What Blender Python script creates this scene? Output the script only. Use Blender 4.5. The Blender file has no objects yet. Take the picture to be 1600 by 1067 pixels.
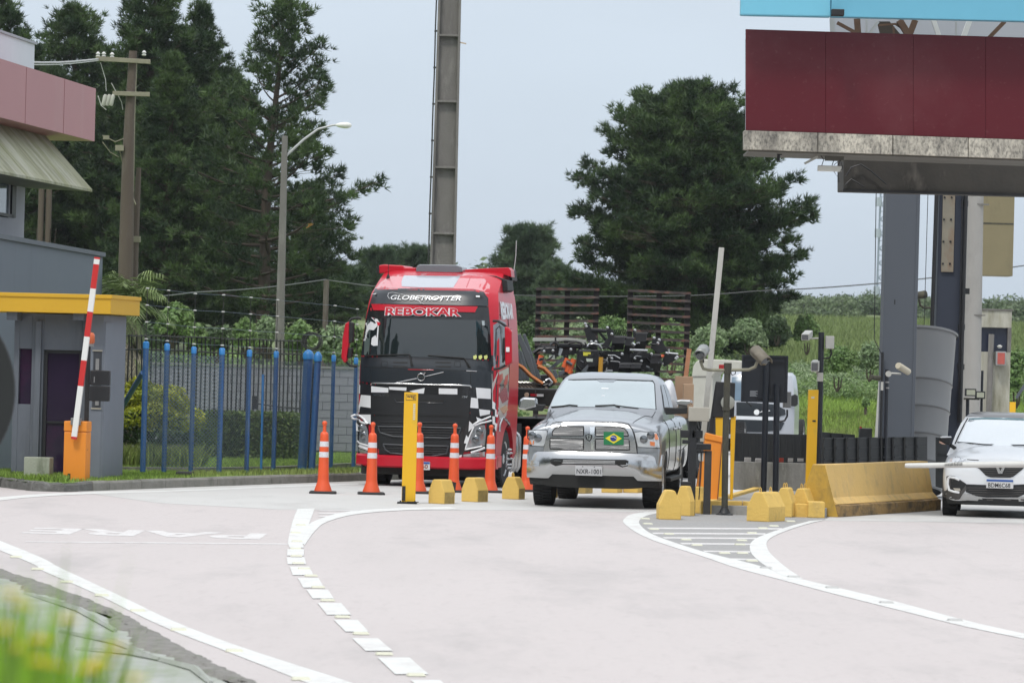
import bpy, bmesh, math, random
import numpy as np
from mathutils import Vector, Matrix
from mathutils.bvhtree import BVHTree
R = math.radians
rnd = random.Random(7)
rng = np.random.default_rng(7)
SC = bpy.context.scene
COL = SC.collection

# ------------------------------------------------------------------ camera
CAM = Vector((0, 0, 2.2)); FOC = 7000.0; ROLL = 0.026; PITCH = math.atan(31.5/FOC)
FWD = Vector((0, math.cos(PITCH), math.sin(PITCH))); UP0 = Vector((0, -math.sin(PITCH), math.cos(PITCH))); RT0 = Vector((1, 0, 0))
RT = RT0*math.cos(ROLL) + UP0*math.sin(ROLL); UP = UP0*math.cos(ROLL) - RT0*math.sin(ROLL)
cd = bpy.data.cameras.new('camera'); cam = bpy.data.objects.new('camera', cd); COL.objects.link(cam)
cam.matrix_world = Matrix(((RT.x, UP.x, -FWD.x, CAM.x), (RT.y, UP.y, -FWD.y, CAM.y), (RT.z, UP.z, -FWD.z, CAM.z), (0, 0, 0, 1)))
cd.sensor_width = 36; cd.lens = 36*FOC/1600; cd.clip_start = 0.5; cd.clip_end = 5000
cd.dof.use_dof = True; cd.dof.focus_distance = 72; cd.dof.aperture_fstop = 7.0
SC.camera = cam

# ------------------------------------------------------------------ sky and sun (bright overcast)
SUN_EL, SUN_AZ = R(58), R(205)      # azimuth measured from +Y towards +X: behind the camera, a little left
w = bpy.data.worlds.new('World'); SC.world = w; w.use_nodes = True
nt = w.node_tree; nt.nodes.clear(); N = nt.nodes.new; LK = nt.links.new
out = N('ShaderNodeOutputWorld'); bg = N('ShaderNodeBackground'); bg.inputs['Strength'].default_value = 0.1
sky = N('ShaderNodeTexSky'); sky.sky_type = 'NISHITA'; sky.sun_disc = False; sky.sun_elevation = SUN_EL; sky.sun_rotation = SUN_AZ
tc = N('ShaderNodeTexCoord'); sep = N('ShaderNodeSeparateXYZ'); LK(tc.outputs['Generated'], sep.inputs[0])
rp = N('ShaderNodeValToRGB'); LK(sep.outputs['Z'], rp.inputs[0])
e = rp.color_ramp.elements; e[0].position = 0.0; e[0].color = (.44, .51, .60, 1); e[1].position = 1.0; e[1].color = (1.0, 1.03, 1.08, 1)
x = rp.color_ramp.elements.new(0.06); x.color = (.515, .588, .675, 1)
x = rp.color_ramp.elements.new(0.35); x.color = (.80, .86, .93, 1)
mp = N('ShaderNodeMapping'); mp.inputs['Scale'].default_value = (1, 1, 4); LK(tc.outputs['Generated'], mp.inputs[0])
nz = N('ShaderNodeTexNoise'); nz.inputs['Scale'].default_value = 9; nz.inputs['Detail'].default_value = 4; nz.inputs['Roughness'].default_value = .45; LK(mp.outputs[0], nz.inputs['Vector'])
mr = N('ShaderNodeMapRange'); mr.inputs['From Min'].default_value = .3; mr.inputs['From Max'].default_value = .7; mr.inputs['To Min'].default_value = 9.7; mr.inputs['To Max'].default_value = 10.3
LK(nz.outputs['Fac'], mr.inputs['Value'])
vm = N('ShaderNodeVectorMath'); vm.operation = 'SCALE'; LK(rp.outputs[0], vm.inputs[0]); LK(mr.outputs[0], vm.inputs['Scale'])
mx = N('ShaderNodeMix'); mx.data_type = 'RGBA'; mx.inputs['Factor'].default_value = 0.93
LK(sky.outputs[0], mx.inputs['A']); LK(vm.outputs[0], mx.inputs['B'])
LK(mx.outputs['Result'], bg.inputs['Color']); LK(bg.outputs[0], out.inputs[0])
sd = bpy.data.lights.new('sun', 'SUN'); sd.energy = 1.5; sd.angle = R(11); sd.color = (1, .96, .9)
so = bpy.data.objects.new('sun', sd); COL.objects.link(so)
sv = Vector((math.sin(SUN_AZ)*math.cos(SUN_EL), math.cos(SUN_AZ)*math.cos(SUN_EL), math.sin(SUN_EL)))
so.rotation_euler = sv.to_track_quat('Z', 'Y').to_euler(); so.location = (0, -10, 60)
vs = SC.view_settings; vs.view_transform = 'Standard'; vs.look = 'None'; vs.gamma = 1; vs.use_curve_mapping = False; vs.exposure = 0.35
SC.cycles.use_denoising = True; SC.cycles.max_bounces = 5; SC.cycles.transparent_max_bounces = 6; SC.cycles.caustics_reflective = False; SC.cycles.caustics_refractive = False

# ------------------------------------------------------------------ where things stand
def ray(px, py): return RT*(px-800) + UP*(533.5-py) + FWD*FOC
def P(px, py, Y):
    d = ray(px, py); return CAM + d*(Y/d.y)
def G(px, py, z=0.0):
    d = ray(px, py); return CAM + d*((z-CAM.z)/d.z)
def SCL(Y): return FOC/Y
def HOR(px): return 565 + ROLL*(px-800)

# ------------------------------------------------------------------ materials
MATS = {}
def mat(name, col, rough=.6, metal=0., var=.12, scale=3., bump=0., bscale=30., dirt=None, spec=.5, coat=0., stretch=(1, 1, 1), island=0., emit=None, trans=0., streak=None, ior=None):
    if name in MATS: return MATS[name]
    m = bpy.data.materials.new(name); m.use_nodes = True; t = m.node_tree; n = t.nodes.new; l = t.links.new
    b = t.nodes['Principled BSDF']; b.inputs['Roughness'].default_value = rough; b.inputs['Metallic'].default_value = metal
    b.inputs['Specular IOR Level'].default_value = spec; b.inputs['Coat Weight'].default_value = coat; b.inputs['Coat Roughness'].default_value = .04
    if ior: b.inputs['IOR'].default_value = ior
    tc = n('ShaderNodeTexCoord'); mp = n('ShaderNodeMapping'); mp.inputs['Scale'].default_value = stretch; l(tc.outputs['Object'], mp.inputs[0])
    cur = None
    c = tuple(col)+(1,)
    if var > 0:
        nz = n('ShaderNodeTexNoise'); nz.inputs['Scale'].default_value = scale; nz.inputs['Detail'].default_value = 6; l(mp.outputs[0], nz.inputs['Vector'])
        mx = n('ShaderNodeMix'); mx.data_type = 'RGBA'
        mx.inputs['A'].default_value = tuple(v*(1-var) for v in col)+(1,); mx.inputs['B'].default_value = tuple(min(1, v*(1+var)) for v in col)+(1,)
        l(nz.outputs['Fac'], mx.inputs['Factor']); cur = mx.outputs['Result']
    if island > 0:
        gm = n('ShaderNodeNewGeometry'); mr = n('ShaderNodeMapRange'); mr.inputs['To Min'].default_value = 1-island; mr.inputs['To Max'].default_value = 1+island
        l(gm.outputs['Random Per Island'], mr.inputs['Value']); vm = n('ShaderNodeVectorMath'); vm.operation = 'SCALE'
        if cur: l(cur, vm.inputs[0])
        else: vm.inputs[0].default_value = col
        l(mr.outputs[0], vm.inputs['Scale']); cur = vm.outputs[0]
    for dd in ([dirt] if dirt and not isinstance(dirt, list) else (dirt or [])):   # (colour, amount, scale, stretch)
        dc, am, ds, st = dd
        mp2 = n('ShaderNodeMapping'); mp2.inputs['Scale'].default_value = st; mp2.inputs['Location'].default_value = (3.1*ds, 1.7, 5.3); l(tc.outputs['Object'], mp2.inputs[0])
        nz = n('ShaderNodeTexNoise'); nz.inputs['Scale'].default_value = ds; nz.inputs['Detail'].default_value = 8; nz.inputs['Roughness'].default_value = .65; l(mp2.outputs[0], nz.inputs['Vector'])
        mr = n('ShaderNodeMapRange'); mr.inputs['From Min'].default_value = .62-am*.35; mr.inputs['From Max'].default_value = .78-am*.25; mr.inputs['To Max'].default_value = min(1, am+.25); l(nz.outputs['Fac'], mr.inputs['Value'])
        mx = n('ShaderNodeMix'); mx.data_type = 'RGBA'
        if cur: l(cur, mx.inputs['A'])
        else: mx.inputs['A'].default_value = c
        mx.inputs['B'].default_value = tuple(dc)+(1,); l(mr.outputs[0], mx.inputs['Factor']); cur = mx.outputs['Result']
    if cur: l(cur, b.inputs['Base Color'])
    else: b.inputs['Base Color'].default_value = c
    if bump > 0:
        nz = n('ShaderNodeTexNoise'); nz.inputs['Scale'].default_value = bscale; nz.inputs['Detail'].default_value = 5; l(tc.outputs['Object'], nz.inputs['Vector'])
        bp = n('ShaderNodeBump'); bp.inputs['Strength'].default_value = bump; bp.inputs['Distance'].default_value = .02; l(nz.outputs['Fac'], bp.inputs['Height']); l(bp.outputs[0], b.inputs['Normal'])
    if emit: b.inputs['Emission Color'].default_value = tuple(emit[0])+(1,); b.inputs['Emission Strength'].default_value = emit[1]
    if trans > 0:
        tr = n('ShaderNodeBsdfTranslucent')
        if cur: l(cur, tr.inputs[0])
        else: tr.inputs[0].default_value = c
        ms = n('ShaderNodeMixShader'); ms.inputs[0].default_value = trans; l(b.outputs[0], ms.inputs[1]); l(tr.outputs[0], ms.inputs[2]); l(ms.outputs[0], t.nodes['Material Output'].inputs[0])
    MATS[name] = m; return m

# ------------------------------------------------------------------ objects
def tag(o, label=None, cat=None, group=None, kind=None):
    for k, v in (('label', label), ('category', cat), ('group', group), ('kind', kind)):
        if v: o[k] = v
    return o
RM = {}
def thing(name, loc, label, cat, group=None, yaw=0.):
    o = bpy.data.objects.new(name, None); COL.objects.link(o); o.empty_display_size = .2
    o.location = loc; o.rotation_euler = (0, 0, yaw); tag(o, label, cat, group)
    RM[o.name] = Matrix.Translation(Vector(loc)) @ Matrix.Rotation(yaw, 4, 'Z'); return o
def link_mesh(name, me, mats, parent=None, world=False):
    o = bpy.data.objects.new(name, me); COL.objects.link(o)
    for m in (mats if isinstance(mats, (list, tuple)) else [mats]): me.materials.append(m)
    if parent is not None:
        o.parent = parent
        if world and parent.name in RM: me.transform(RM[parent.name].inverted())
    return o
def dup(root, loc=None, yaw=None, label=None, scale=None):
    c = root.copy(); COL.objects.link(c)
    if loc is not None: c.location = loc
    if yaw is not None: c.rotation_euler = (0, 0, yaw)
    if scale is not None: c.scale = scale if hasattr(scale, '__len__') else (scale,)*3
    if label: c['label'] = label
    for ch in list(root.children):
        d = ch.copy(); COL.objects.link(d); d.parent = c
        for g in list(ch.children):
            h = g.copy(); COL.objects.link(h); h.parent = d
    return c

class MB:
    def __init__(s): s.v = []; s.f = []; s.m = []
    def add(s, vs, fs, mi=0):
        o = len(s.v); s.v += [tuple(p) for p in vs]; s.f += [tuple(i+o for i in f) for f in fs]; s.m += [mi]*len(fs); return s
    def box(s, x0, y0, z0, x1, y1, z1, mi=0, M=None, ch=0.):
        vs = [Vector(p) for p in ((x0, y0, z0), (x1, y0, z0), (x1, y1, z0), (x0, y1, z0), (x0, y0, z1), (x1, y0, z1), (x1, y1, z1), (x0, y1, z1))]
        if M is not None: vs = [M @ p for p in vs]
        return s.add(vs, [(3, 2, 1, 0), (4, 5, 6, 7), (0, 1, 5, 4), (1, 2, 6, 5), (2, 3, 7, 6), (3, 0, 4, 7)], mi)
    def bar(s, a, b, w, h=None, mi=0, up=(0, 0, 1)):
        a = Vector(a); b = Vector(b); h = h or w; d = (b-a).normalized(); u = Vector(up)
        if abs(d.dot(u)) > .98: u = Vector((0, 1, 0))
        sx = d.cross(u).normalized(); u = sx.cross(d)
        vs = [p + sx*i*w/2 + u*j*h/2 for p in (a, b) for i, j in ((-1, -1), (1, -1), (1, 1), (-1, 1))]
        return s.add(vs, [(0, 1, 2, 3), (7, 6, 5, 4), (0, 4, 5, 1), (1, 5, 6, 2), (2, 6, 7, 3), (3, 7, 4, 0)], mi)
    def tube(s, pts, r, n=8, mi=0, close=False):
        pts = [Vector(p) for p in pts]; k = len(pts); rs = r if hasattr(r, '__len__') else [r]*k; vs = []; pu = None
        for i, p in enumerate(pts):
            if close: d = pts[(i+1) % k] - pts[i-1]
            else: d = pts[min(i+1, k-1)] - pts[max(i-1, 0)]
            d = d.normalized() if d.length > 1e-9 else Vector((0, 0, 1))
            if pu is None: pu = Vector((0, 0, 1)) if abs(d.z) < .9 else Vector((1, 0, 0))
            sx = d.cross(pu).normalized(); u = sx.cross(d).normalized(); pu = u
            for j in range(n):
                a = 2*math.pi*j/n; vs.append(p + (sx*math.cos(a) + u*math.sin(a))*rs[i])
        fs = []
        for i in range(k if close else k-1):
            i2 = (i+1) % k
            for j in range(n): fs.append((i*n+j, i*n+(j+1) % n, i2*n+(j+1) % n, i2*n+j))
        if not close: fs += [tuple(range(n))[::-1], tuple((k-1)*n+j for j in range(n))]
        return s.add(vs, fs, mi)
    def lathe(s, prof, n=20, M=None, mi=0, cap=True):
        vs = []
        for r, z in prof:
            for j in range(n):
                a = 2*math.pi*j/n; p = Vector((r*math.cos(a), r*math.sin(a), z)); vs.append(M @ p if M is not None else p)
        k = len(prof); fs = [(i*n+j, i*n+(j+1) % n, (i+1)*n+(j+1) % n, (i+1)*n+j) for i in range(k-1) for j in range(n)]
        if cap: fs += [tuple(range(n))[::-1], tuple((k-1)*n+j for j in range(n))]
        return s.add(vs, fs, mi)
    def prism(s, poly, a0, a1, axis='y', mi=0, M=None):
        def mk(u, v, a): return {'y': (u, a, v), 'x': (a, u, v), 'z': (u, v, a)}[axis]
        n = len(poly); vs = [Vector(mk(u, v, a)) for a in (a0, a1) for u, v in poly]
        if M is not None: vs = [M @ p for p in vs]
        return s.add(vs, [tuple(range(n)), tuple(range(2*n-1, n-1, -1))] + [(i, i+n, (i+1) % n+n, (i+1) % n) for i in range(n)], mi)
    def loft(s, secs, mi=0, caps=True, closed=True):
        n = len(secs[0]); vs = [p for sec in secs for p in sec]; fs = []
        for i in range(len(secs)-1):
            for j in range(n if closed else n-1): fs.append((i*n+j, i*n+(j+1) % n, (i+1)*n+(j+1) % n, (i+1)*n+j))
        if caps: fs += [tuple(range(n))[::-1], tuple((len(secs)-1)*n+j for j in range(n))]
        return s.add(vs, fs, mi)
    def mesh(s, name='mesh', smooth=None, recalc=True):
        me = bpy.data.meshes.new(name); me.from_pydata([tuple(p) for p in s.v], [], s.f)
        me.polygons.foreach_set('material_index', s.m)
        if recalc:
            bm = bmesh.new(); bm.from_mesh(me); bmesh.ops.recalc_face_normals(bm, faces=bm.faces); bm.to_mesh(me); bm.free()
        if smooth is not None:
            me.shade_smooth()
            if smooth < 180: me.set_sharp_from_angle(angle=R(smooth))
        me.update(); return me
    def build(s, name, mats, parent=None, smooth=None, world=False, bevel=0., sub=0):
        o = link_mesh(name, s.mesh(name, smooth), mats, parent, world)
        if bevel > 0:
            b = o.modifiers.new('bevel', 'BEVEL'); b.width = bevel; b.segments = 2; b.limit_method = 'ANGLE'; b.angle_limit = R(35)
        if sub: sb = o.modifiers.new('sub', 'SUBSURF'); sb.levels = sub; sb.render_levels = sub
        return o
def np_mesh(name, verts, faces, mats, parent=None, smooth=False, world=False):
    verts = np.asarray(verts, dtype=np.float32).reshape(-1, 3); faces = np.asarray(faces, dtype=np.int32); k = faces.shape[1]
    me = bpy.data.meshes.new(name); me.vertices.add(len(verts)); me.vertices.foreach_set('co', verts.ravel())
    me.loops.add(faces.size); me.loops.foreach_set('vertex_index', faces.ravel()); me.polygons.add(len(faces))
    me.polygons.foreach_set('loop_start', np.arange(0, faces.size, k, dtype=np.int32)); me.polygons.foreach_set('loop_total', np.full(len(faces), k, dtype=np.int32))
    me.update(calc_edges=True)
    if smooth: me.shade_smooth()
    return link_mesh(name, me, mats, parent, world)
def bake(mb, sub=0, cutters=(), smooth=40, name='body'):
    """mesh with its modifiers applied"""
    o = bpy.data.objects.new('tmp', mb.mesh(name)); COL.objects.link(o); tmp = [o]
    if sub: m = o.modifiers.new('s', 'SUBSURF'); m.levels = sub; m.render_levels = sub
    for c in cutters:
        q = bpy.data.objects.new('cut', c.mesh('cut')); COL.objects.link(q); tmp.append(q)
        m = o.modifiers.new('b', 'BOOLEAN'); m.operation = 'DIFFERENCE'; m.object = q; m.solver = 'EXACT'
    dg = bpy.context.evaluated_depsgraph_get(); dg.update()
    me = bpy.data.meshes.new_from_object(o.evaluated_get(dg)); me.name = name
    for q in tmp: bpy.data.objects.remove(q)
    me.shade_smooth(); me.set_sharp_from_angle(angle=R(smooth)); return me
def bvh_of(*mes):
    vs = []; fs = []
    for me in mes:
        o = len(vs); vs += [v.co.copy() for v in me.vertices]; fs += [tuple(i+o for i in p.vertices) for p in me.polygons]
    return BVHTree.FromPolygons(vs, fs)
class Surf:
    """lays panels, lamps and lettering on a vehicle body; outlines follow the body's own surface"""
    def __init__(s, root, bvh): s.root = root; s.b = bvh; s.M = RM[root.name]; s.I = s.M.inverted()
    def hit(s, px, py, fall=0.):
        o = s.I @ CAM; d = ((s.I @ (CAM + ray(px, py))) - o).normalized(); h = s.b.ray_cast(o, d)
        if h[0] is not None: return h[0]
        return o + d*((fall-o.y)/d.y)
    def proj(s, u, v, ax):
        if ax == 'y': h = s.b.ray_cast(Vector((u, -5, v)), Vector((0, 1, 0))); k = 1
        elif ax == 'x': h = s.b.ray_cast(Vector((5, u, v)), Vector((-1, 0, 0))); k = 0
        elif ax == '-x': h = s.b.ray_cast(Vector((-5, u, v)), Vector((1, 0, 0))); k = 0
        else: h = s.b.ray_cast(Vector((u, v, 8)), Vector((0, 0, -1))); k = 2
        return None if h[0] is None else h[0][k]
    def uvw(s, p, ax): return {'y': (p.x, p.z, p.y), 'x': (p.y, p.z, p.x), '-x': (p.y, p.z, p.x), 'z': (p.x, p.y, p.z)}[ax]
    def mk(s, u, v, w, ax): return {'y': (u, w, v), 'x': (w, u, v), '-x': (w, u, v), 'z': (u, v, w)}[ax]
    def sg(s, ax): return {'y': -1, 'x': 1, '-x': -1, 'z': 1}[ax]
    def panel(s, name, pts, m, off=.004, th=.012, ax='y', px=True, step=.09, fall=0., smooth=35):
        if px: pts = [s.uvw(s.hit(a, b, fall), ax)[:2] for a, b in pts]
        bm = bmesh.new(); f = bm.faces.new([bm.verts.new((u, v, 0)) for u, v in pts])
        bmesh.ops.triangulate(bm, faces=[f])
        us = [p[0] for p in pts]; vs_ = [p[1] for p in pts]
        for k, lo, hi in ((0, min(us), max(us)), (1, min(vs_), max(vs_))):
            q = math.ceil((hi-lo)/step)
            for i in range(1, q):
                c = [0, 0, 0]; c[k] = lo+(hi-lo)*i/q; nn = [0, 0, 0]; nn[k] = 1
                bmesh.ops.bisect_plane(bm, geom=bm.verts[:]+bm.edges[:]+bm.faces[:], plane_co=c, plane_no=nn)
        bmesh.ops.remove_doubles(bm, verts=bm.verts, dist=1e-5)
        ws = []
        for v in bm.verts: ws.append(s.proj(v.co.x, v.co.y, ax))
        good = [q for q in ws if q is not None]; dflt = (sum(good)/len(good)) if good else fall
        base = [(v.co.x, v.co.y) for v in bm.verts]
        for i, q in enumerate(ws):
            if q is None:
                b = None
                for j, r_ in enumerate(ws):
                    if r_ is not None:
                        d = (base[i][0]-base[j][0])**2+(base[i][1]-base[j][1])**2
                        if b is None or d < b[0]: b = (d, r_)
                ws[i] = b[1] if b else dflt
        sg = s.sg(ax); bv = list(bm.verts)
        for v, q in zip(bv, ws): v.co = Vector(s.mk(v.co.x, v.co.y, q+sg*off, ax))
        if th > 0:
            r_ = bmesh.ops.extrude_face_region(bm, geom=bm.faces[:])
            for v in [g for g in r_['geom'] if isinstance(g, bmesh.types.BMVert)]: v.co += Vector(s.mk(0, 0, sg*th, ax))
        bmesh.ops.recalc_face_normals(bm, faces=bm.faces)
        me = bpy.data.meshes.new(name); bm.to_mesh(me); bm.free(); me.shade_smooth(); me.set_sharp_from_angle(angle=R(smooth))
        return link_mesh(name, me, m, s.root)
    def line(s, name, pts, r, m, off=.006, ax='y', close=False, n=6, fall=0., seg=6, parent=None):
        hp = [s.hit(a, b, fall) for a, b in pts]; q = []
        rng_ = range(len(hp) if close else len(hp)-1)
        for i in rng_:
            for k in range(seg): q.append(hp[i].lerp(hp[(i+1) % len(hp)], k/seg))
        if not close: q.append(hp[-1])
        o = []
        for p in q:
            u, v, w_ = s.uvw(p, ax); h = s.proj(u, v, ax); h = w_ if h is None or abs(h-w_) > .4 else h; o.append(s.mk(u, v, h+s.sg(ax)*off, ax))
        return MB().tube(o, r, n, close=close).build(name, m, parent or s.root, smooth=60)
    def text(s, name, txt, quad, m, off=.02, ax='y', bold=.0, shear=0., grow=0., fall=0., th=.0):
        """quad: bottom-left, bottom-right, top-left, top-right in picture points"""
        bl, br, tl, tr = [q_ if len(q_) == 3 else s.uvw(s.hit(q_[0], q_[1], fall), ax) for q_ in quad]
        me = text_mesh(txt, bold, shear, grow)
        for v in me.vertices:
            a, b = v.co.x, v.co.y; u = (bl[0]*(1-a)+br[0]*a)*(1-b)+(tl[0]*(1-a)+tr[0]*a)*b; vv = (bl[1]*(1-a)+br[1]*a)*(1-b)+(tl[1]*(1-a)+tr[1]*a)*b
            w0 = (bl[2]*(1-a)+br[2]*a)*(1-b)+(tl[2]*(1-a)+tr[2]*a)*b
            h = s.proj(u, vv, ax); h = w0 if h is None else h
            v.co = Vector(s.mk(u, vv, h+s.sg(ax)*off, ax))
        return link_mesh(name, me, m, s.root)
def text_mesh(txt, bold=0., shear=0., grow=0.):
    """flat lettering scaled to the unit square"""
    def mk(off):
        c = bpy.data.curves.new('t', 'FONT'); c.body = txt; c.shear = shear; c.offset = off; c.resolution_u = 3; c.fill_mode = 'FRONT'
        o = bpy.data.objects.new('t', c); COL.objects.link(o); dg = bpy.context.evaluated_depsgraph_get(); dg.update()
        me = bpy.data.meshes.new_from_object(o.evaluated_get(dg)); bpy.data.objects.remove(o); return me
    me = mk(bold+grow); me0 = mk(bold) if grow else me
    a = np.array([v.co for v in me0.vertices]); lo = a.min(0); hi = a.max(0); d = np.maximum(hi-lo, 1e-6)
    for v in me.vertices: v.co = Vector(((v.co.x-lo[0])/d[0], (v.co.y-lo[1])/d[1], 0))
    me.materials.clear(); return me
def flat_text(name, txt, p0, ux, uz, W, H, m, parent, bold=.0, shear=0., grow=0.):
    """lettering on a flat face: p0 lower-left corner, ux/uz directions (parent space)"""
    me = text_mesh(txt, bold, shear, grow); p0 = Vector(p0); ux = Vector(ux); uz = Vector(uz)
    for v in me.vertices: v.co = p0 + ux*(v.co.x*W) + uz*(v.co.y*H)
    return link_mesh(name, me, m, parent)
YAW = -R(8)     # the lanes run 8 degrees to the right of the view
# ================================================================== ground, road, markings
def sheet(name, pts, z, m, kind='structure', parent=None, step=None, label=None):
    bm = bmesh.new(); f = bm.faces.new([bm.verts.new((p[0], p[1], z)) for p in pts]); bmesh.ops.triangulate(bm, faces=[f])
    me = bpy.data.meshes.new(name); bm.to_mesh(me); bm.free(); o = link_mesh(name, me, m, parent)
    if me.polygons and me.polygons[0].normal.z < 0: me.flip_normals()
    if kind: o['kind'] = kind
    return o
def gp(l, z=0.): return [G(a, b, z) for a, b in l]
def sstep(a, b, x): t = min(1, max(0, (x-a)/(b-a))); return t*t*(3-2*t)
HP = [(150, 0), (154, .75), (172, 1.5), (230, 3.5), (300, 5.0), (400, 6.9), (470, 8.3), (620, 9.2), (3000, 12)]
def H(x, y):
    z = -.04
    if y < 24: z += .95*(1-sstep(10, 22, y))
    if y > 150:
        for (a, za), (b, zb) in zip(HP, HP[1:]):
            if a <= y <= b: z = za + (zb-za)*(y-a)/(b-a); break
        z += .25*math.sin(x*.05+y*.021)*sstep(160, 260, y)
    return z
ys = [-150, -60, -20, 0, 6, 9, 11, 13, 15, 17, 19, 21, 24, 30, 45, 60, 80, 100, 130, 149, 150, 151, 152, 153, 154, 158, 164] + list(range(172, 300, 8)) + list(range(300, 480, 15)) + [500, 560, 620, 800, 1200, 2000, 3500]
xs = [-1500, -800, -400, -250] + list(range(-160, 161, 8)) + [250, 400, 800, 1500]
vv = [(a, b, H(a, b)) for b in ys for a in xs]; nx = len(xs)
ff = [(j*nx+i, j*nx+i+1, (j+1)*nx+i+1, (j+1)*nx+i) for j in range(len(ys)-1) for i in range(nx-1)]
m_grassland = mat('grassland', (.155, .20, .075), .95, var=.35, scale=.02, bump=.6, bscale=1.5, dirt=[((.12, .125, .06), .35, .05, (1, 1, 1)), ((.05, .08, .03), .3, .4, (1, 1, 1))])
o = np_mesh('ground', vv, ff, m_grassland, smooth=True); o['kind'] = 'structure'

m_road = mat('road_concrete', (.515, .474, .464), .88, var=.06, scale=.25, bump=.25, bscale=60, stretch=(1, .35, 1),
             dirt=[((.37, .35, .345), .3, .9, (1, .22, 1)), ((.33, .30, .29), .2, 18, (1, .5, 1)), ((.42, .385, .375), .2, 7, (1, .15, 1)), ((.44, .41, .40), .2, .3, (1, .12, 1)), ((.5, .47, .46), .2, .3, (1, .3, 1))])
m_apron = mat('apron_concrete', (.52, .515, .50), .85, var=.08, scale=.6, bump=.25, bscale=50, dirt=[((.40, .39, .375), .3, 1.2, (1, .3, 1)), ((.33, .32, .31), .08, 9, (1, 1, 1))])
m_gore = mat('worn_asphalt', (.33, .325, .32), .9, var=.2, scale=20, bump=.5, bscale=120, dirt=[((.36, .35, .34), .4, 3, (1, .4, 1)), ((.15, .15, .15), .15, 30, (1, 1, 1))])
m_white = mat('road_paint', (.66, .67, .65), .8, var=.06, scale=8, bump=.15, bscale=80, dirt=[((.53, .50, .49), .4, 4, (1, .5, 1)), ((.47, .44, .43), .25, 30, (1, .4, 1)), ((.52, .48, .475), .2, 90, (1, .5, 1))])
m_worn = mat('worn_paint', (.65, .64, .63), .8, var=.06, scale=8, dirt=[((.52, .485, .478), .5, 6, (1, .4, 1)), ((.5, .465, .46), .4, 30, (1, .4, 1))])
edge_px = [(440, 1092), (395, 1067), (330, 1036), (262, 1000), (200, 965), (130, 934), (60, 909), (0, 890)]
EDGE = [(2.6, 12), (.2, 22)] + [tuple(G(a, b)[:2]) for a, b in edge_px] + [(-9.5, 60), (-16, 80)]
sheet('road', [(60, 12)] + [p for p in EDGE] + [(-40, 100), (-40, 122), (60, 122)], 0.0, m_road)
sheet('concrete_apron', gp([(250, 786), (440, 796), (620, 797), (800, 797), (1000, 800), (1290, 813), (1500, 816), (1750, 820)]) + [(50, 121), (-30, 121), (-12, 84)], .0018, m_apron)
# gore area
gore_in = [(1027, 801), (1000, 812), (1005, 825), (1025, 837), (1100, 862), (1180, 882), (1215, 893)]
gore_rt = [(1190, 880), (1172, 860), (1180, 842), (1225, 825), (1265, 814), (1300, 808), (1300, 800), (1100, 797)]
sheet('gore_area', gp([(1040, 799), (996, 808), (1000, 828), (1060, 856), (1175, 886), (1215, 896), (1195, 880), (1180, 858), (1186, 842), (1230, 824), (1290, 811), (1310, 800)]), .0024, m_gore)
def band(name, a, b, z=.004, m=None, n=6):
    """painted line between two outlines given as picture points"""
    if name == 'hatch_line': z = .0034; m = m_worn
    if name == 'thin_line': z = .0022; m = m_worn
    def res(pl, k=40):
        pl = [G(*p) for p in pl]
        # catmull-rom
        q = []
        for i in range(len(pl)-1):
            p0 = pl[max(i-1, 0)]; p1 = pl[i]; p2 = pl[i+1]; p3 = pl[min(i+2, len(pl)-1)]
            for t in range(n):
                t = t/n; q.append(.5*((2*p1)+(-p0+p2)*t+(2*p0-5*p1+4*p2-p3)*t*t+(-p0+3*p1-3*p2+p3)*t**3))
        q.append(pl[-1]); return q
    A = res(a); B = res(b); k = len(A)
    assert len(B) == k, name
    o = np_mesh(name, [(p.x, p.y, z) for p in A+B], [(i, i+1, k+i+1, k+i) for i in range(k-1)], m or m_white); o['kind'] = 'structure'; return o
band('edge_line', [(-300, 733), (0, 845), (100, 890), (190, 932), (270, 970), (380, 1012), (550, 1067), (640, 1104)], [(-310, 741), (0, 860), (65, 891), (150, 928), (250, 977), (360, 1020), (480, 1067), (570, 1104)])
band('lane_line', [(465, 795), (458, 812), (452, 835), (450, 850)], [(492, 794), (486, 810), (478, 832), (476, 850)])
band('lane_line', [(700, 792), (600, 795), (540, 800), (505, 809), (480, 822), (474, 850)], [(720, 796), (640, 797), (560, 803), (512, 815), (492, 830), (476, 852)], z=.0055)
for i in range(4):
    y = 797+i*4.5; band('hatch_line', [(500, y), (560-i*12, y)], [(496, y+1.6), (556-i*12, y+1.6)], m=m_white)
dashes = [(898, 943, 950, 905, 214, 232), (898, 950, 950, 897, 237, 257), (896, 952, 957, 899, 262, 284), (905, 966, 980, 915, 291, 318), (930, 995, 1013, 948, 327, 357), (957, 1025, 1043, 977, 363, 391),
          (992, 1066, 1098, 1022, 405, 442), (1043, 1118, 1152, 1080, 458, 495), (1100, 1180, 1228, 1143, 515, 555), (1180, 1280, 1340, 1235, 576, 628), (1283, 1375, 1440, 1350, 646, 705)]
for a, b, c, d, y0, y1 in dashes:
    o = sheet('lane_dash', gp([(a/2, 740+y0/2), (b/2, 740+y0/2), (c/2, 740+y1/2), (d/2, 740+y1/2)]), .0066, m_white)
band('gore_line', [(1090, 798), (1000, 801), (975, 811), (980, 822), (1015, 842), (1100, 870), (1150, 887), (1225, 907), (1300, 927), (1400, 952), (1500, 977), (1600, 998), (1750, 1030)],
     [(1100, 800), (1027, 802), (1000, 812), (1005, 825), (1030, 839), (1100, 862), (1180, 882), (1235, 900), (1300, 916), (1400, 940), (1500, 967), (1600, 990), (1750, 1021)])
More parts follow.
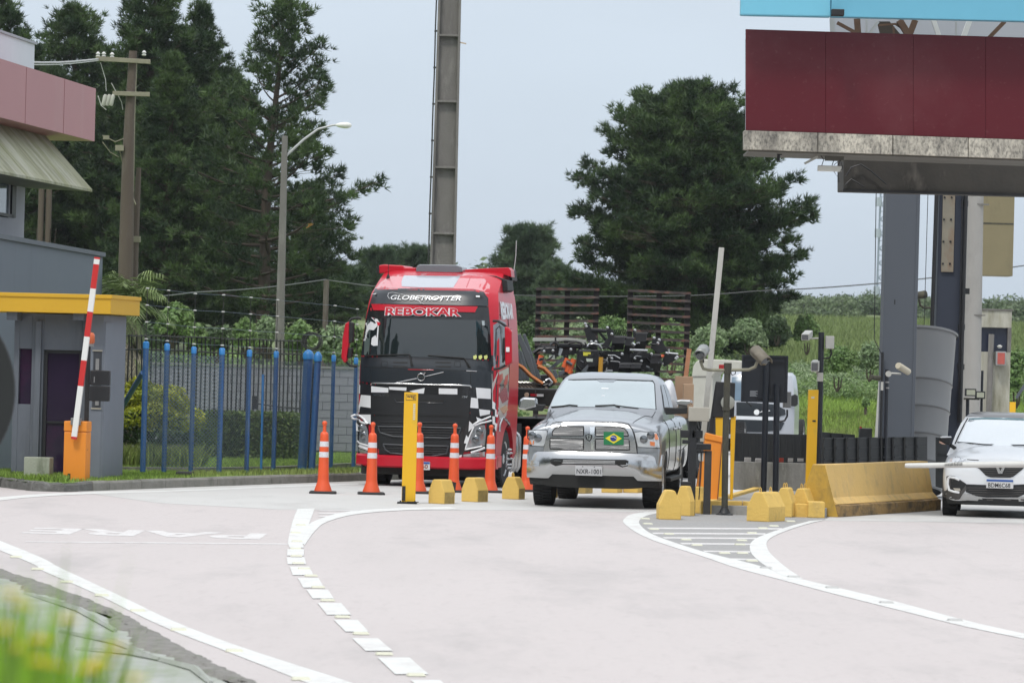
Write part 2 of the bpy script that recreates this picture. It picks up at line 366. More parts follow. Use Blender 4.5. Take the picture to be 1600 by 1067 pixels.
band('gore_line', [(1290, 812), (1250, 822), (1205, 840), (1199, 857), (1220, 880), (1255, 905)], [(1265, 814), (1225, 825), (1180, 842), (1172, 860), (1190, 880), (1222, 899)], z=.0055)
for y, x0, x1 in ((824, 1010, 1222), (832, 1018, 1196), (839, 1035, 1182), (848, 1062, 1173), (860, 1098, 1172), (872, 1132, 1182)):
    band('hatch_line', [(x0, y), (x1, y+1)], [(x0+4, y+2.2), (x1, y+3.2)])
band('thin_line', [(40, 845.5), (230, 847), (452, 849)], [(40, 847), (230, 848.6), (452, 850.6)])
band('shoulder_line', [(-60, 784), (0, 777), (60, 772), (150, 768.5), (222, 767), (296, 765), (425, 759.5), (560, 755)], [(-60, 790), (0, 782), (60, 776), (150, 771.5), (222, 769.5), (296, 767), (425, 761.5), (560, 757)])
# PARE painted for traffic leaving the toll
a = G(418, 833.5); b = G(36, 831); c = G(420, 843)
o = flat_text('road_lettering', 'PARE', (a.x, a.y, .0022), (-1, 0, 0), (0, -1, 0), a.x-b.x, a.y-c.y, m_worn, None, bold=.035); o['kind'] = 'structure'
# raised studs
m_stud = mat('stud_resin', (.62, .62, .50), .6, var=.1); m_stud2 = mat('stud_metal', (.45, .45, .44), .5, var=.1)
studs = {'pale stud beside the left edge line': ([(25, 871), (59, 890), (104, 910), (159, 931), (215, 955), (279, 985), (366, 1018), (470, 1062)], 'road studs along the left edge line', m_stud),
         'pale stud in the dashed lane line': ([(464, 846.5), (462, 858), (463, 869.5), (466, 881), (475, 889.5), (486, 900.5), (497, 918.5), (512, 939), (535, 965), (564, 991), (600, 1023), (650, 1056), (462, 833), (470, 821)], 'road studs in the dashed lane line', m_stud),
         'grey stud on the long curved line': ([(1300, 919), (1385, 942.5), (1492, 970), (1240, 902), (1197, 888)], 'road studs on the long curved line', m_stud2),
         'pale stud inside the hatched gore': ([(1175, 877), (1160, 865), (1132, 865), (1089, 852.5), (1072, 844), (1045, 835), (1022, 827.5), (1012, 819), (1156, 851.5), (1159, 845), (1175, 833.5), (1192, 826), (1209, 822.5), (1235, 815), (1008, 811)], 'road studs in the hatched gore', m_stud)}
ORD = 'first second third fourth fifth sixth seventh eighth ninth tenth eleventh twelfth thirteenth fourteenth fifteenth'.split()
for lab, (pl, grp, mm) in studs.items():
    me = None; pl = sorted(pl, key=lambda p_: -p_[1])
    for ni, (px, py) in enumerate(pl):
        if me is None:
            q = MB(); q.loft([[(-.065, -.05, 0), (.065, -.05, 0), (.065, .05, 0), (-.065, .05, 0)], [(-.055, -.035, .018), (.055, -.035, .018), (.055, .035, .018), (-.055, .035, .018)]]); me = q.mesh('stud'); me.materials.append(mm)
        o = bpy.data.objects.new('road_stud', me); COL.objects.link(o); g = G(px, py); o.location = (g.x, g.y, .004); o.rotation_euler = (0, 0, .15); tag(o, lab+', '+ORD[ni]+' nearest the camera', 'road stud', grp)
# ---- verge: soil edge and concrete gutter
m_soil = mat('soil', (.22, .21, .195), .95, var=.4, scale=6, bump=1, bscale=20, dirt=[((.2, .2, .18), .4, 5, (1, 1, 1)), ((.10, .13, .07), .3, 3, (1, 1, 1))])
m_gutter = mat('gutter_concrete', (.37, .385, .36), .9, var=.2, scale=1.2, bump=.5, bscale=14, dirt=[((.25, .28, .21), .45, 1.6, (1, .4, 1)), ((.20, .21, .20), .2, 5, (1, .5, 1)), ((.36, .37, .36), .25, 2.2, (1, .3, 1))])
E = [Vector((p[0], p[1], 0)) for p in EDGE]; pts = []
for i in range(len(E)-1):
    k = max(1, int((E[i+1]-E[i]).length/.12))
    for j in range(k): pts.append(E[i].lerp(E[i+1], j/k))
vv = []; nw = 9
for i, p in enumerate(pts):
    d = (pts[min(i+3, len(pts)-1)]-pts[max(i-3, 0)]).normalized(); nrm = Vector((d.y, -d.x, 0)); nrm = nrm if nrm.x < 0 else -nrm
    wob = .06*math.sin(i*.11)+.04*math.sin(i*.31+1)+rnd.uniform(-.03, .03)
    for j in range(nw):
        t = j/(nw-1); q = p - nrm*.04 + nrm*(t*(.26+wob) + rnd.uniform(-.02, .02)); hh = .003 + .022*math.sin(math.pi*t)*rnd.random()
        if j in (0, nw-1): hh = -.012
        vv.append((q.x, q.y, hh))
o = np_mesh('soil_edge', vv, [(i*nw+j, i*nw+j+1, (i+1)*nw+j+1, (i+1)*nw+j) for i in range(len(pts)-1) for j in range(nw-1)], m_soil, smooth=True); o['kind'] = 'structure'
gut = [(p[0]-.15, p[1]) for p in EDGE[1:]]; gut2 = [(p[0]-3.6, p[1]-.5) for p in EDGE[1:]][::-1]
sheet('concrete_gutter', gut+gut2, -.012, m_gutter)
for (a, b) in (((95, 985), (235, 1025)), ((235, 1025), (330, 1067)), ((120, 1012), (250, 1030)), ((40, 925), (180, 985))):
    A, B = G(*a), G(*b); q = MB(); mid = A.lerp(B, .5)+Vector((.1, .05, 0)); q.tube([A+Vector((0, 0, -.01)), mid, B], [.02, .035, .02], 5); o = q.build('gutter_lip', m_gutter, smooth=60); o['kind'] = 'structure'

# ---- left island, lawn, kerb
KB = [(-260, 740), (-120, 752), (0, 761), (50, 767), (100, 768.5), (146, 767), (172, 766), (222, 764), (296, 761), (425, 756.5), (560, 751.5), (640, 749)]
KW = [G(a, b) for a, b in KB]
m_lawn = mat('lawn_soil', (.16, .25, .06), .95, var=.3, scale=2, bump=.8, bscale=25, dirt=((.10, .10, .05), .3, 2, (1, 1, 1)))
sheet('lawn', [(p.x-.03, p.y+.08) for p in KW] + [(-1.5, 97), (-3, 130), (-60, 130), (-60, 60)], .135, m_lawn)
m_kerb = mat('kerb_concrete', (.23, .225, .20), .9, var=.25, scale=4, bump=.6, bscale=30, dirt=[((.10, .10, .085), .4, 3, (1, 1, 1)), ((.30, .30, .28), .3, 8, (1, 1, 1))])
m_kerb_d = mat('kerb_dark', (.12, .12, .11), .92, var=.4, scale=6, bump=.9, bscale=25, dirt=[((.26, .26, .25), .35, 5, (1, 1, 1))])
kr = bpy.data.objects.new('kerb', None); COL.objects.link(kr); kr['kind'] = 'structure'
cum = [];
def walk(pl, L, gap=.012):
    """cuts a polyline into pieces about L long"""
    segs = []
    for a, b in zip(pl, pl[1:]):
        k = max(1, round((b-a).length/L))
        for i in range(k):
            d = (b-a).normalized(); segs.append((a.lerp(b, i/k)+d*gap/2, a.lerp(b, (i+1)/k)-d*gap/2))
    return segs
for i, (a, b) in enumerate(walk(KW, .9)):
    left = a.x < KW[5].x - .05; h = .15 + rnd.uniform(-.006, .006)
    d = (b-a).normalized(); nrm = Vector((-d.y, d.x, 0)); off = nrm*.07
    q = MB(); sec = []
    for p in (a, a.lerp(b, .25), a.lerp(b, .5), a.lerp(b, .75), b):
        j = (rnd.uniform(-.015, .015) if left else rnd.uniform(-.002, .002)); hh = h + (rnd.uniform(-.02, .012) if left else 0); p = p+nrm*j
        sec.append([(p+v) for v in (Vector((0, 0, -.05)), nrm*.01+Vector((0, 0, hh-.03)), nrm*.035+Vector((0, 0, hh)), nrm*.15+Vector((0, 0, hh)), nrm*.15+Vector((0, 0, -.05)))])
    q.loft(sec); q.build('kerb_stone', m_kerb_d if left else m_kerb, kr, bevel=0)
# storm drain gap in the kerb
a = G(276, 757); q = MB(); q.box(a.x, a.y-.25, .0, a.x+.26, a.y+.35, .22); o = q.build('drain_surround', mat('drain_concrete', (.07, .07, .065), .9, var=.3, bump=.5), kr)
# base slab under the fence
FB = [(150, 735.5), (300, 737), (425, 735.5), (520, 731), (600, 727)]
FW = [G(a, b, .15) for a, b in FB]
for a, b in walk(FW, 1.4):
    d = (b-a).normalized(); nrm = Vector((-d.y, d.x, 0)); q = MB(); q.loft([[(p+v) for v in (nrm*-.06, nrm*-.06+Vector((0, 0, .075)), nrm*.09+Vector((0, 0, .075)), nrm*.09)] for p in (a, b)]); q.build('kerb_stone', m_kerb, kr)

# ---- grass
def blades(name, P0, n, h, wd, m, lean=.35, parent=None, hz=None):
    """P0: function(n) -> n x 3 root points"""
    p = P0(n); n = len(p); az = rng.uniform(0, 2*np.pi, n); hh = rng.uniform(.55, 1.15, n)*h; ww = rng.uniform(.6, 1.2, n)*wd
    sx = np.stack([np.cos(az), np.sin(az), np.zeros(n)], 1); ln = np.stack([-np.sin(az), np.cos(az), np.zeros(n)], 1)*(rng.normal(0, lean, n)*hh)[:, None]
    up = np.stack([np.zeros(n), np.zeros(n), hh], 1)
    v = np.stack([p-sx*ww[:, None]/2, p+sx*ww[:, None]/2, p+up*.55+ln*.35+sx*ww[:, None]*.4, p+up+ln, p+up*.55+ln*.35-sx*ww[:, None]*.4], 1)
    f = np.arange(n*5).reshape(n, 5); return np_mesh(name, v.reshape(-1, 3), f, m, parent)
m_grass = mat('grass_blade', (.32, .46, .10), .6, var=.3, scale=1.2, island=.45, trans=.35)
m_grass_y = mat('grass_blade_dry', (.34, .42, .13), .6, var=.3, scale=1.5, island=.4, trans=.35)
def quadpts(c4, z):
    A, B, C, D = [np.array(c[:2]) for c in c4]
    def f(n):
        s = rng.random(n)[:, None]; t = rng.random(n)[:, None]; q = (A*(1-s)+B*s)*(1-t)+(D*(1-s)+C*s)*t
        return np.concatenate([q, np.full((n, 1), z)], 1)
    return f
o = blades('verge_grass', quadpts([KW[1]+Vector((0, .25, 0)), KW[4]+Vector((0, .3, 0)), (KW[4].x-.1, KW[4].y+2.2), (KW[1].x, KW[1].y+3)], .13), 9000, .11, .014, m_grass); o['kind'] = 'stuff'
o = blades('verge_grass', quadpts([KW[4]+Vector((0, .3, 0)), KW[8]+Vector((0, .25, 0)), FW[1], FW[0]], .13), 5200, .07, .013, m_grass); o['kind'] = 'stuff'
o = blades('lawn_grass', quadpts([FW[0]+Vector((0, .2, 0)), FW[3]+Vector((0, .2, 0)), (-2.6, 96), (-8.6, 84)], .13), 26000, .10, .016, m_grass); o['kind'] = 'stuff'
o = blades('tall_grass', quadpts([FW[0]+Vector((-.2, 1.6, 0)), FW[1]+Vector((0, 1.6, 0)), FW[1]+Vector((0, 3.2, 0)), FW[0]+Vector((-.2, 3.2, 0))], .13), 2600, .42, .014, m_grass_y); o['kind'] = 'stuff'
o = blades('kerb_weeds', quadpts([G(300, 745, .15), G(560, 739, .15), G(560, 735, .15), G(300, 741, .15)], .15), 2600, .09, .013, m_grass_y); o['kind'] = 'stuff'
# near bank: tall grass and yellow flowers close to the camera
m_fg = mat('near_grass', (.32, .55, .05), .55, var=.3, scale=3, island=.4, trans=.45)
def nearpts(n):
    y = rng.uniform(4.6, 10.5, n); x = (rng.uniform(-420, 175, n)-800)/7000*y; z = .9+0*x
    return np.stack([x, y, z], 1)
n = 3300; p = nearpts(n); t = np.clip((p[:, 0]/p[:, 1]*7000+800)/175, -1, 1); keep = rng.random(n) < np.where(t < .25, 1, np.clip(1.05-t*1.0, .04, 1)); p = p[keep]
hgt = np.where(p[:, 0]/p[:, 1]*7000+800 < 60, 1.0, .84)
tip = 2.2-(rng.normal(962, 48, len(p))+np.clip((p[:, 0]/p[:, 1]*7000+800), 0, 200)*.45-545)/7000*p[:, 1]
az = rng.uniform(0, 2*np.pi, len(p)); ww = rng.uniform(.003, .007, len(p)); sx = np.stack([np.cos(az), np.sin(az), 0*az], 1)*ww[:, None]; ln = np.stack([rng.normal(0, .07, len(p)), rng.normal(0, .07, len(p)), 0*az], 1)
pt = p.copy(); pt[:, 2] = tip; pt += ln; pm = (p+pt)/2+ln*-.2
v = np.stack([p-sx, p+sx, pm+sx, pt, pm-sx], 1); o = np_mesh('foreground_grass', v.reshape(-1, 3), np.arange(len(p)*5).reshape(-1, 5), m_fg); o['kind'] = 'stuff'
m_fl = mat('flower_petal', (.85, .70, .06), .6, var=.1, trans=.3); m_st = mat('flower_stem', (.12, .20, .04), .7, var=.1)
fme = None
flw = [(18, 930, 7.5), (34, 948, 8.2), (104, 969, 8.0), (60, 1001, 7.6), (71, 1003, 8.4), (179, 1015, 7.5), (156, 1036, 7.8), (147, 1045, 8.1), (135, 1047, 7.4), (86, 1042, 8.2), (62, 1035, 7.2), (210, 1063, 7.8), (8, 985, 7), (28, 1015, 7.6)]
for px, py, Y in flw:
    Y *= .66; p = P(px, py, Y)
    t = thing('yellow_flower', (p.x, p.y, .9), 'small yellow wildflower on a thin stem in the blurred foreground grass', 'flower', 'yellow flowers in the foreground grass')
    MB().tube([(0, 0, 0), (.01, 0, (p.z-.9)*.6), (0, 0, p.z-.9)], .0022, 5).build('stem', m_st, t)
    q = MB()
    for k in range(8):
        a = k*math.pi/4; c, s_ = math.cos(a), math.sin(a); z = p.z-.9
        q.add([(c*.002, s_*.002, z), (c*.008-s_*.005, s_*.008+c*.005, z+.004), (c*.019, s_*.019, z+.001), (c*.008+s_*.005, s_*.008-c*.005, z+.004)], [(0, 1, 2, 3)])
    q.lathe([(0.001, z-.002), (.006, z+.001), (.004, z+.006)], 8); q.build('bloom', m_fl, t)
# ================================================================== left side: building, booth, fence
GREY = (.115, .13, .155)
m_bgrey = mat('grey_paint', GREY, .75, var=.08, scale=1.5, bump=.15, bscale=20, dirt=[((.075, .083, .09), .35, 3, (1.5, 1.5, .15)), ((.17, .18, .19), .15, 8, (1, 1, .4))])
m_bgrey2 = mat('pale_grey_paint', (.36, .37, .41), .75, var=.06, scale=1, dirt=[((.2, .2, .2), .12, 3, (1, 1, .2))])
m_pink = mat('faded_red_cladding', (.42, .18, .19), .45, var=.06, scale=.8, dirt=[((.44, .235, .235), .3, .6, (1, 1, .2))])
m_awn = mat('mouldy_shaded_awning', (.42, .42, .33), .8, var=.12, scale=1, bump=.3, bscale=9, dirt=[((.20, .21, .08), .55, .8, (.6, 1.2, .5)), ((.10, .10, .05), .4, 1.5, (.6, 2.5, .5)), ((.05, .05, .03), .2, 4, (.6, 2, .5))])  # green mould streaks; extra dark dirt also paints shade into the sheets
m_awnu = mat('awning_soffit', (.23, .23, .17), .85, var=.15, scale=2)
m_dark = mat('black_metal', (.012, .013, .015), .5, var=.3, scale=8, dirt=[((.035, .035, .032), .2, 12, (1, 1, 1))])
m_glassd = mat('dark_glass', (.035, .045, .055), .06, var=0, spec=1.0, ior=1.6)
m_yel = mat('yellow_paint', (.62, .36, .02), .6, var=.06, scale=1.5, bump=.1, bscale=15)
# office building (long side seen at a grazing angle)
DIRB = Vector((.11, 1, 0)).normalized()
def along(X0, Y0, Y, z): return Vector((X0+.11*(Y-Y0), Y, z))
ob = thing('office_building', (-10, 84, 0), 'two storey office with faded pink fascia, mouldy awning and white roof block', 'building')
q = MB(); B1 = lambda Y, z, o=0: along(-9.64-o, 88, Y, z)
def slab(q, Xo, Yo, y0, y1, z0, z1, depth, mi=0):
    a, b = along(Xo, Yo, y0, 0), along(Xo, Yo, y1, 0); nn = Vector((-1, .11, 0))*depth
    q.add([(p.x, p.y, z) for z in (z0, z1) for p in (a, b, b+nn, a+nn)], [(0, 1, 2, 3), (7, 6, 5, 4), (0, 4, 5, 1), (1, 5, 6, 2), (2, 6, 7, 3), (3, 7, 4, 0)], mi)
slab(q, -9.64, 88, 72, 88, 0, 4.72, 6); slab(q, -9.64, 88, 86.6, 88, 4.72, 5.62, 6, 0); slab(q, -9.72, 88, 72, 88, 5.6, 6.5, 6)
q.build('wall', m_bgrey2, ob, world=True)
fr = MB(); slab(fr, -9.60, 88, 72, 86.9, 4.74, 4.80, .12); slab(fr, -9.60, 88, 72, 86.9, 5.50, 5.62, .12)
for y in (78.9, 81.3, 83.6, 86.72): slab(fr, -9.60, 88, y, y+.10 if y < 86 else y+.35, 4.74, 5.62, .12)
wf = fr.build('window', m_dark, ob, world=True)
for y in (76.6, 79.02, 81.42, 83.72):
    q = MB(); slab(q, -9.66, 88, y, y+(2.28 if y < 83 else 2.98), 4.79, 5.51, .02); RM[wf.name] = RM[ob.name]; q.build('pane', mat('pale_window_glass', (.16, .2, .23), .08, var=0, spec=1.0, ior=1.8), wf, world=True)
q = MB(); slab(q, -8.49, 90, 70, 90, 6.40, 7.46, 1.2); q.build('fascia', m_pink, ob, world=True)
for y in (83.6, 87.0):
    q = MB(); slab(q, -8.484, 90, y, y+.02, 6.40, 7.46, .01); q.build('fascia_joint', mat('joint', (.36, .17, .18), .7), ob, world=True)
q = MB(); ai, ao = -9.05, -8.36
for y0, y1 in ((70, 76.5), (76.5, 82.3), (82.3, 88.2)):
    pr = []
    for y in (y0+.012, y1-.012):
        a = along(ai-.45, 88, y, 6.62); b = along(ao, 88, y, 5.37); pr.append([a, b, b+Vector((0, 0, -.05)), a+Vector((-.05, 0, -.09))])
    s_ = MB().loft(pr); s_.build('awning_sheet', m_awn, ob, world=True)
q = MB()
for y in (70, 88.1):
    pass
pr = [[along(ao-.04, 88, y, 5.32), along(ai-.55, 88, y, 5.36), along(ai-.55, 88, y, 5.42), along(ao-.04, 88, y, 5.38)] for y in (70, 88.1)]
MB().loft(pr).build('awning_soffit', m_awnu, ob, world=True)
q = MB(); slab(q, -9.96, 92, 80, 92, 6.9, 8.45, 4); q.build('roof_block', mat('white_wall_paint', (.62, .64, .70), .8, var=.04), ob, world=True)
q = MB(); slab(q, -9.92, 92, 80, 92.05, 8.45, 8.50, 4.2); q.build('parapet_cap', m_bgrey2, ob, world=True)
# lower annex
an = thing('annex', (-9, 82, 0), 'low blue grey annex wall with a sloping top edge behind the yellow roofed booth', 'building')
def slab2(q, Xo, Yo, sl, y0, y1, z0, z1, depth):
    a, b = Vector((Xo+sl*(y0-Yo), y0, 0)), Vector((Xo+sl*(y1-Yo), y1, 0)); nn = Vector((-1, sl, 0))*depth
    q.add([(p.x, p.y, z) for z in (z0, z1) for p in (a, b, b+nn, a+nn)], [(0, 1, 2, 3), (7, 6, 5, 4), (0, 4, 5, 1), (1, 5, 6, 2), (2, 6, 7, 3), (3, 7, 4, 0)])
q = MB(); slab2(q, -8.08, 88, .052, 74.5, 88, 0, 4.05, 1.6); q.build('wall', mat('blue_grey_wall', (.14, .165, .20), .75, var=.05, dirt=[((.10, .115, .14), .15, 1.2, (1, 1, .2))]), an, world=True)
q = MB(); slab2(q, -8.03, 88, .052, 74.3, 88.05, 4.05, 4.13, 1.7); q.build('coping', mat('coping', (.10, .115, .14), .6), an, world=True)
q = MB(); a = P(19, 430, 80); q.tube([(a.x, a.y, 3.1), (a.x+.02, a.y, 3.9)], .02, 6); o = q.build('roof_rod', mat('weathered_wood', (.24, .22, .17), .9, var=.2)); tag(o, 'thin pale rod standing on the yellow booth roof at far left', 'rod')

# ---- booth
def fr_local(root, px, py, yl):
    M = RM[root.name].inverted(); o = M @ CAM; d = (M @ (CAM+ray(px, py)))-o; return o + d*((yl-o.y)/d.y)
g = G(150, 747, .13)
bt = thing('toll_booth', (g.x, 72, .12), 'small blue grey booth with a thick yellow flat roof', 'booth', yaw=YAW)
L = lambda px, py, yl=0.: fr_local(bt, px, py, yl)
xr = L(160, 600).x; xl = L(18, 600).x
zt = L(150, 492).z
def lrect(root, x0, y0, x1, y1, yl): a = fr_local(root, x0, y1, yl); b = fr_local(root, x1, y0, yl); return a.x, a.z, b.x, b.z
q = MB()   # walls: built round the door and window openings
wx0, wz0, wx1, wz1 = lrect(bt, 28, 545, 50, 631, .1); dx0, dz0, dx1, dz1 = lrect(bt, 63, 548, 128, 745, .1)
q.box(xl, .1, 0, wx0, 1.6, zt); q.box(wx0, .1, 0, wx1, .25, wz0); q.box(wx0, .1, wz1, wx1, .25, zt); q.box(wx1, .1, 0, dx0, .25, zt); q.box(dx0, .1, dz1, dx1, .25, zt); q.box(dx1, .1, 0, xr-.2, .25, zt)
q.box(wx0, 1.5, 0, xr-.2, 1.6, zt)
q.build('wall', m_bgrey, bt, bevel=.006)
q = MB(); q.box(xr-.24, 0, 0, xr, 1.6, zt); q.box(L(163, 600).x-.05, .01, 0, L(163, 600).x, .5, zt-.12); q.build('corner_pillar', mat('lit_pillar_grey', (.165, .185, .22), .7, var=.08, bump=.1), bt, bevel=.006)  # wall grey lightened to paint light onto the pillar
q = MB(); q.box(L(51, 600).x+.015, .04, 0, L(62, 600).x-.005, .12, zt-.12); q.build('pilaster', m_bgrey, bt, bevel=.004)
m_purple = mat('booth_glass', (.022, .012, .035), .12, var=.3, scale=1.2, dirt=[((.06, .01, .05), .3, 1.4, (1, 1, 1))], spec=.6)
q = MB(); q.box(wx0, .17, wz0, wx1, .185, wz1); q.build('window', m_purple, bt)
q = MB(); q.box(dx0, .17, .02, dx1, .19, dz1); q.build('door', m_purple, bt)
q = MB(); q.box(dx0, .14, .02, dx0+.06, .2, dz1); q.box(dx1-.05, .14, .02, dx1, .2, dz1); q.box(dx0+.06, .14, dz1-.05, dx1-.05, .2, dz1); q.box(dx0+.06, .14, .9, dx1-.05, .2, .93); q.build('door_frame', m_dark, bt)
for a in (20, 124):
    x0, z0, x1, z1 = lrect(bt, a-10, 486, a+7, 500, -.25); q = MB(); q.box(x0, -.25, z0, x1, 0.09, z1+.05); q.build('roof_bracket', m_bgrey, bt)
rx1 = L(173, 480, -.35).x; rz0 = L(173, 491, -.35).z; rz1 = L(173, 462, -.35).z; rx0 = rx1-3.1
q = MB(); q.box(rx0, -.35, rz0, rx1, 1.75, rz1); q.build('roof', m_yel, bt, bevel=.008)
q = MB(); q.box(rx0-.02, -.37, rz1-.05, rx1+.02, 1.77, rz1+.012); q.build('roof_trim', m_yel, bt, bevel=.006)
x0, z0, x1, z1 = lrect(bt, 143, 549, 160, 637, -.02); q = MB(); q.box(x0-.01, -.02, z1, x1, 0.0, z1+.02); q.box(x0-.01, -.02, z0-.02, x1, 0, z0); q.build('niche_trim', mat('beige_trim', (.4, .37, .3), .6), bt)
q = MB(); q.box(x0+.005, -.006, z0, x1-.01, .004, z1); q.build('meter_niche', mat('niche_dark', (.05, .055, .065), .4, var=.3, scale=10), bt)
q = MB(); q.box((x0+x1)/2-.02, -.02, z0+.04, x1-.04, -.005, z0+.14); q.box((x0+x1)/2-.03, -.02, z1-.3, x1-.05, -.005, z1-.12); q.build('meter', mat('meter_grey', (.25, .25, .25), .4), bt)
# ticket device on its black post in front of the pillar
sp = thing('booth_terminal', (L(133, 740, -.45).x+0, 0, 0), 'black double box terminal on a black post beside the booth pillar', 'terminal')
p = P(134, 700, 71.3); sp.location = (p.x, 71.3, .13); RM[sp.name] = Matrix.Translation(sp.location)
zz = lambda py, px=134, Y=71.3: P(px, py, Y).z-.13
q = MB(); q.box(-.035, -.03, 0, .035, .03, zz(533)); q.build('post', m_dark, sp)
for a, b in ((578, 601), (602, 626)):
    q = MB(); q.box(.05, -.12, zz(b), .36, .1, zz(a)); q.bar((.2, 0, zz(b)+.02), (0, 0, zz(b)+.02), .03); q.build('case', mat('black_plastic', (.013, .013, .015), .45, var=.2), sp, bevel=.012)
q = MB(); q.box(.11, -.125, zz(597), .125, -.12, zz(588)); q.build('handle', mat('metal_grey', (.3, .3, .3), .4, metal=.7), sp)
q = MB(); q.lathe([(.045, zz(538)), (.07, zz(534)), (.07, zz(524)), (.05, zz(520)), (.01, zz(519))], 14, M=Matrix.Translation((.03, 0, 0))); q.build('lamp_lens', mat('orange_lens', (.55, .12, .04), .3, var=.05), sp, smooth=50)
q = MB(); q.box(-.02, -.05, zz(541), .08, .05, zz(537)); q.build('lamp_base', mat('metal_grey', (.3, .3, .3), .4), sp)
# concrete pillar box
g = P(60, 735, 71.2); q = MB(); q.box(-.21, -.12, 0, .21, .14, .36+.0); o = q.build('concrete_block', mat('mossy_concrete', (.33, .35, .28), .9, var=.15, bump=.4, dirt=[((.10, .12, .07), .5, 3, (1.5, 1, .4))]), None, bevel=.01); o.location = (g.x, 71.2, .13); o.rotation_euler = (0, 0, YAW); tag(o, 'small mossy grey concrete block standing in the grass before the booth', 'block')
# raised boom barrier
g = P(124, 748, 70.9)
bb = thing('boom_barrier', (g.x, 70.9, .13), 'orange barrier cabinet with its red and white boom raised beside the booth', 'barrier', yaw=YAW)
L2 = lambda px, py, yl=0.: fr_local(bb, px, py, yl)
m_or = mat('orange_paint', (.78, .26, .025), .5, var=.06, scale=3, bump=.08, bscale=10, dirt=[((.5, .18, .03), .15, 4, (1, 1, .4))])
x0 = L2(99.5, 700).x; x1 = L2(134, 700).x; h = L2(120, 658).z
q = MB(); q.box(x0, 0, 0, x1, .34, h-.17); q.build('cabinet', m_or, bb, bevel=.012)
q = MB(); q.box(x0-.006, -.006, h-.165, x1+.006, .346, h); q.build('cabinet_lid', m_or, bb, bevel=.015)
q = MB(); q.box(x0+.08, -.008, .0, x0+.12, 0.0, .12); q.build('notch', m_dark, bb)
q = MB(); q.lathe([(.006, 0), (.006, .004)], 8, M=Matrix.Translation((x1+.002, .12, .5)) @ Matrix.Rotation(R(90), 4, 'Y')); q.build('lock', m_dark, bb)
A, B = L2(115.5, 686, -.08), L2(152, 402, -.08); d = B-A
q = MB(); q.bar(A, A+d*.012+d*.015, .095, .07, mi=1); 
segs = [(686, 0), (682, 1)]
def bt_(py): return A + d*((686-py)/(686-402))
bm_ = thing('boom_tmp', (0, 0, 0), None, None); bpy.data.objects.remove(bm_)
cuts = [686, 682, 603, 563, 526, 487, 451, 413, 405, 402]; cols = [1, 0, 1, 0, 1, 0, 1, 0, 1]
q = MB()
for a, b, c in zip(cuts, cuts[1:], cols): q.bar(bt_(a), bt_(b), .085, .05, mi=c, up=(0, 1, 0))
q.build('boom', [mat('boom_white', (.76, .76, .74), .45, var=.04), mat('boom_red', (.55, .03, .03), .4, var=.05)], bb)
q = MB(); q.box(A.x-.07, -.05, h-.06, A.x+.09, .05, h+.05); q.build('boom_clamp', mat('metal_grey', (.3, .3, .3), .4), bb, bevel=.006)
# black round sign back, left edge, much nearer
Y = 24.; p = P(-138, 609, Y)
sg = thing('round_sign', (p.x, Y, 0), 'back of a large round black road sign cut off by the left edge', 'sign')
q = MB(); q.lathe([(.551, -.012), (.556, 0), (.551, .012)], 64, M=Matrix.Translation((0, 0, p.z)) @ Matrix.Rotation(R(90), 4, 'X')); q.build('disc', mat('sign_back', (.02, .021, .024), .6, var=.15), sg, smooth=40)
q = MB(); q.tube([(0, .05, -.1), (0, .05, p.z+.4)], .03, 8); q.build('post', mat('metal_grey', (.3, .3, .3), .4), sg, smooth=60)
for z in (-.3, .3): q = MB(); q.box(-.3, .012, p.z+z-.02, .3, .03, p.z+z+.02); q.build('bracket', mat('metal_grey', (.3, .3, .3), .4), sg)

# ---- blue post fence
m_blue = mat('blue_paint', (.03, .095, .24), .5, var=.15, scale=6, dirt=[((.10, .15, .22), .35, 9, (1, 1, .4))])
m_bcap = mat('blue_cap', (.03, .2, .5), .4, var=.05)
m_wire = mat('galvanised_wire', (.13, .17, .21), .5, metal=.3, var=.1)
m_wdark = mat('dark_steel', (.03, .032, .03), .6, var=.3, scale=12, dirt=[((.10, .07, .05), .2, 9, (1, 1, 1))])
fposts = [(223, 535, 735, .062), (256, 538, 735, .055), (298, 543, 736, .052), (342, 545, 737, .058), (385, 548, 736, .052), (427, 550, 733, .052), (517, 556, 729, .046), (552, 560, 727, .046)]
fence = thing('mesh_fence', (G(223, 735, .2).x, G(223, 735, .2).y, .2), 'chain link fence on blue round posts along the kerb', 'fence')
fx = []
for px, pt, pb, r in fposts:
    b = G(px, pb, .2); t_ = P(px+3, pt, b.y); fx.append((b, t_.z)); h = t_.z-.18; r *= .78
    q = MB(); rr = r
    q.lathe([(rr, .18), (rr, .18+h-.03)], 14, M=Matrix.Translation((b.x, b.y, 0))); q.build('post', m_blue, fence, smooth=50, world=True)
    q = MB(); q.lathe([(rr+.006, .18+h-.10), (rr+.006, .18+h), (rr*.6, .18+h+.02)], 14, M=Matrix.Translation((b.x, b.y, 0))); q.build('post_cap', m_bcap, fence, smooth=50, world=True)
    q = MB(); q.tube([(b.x, b.y, t_.z), (b.x, b.y, t_.z+.92)], .006, 5)
    q.build('insulator_rod', m_wdark, fence, world=True)
    for k in range(4):
        z = t_.z+.06+k*.285; q = MB(); q.lathe([(.015, z-.012), (.032, z-.006), (.032, z+.006), (.015, z+.012)], 10, M=Matrix.Translation((b.x, b.y, 0))); q.build('insulator', mat('white_ceramic', (.55, .55, .53), .3), fence, smooth=60, world=True)
q = MB(); g0, g1 = fx[0][0], G(166, 728, .2); g1.y += 1.0
q.tube([Vector((g0.x-.04, g0.y, P(223, 582, g0.y).z)), Vector((P(163, 665, g1.y).x, g1.y-.2, P(163, 668, g1.y).z-.2))], .045, 10); q.build('brace', m_blue, fence, smooth=60, world=True)
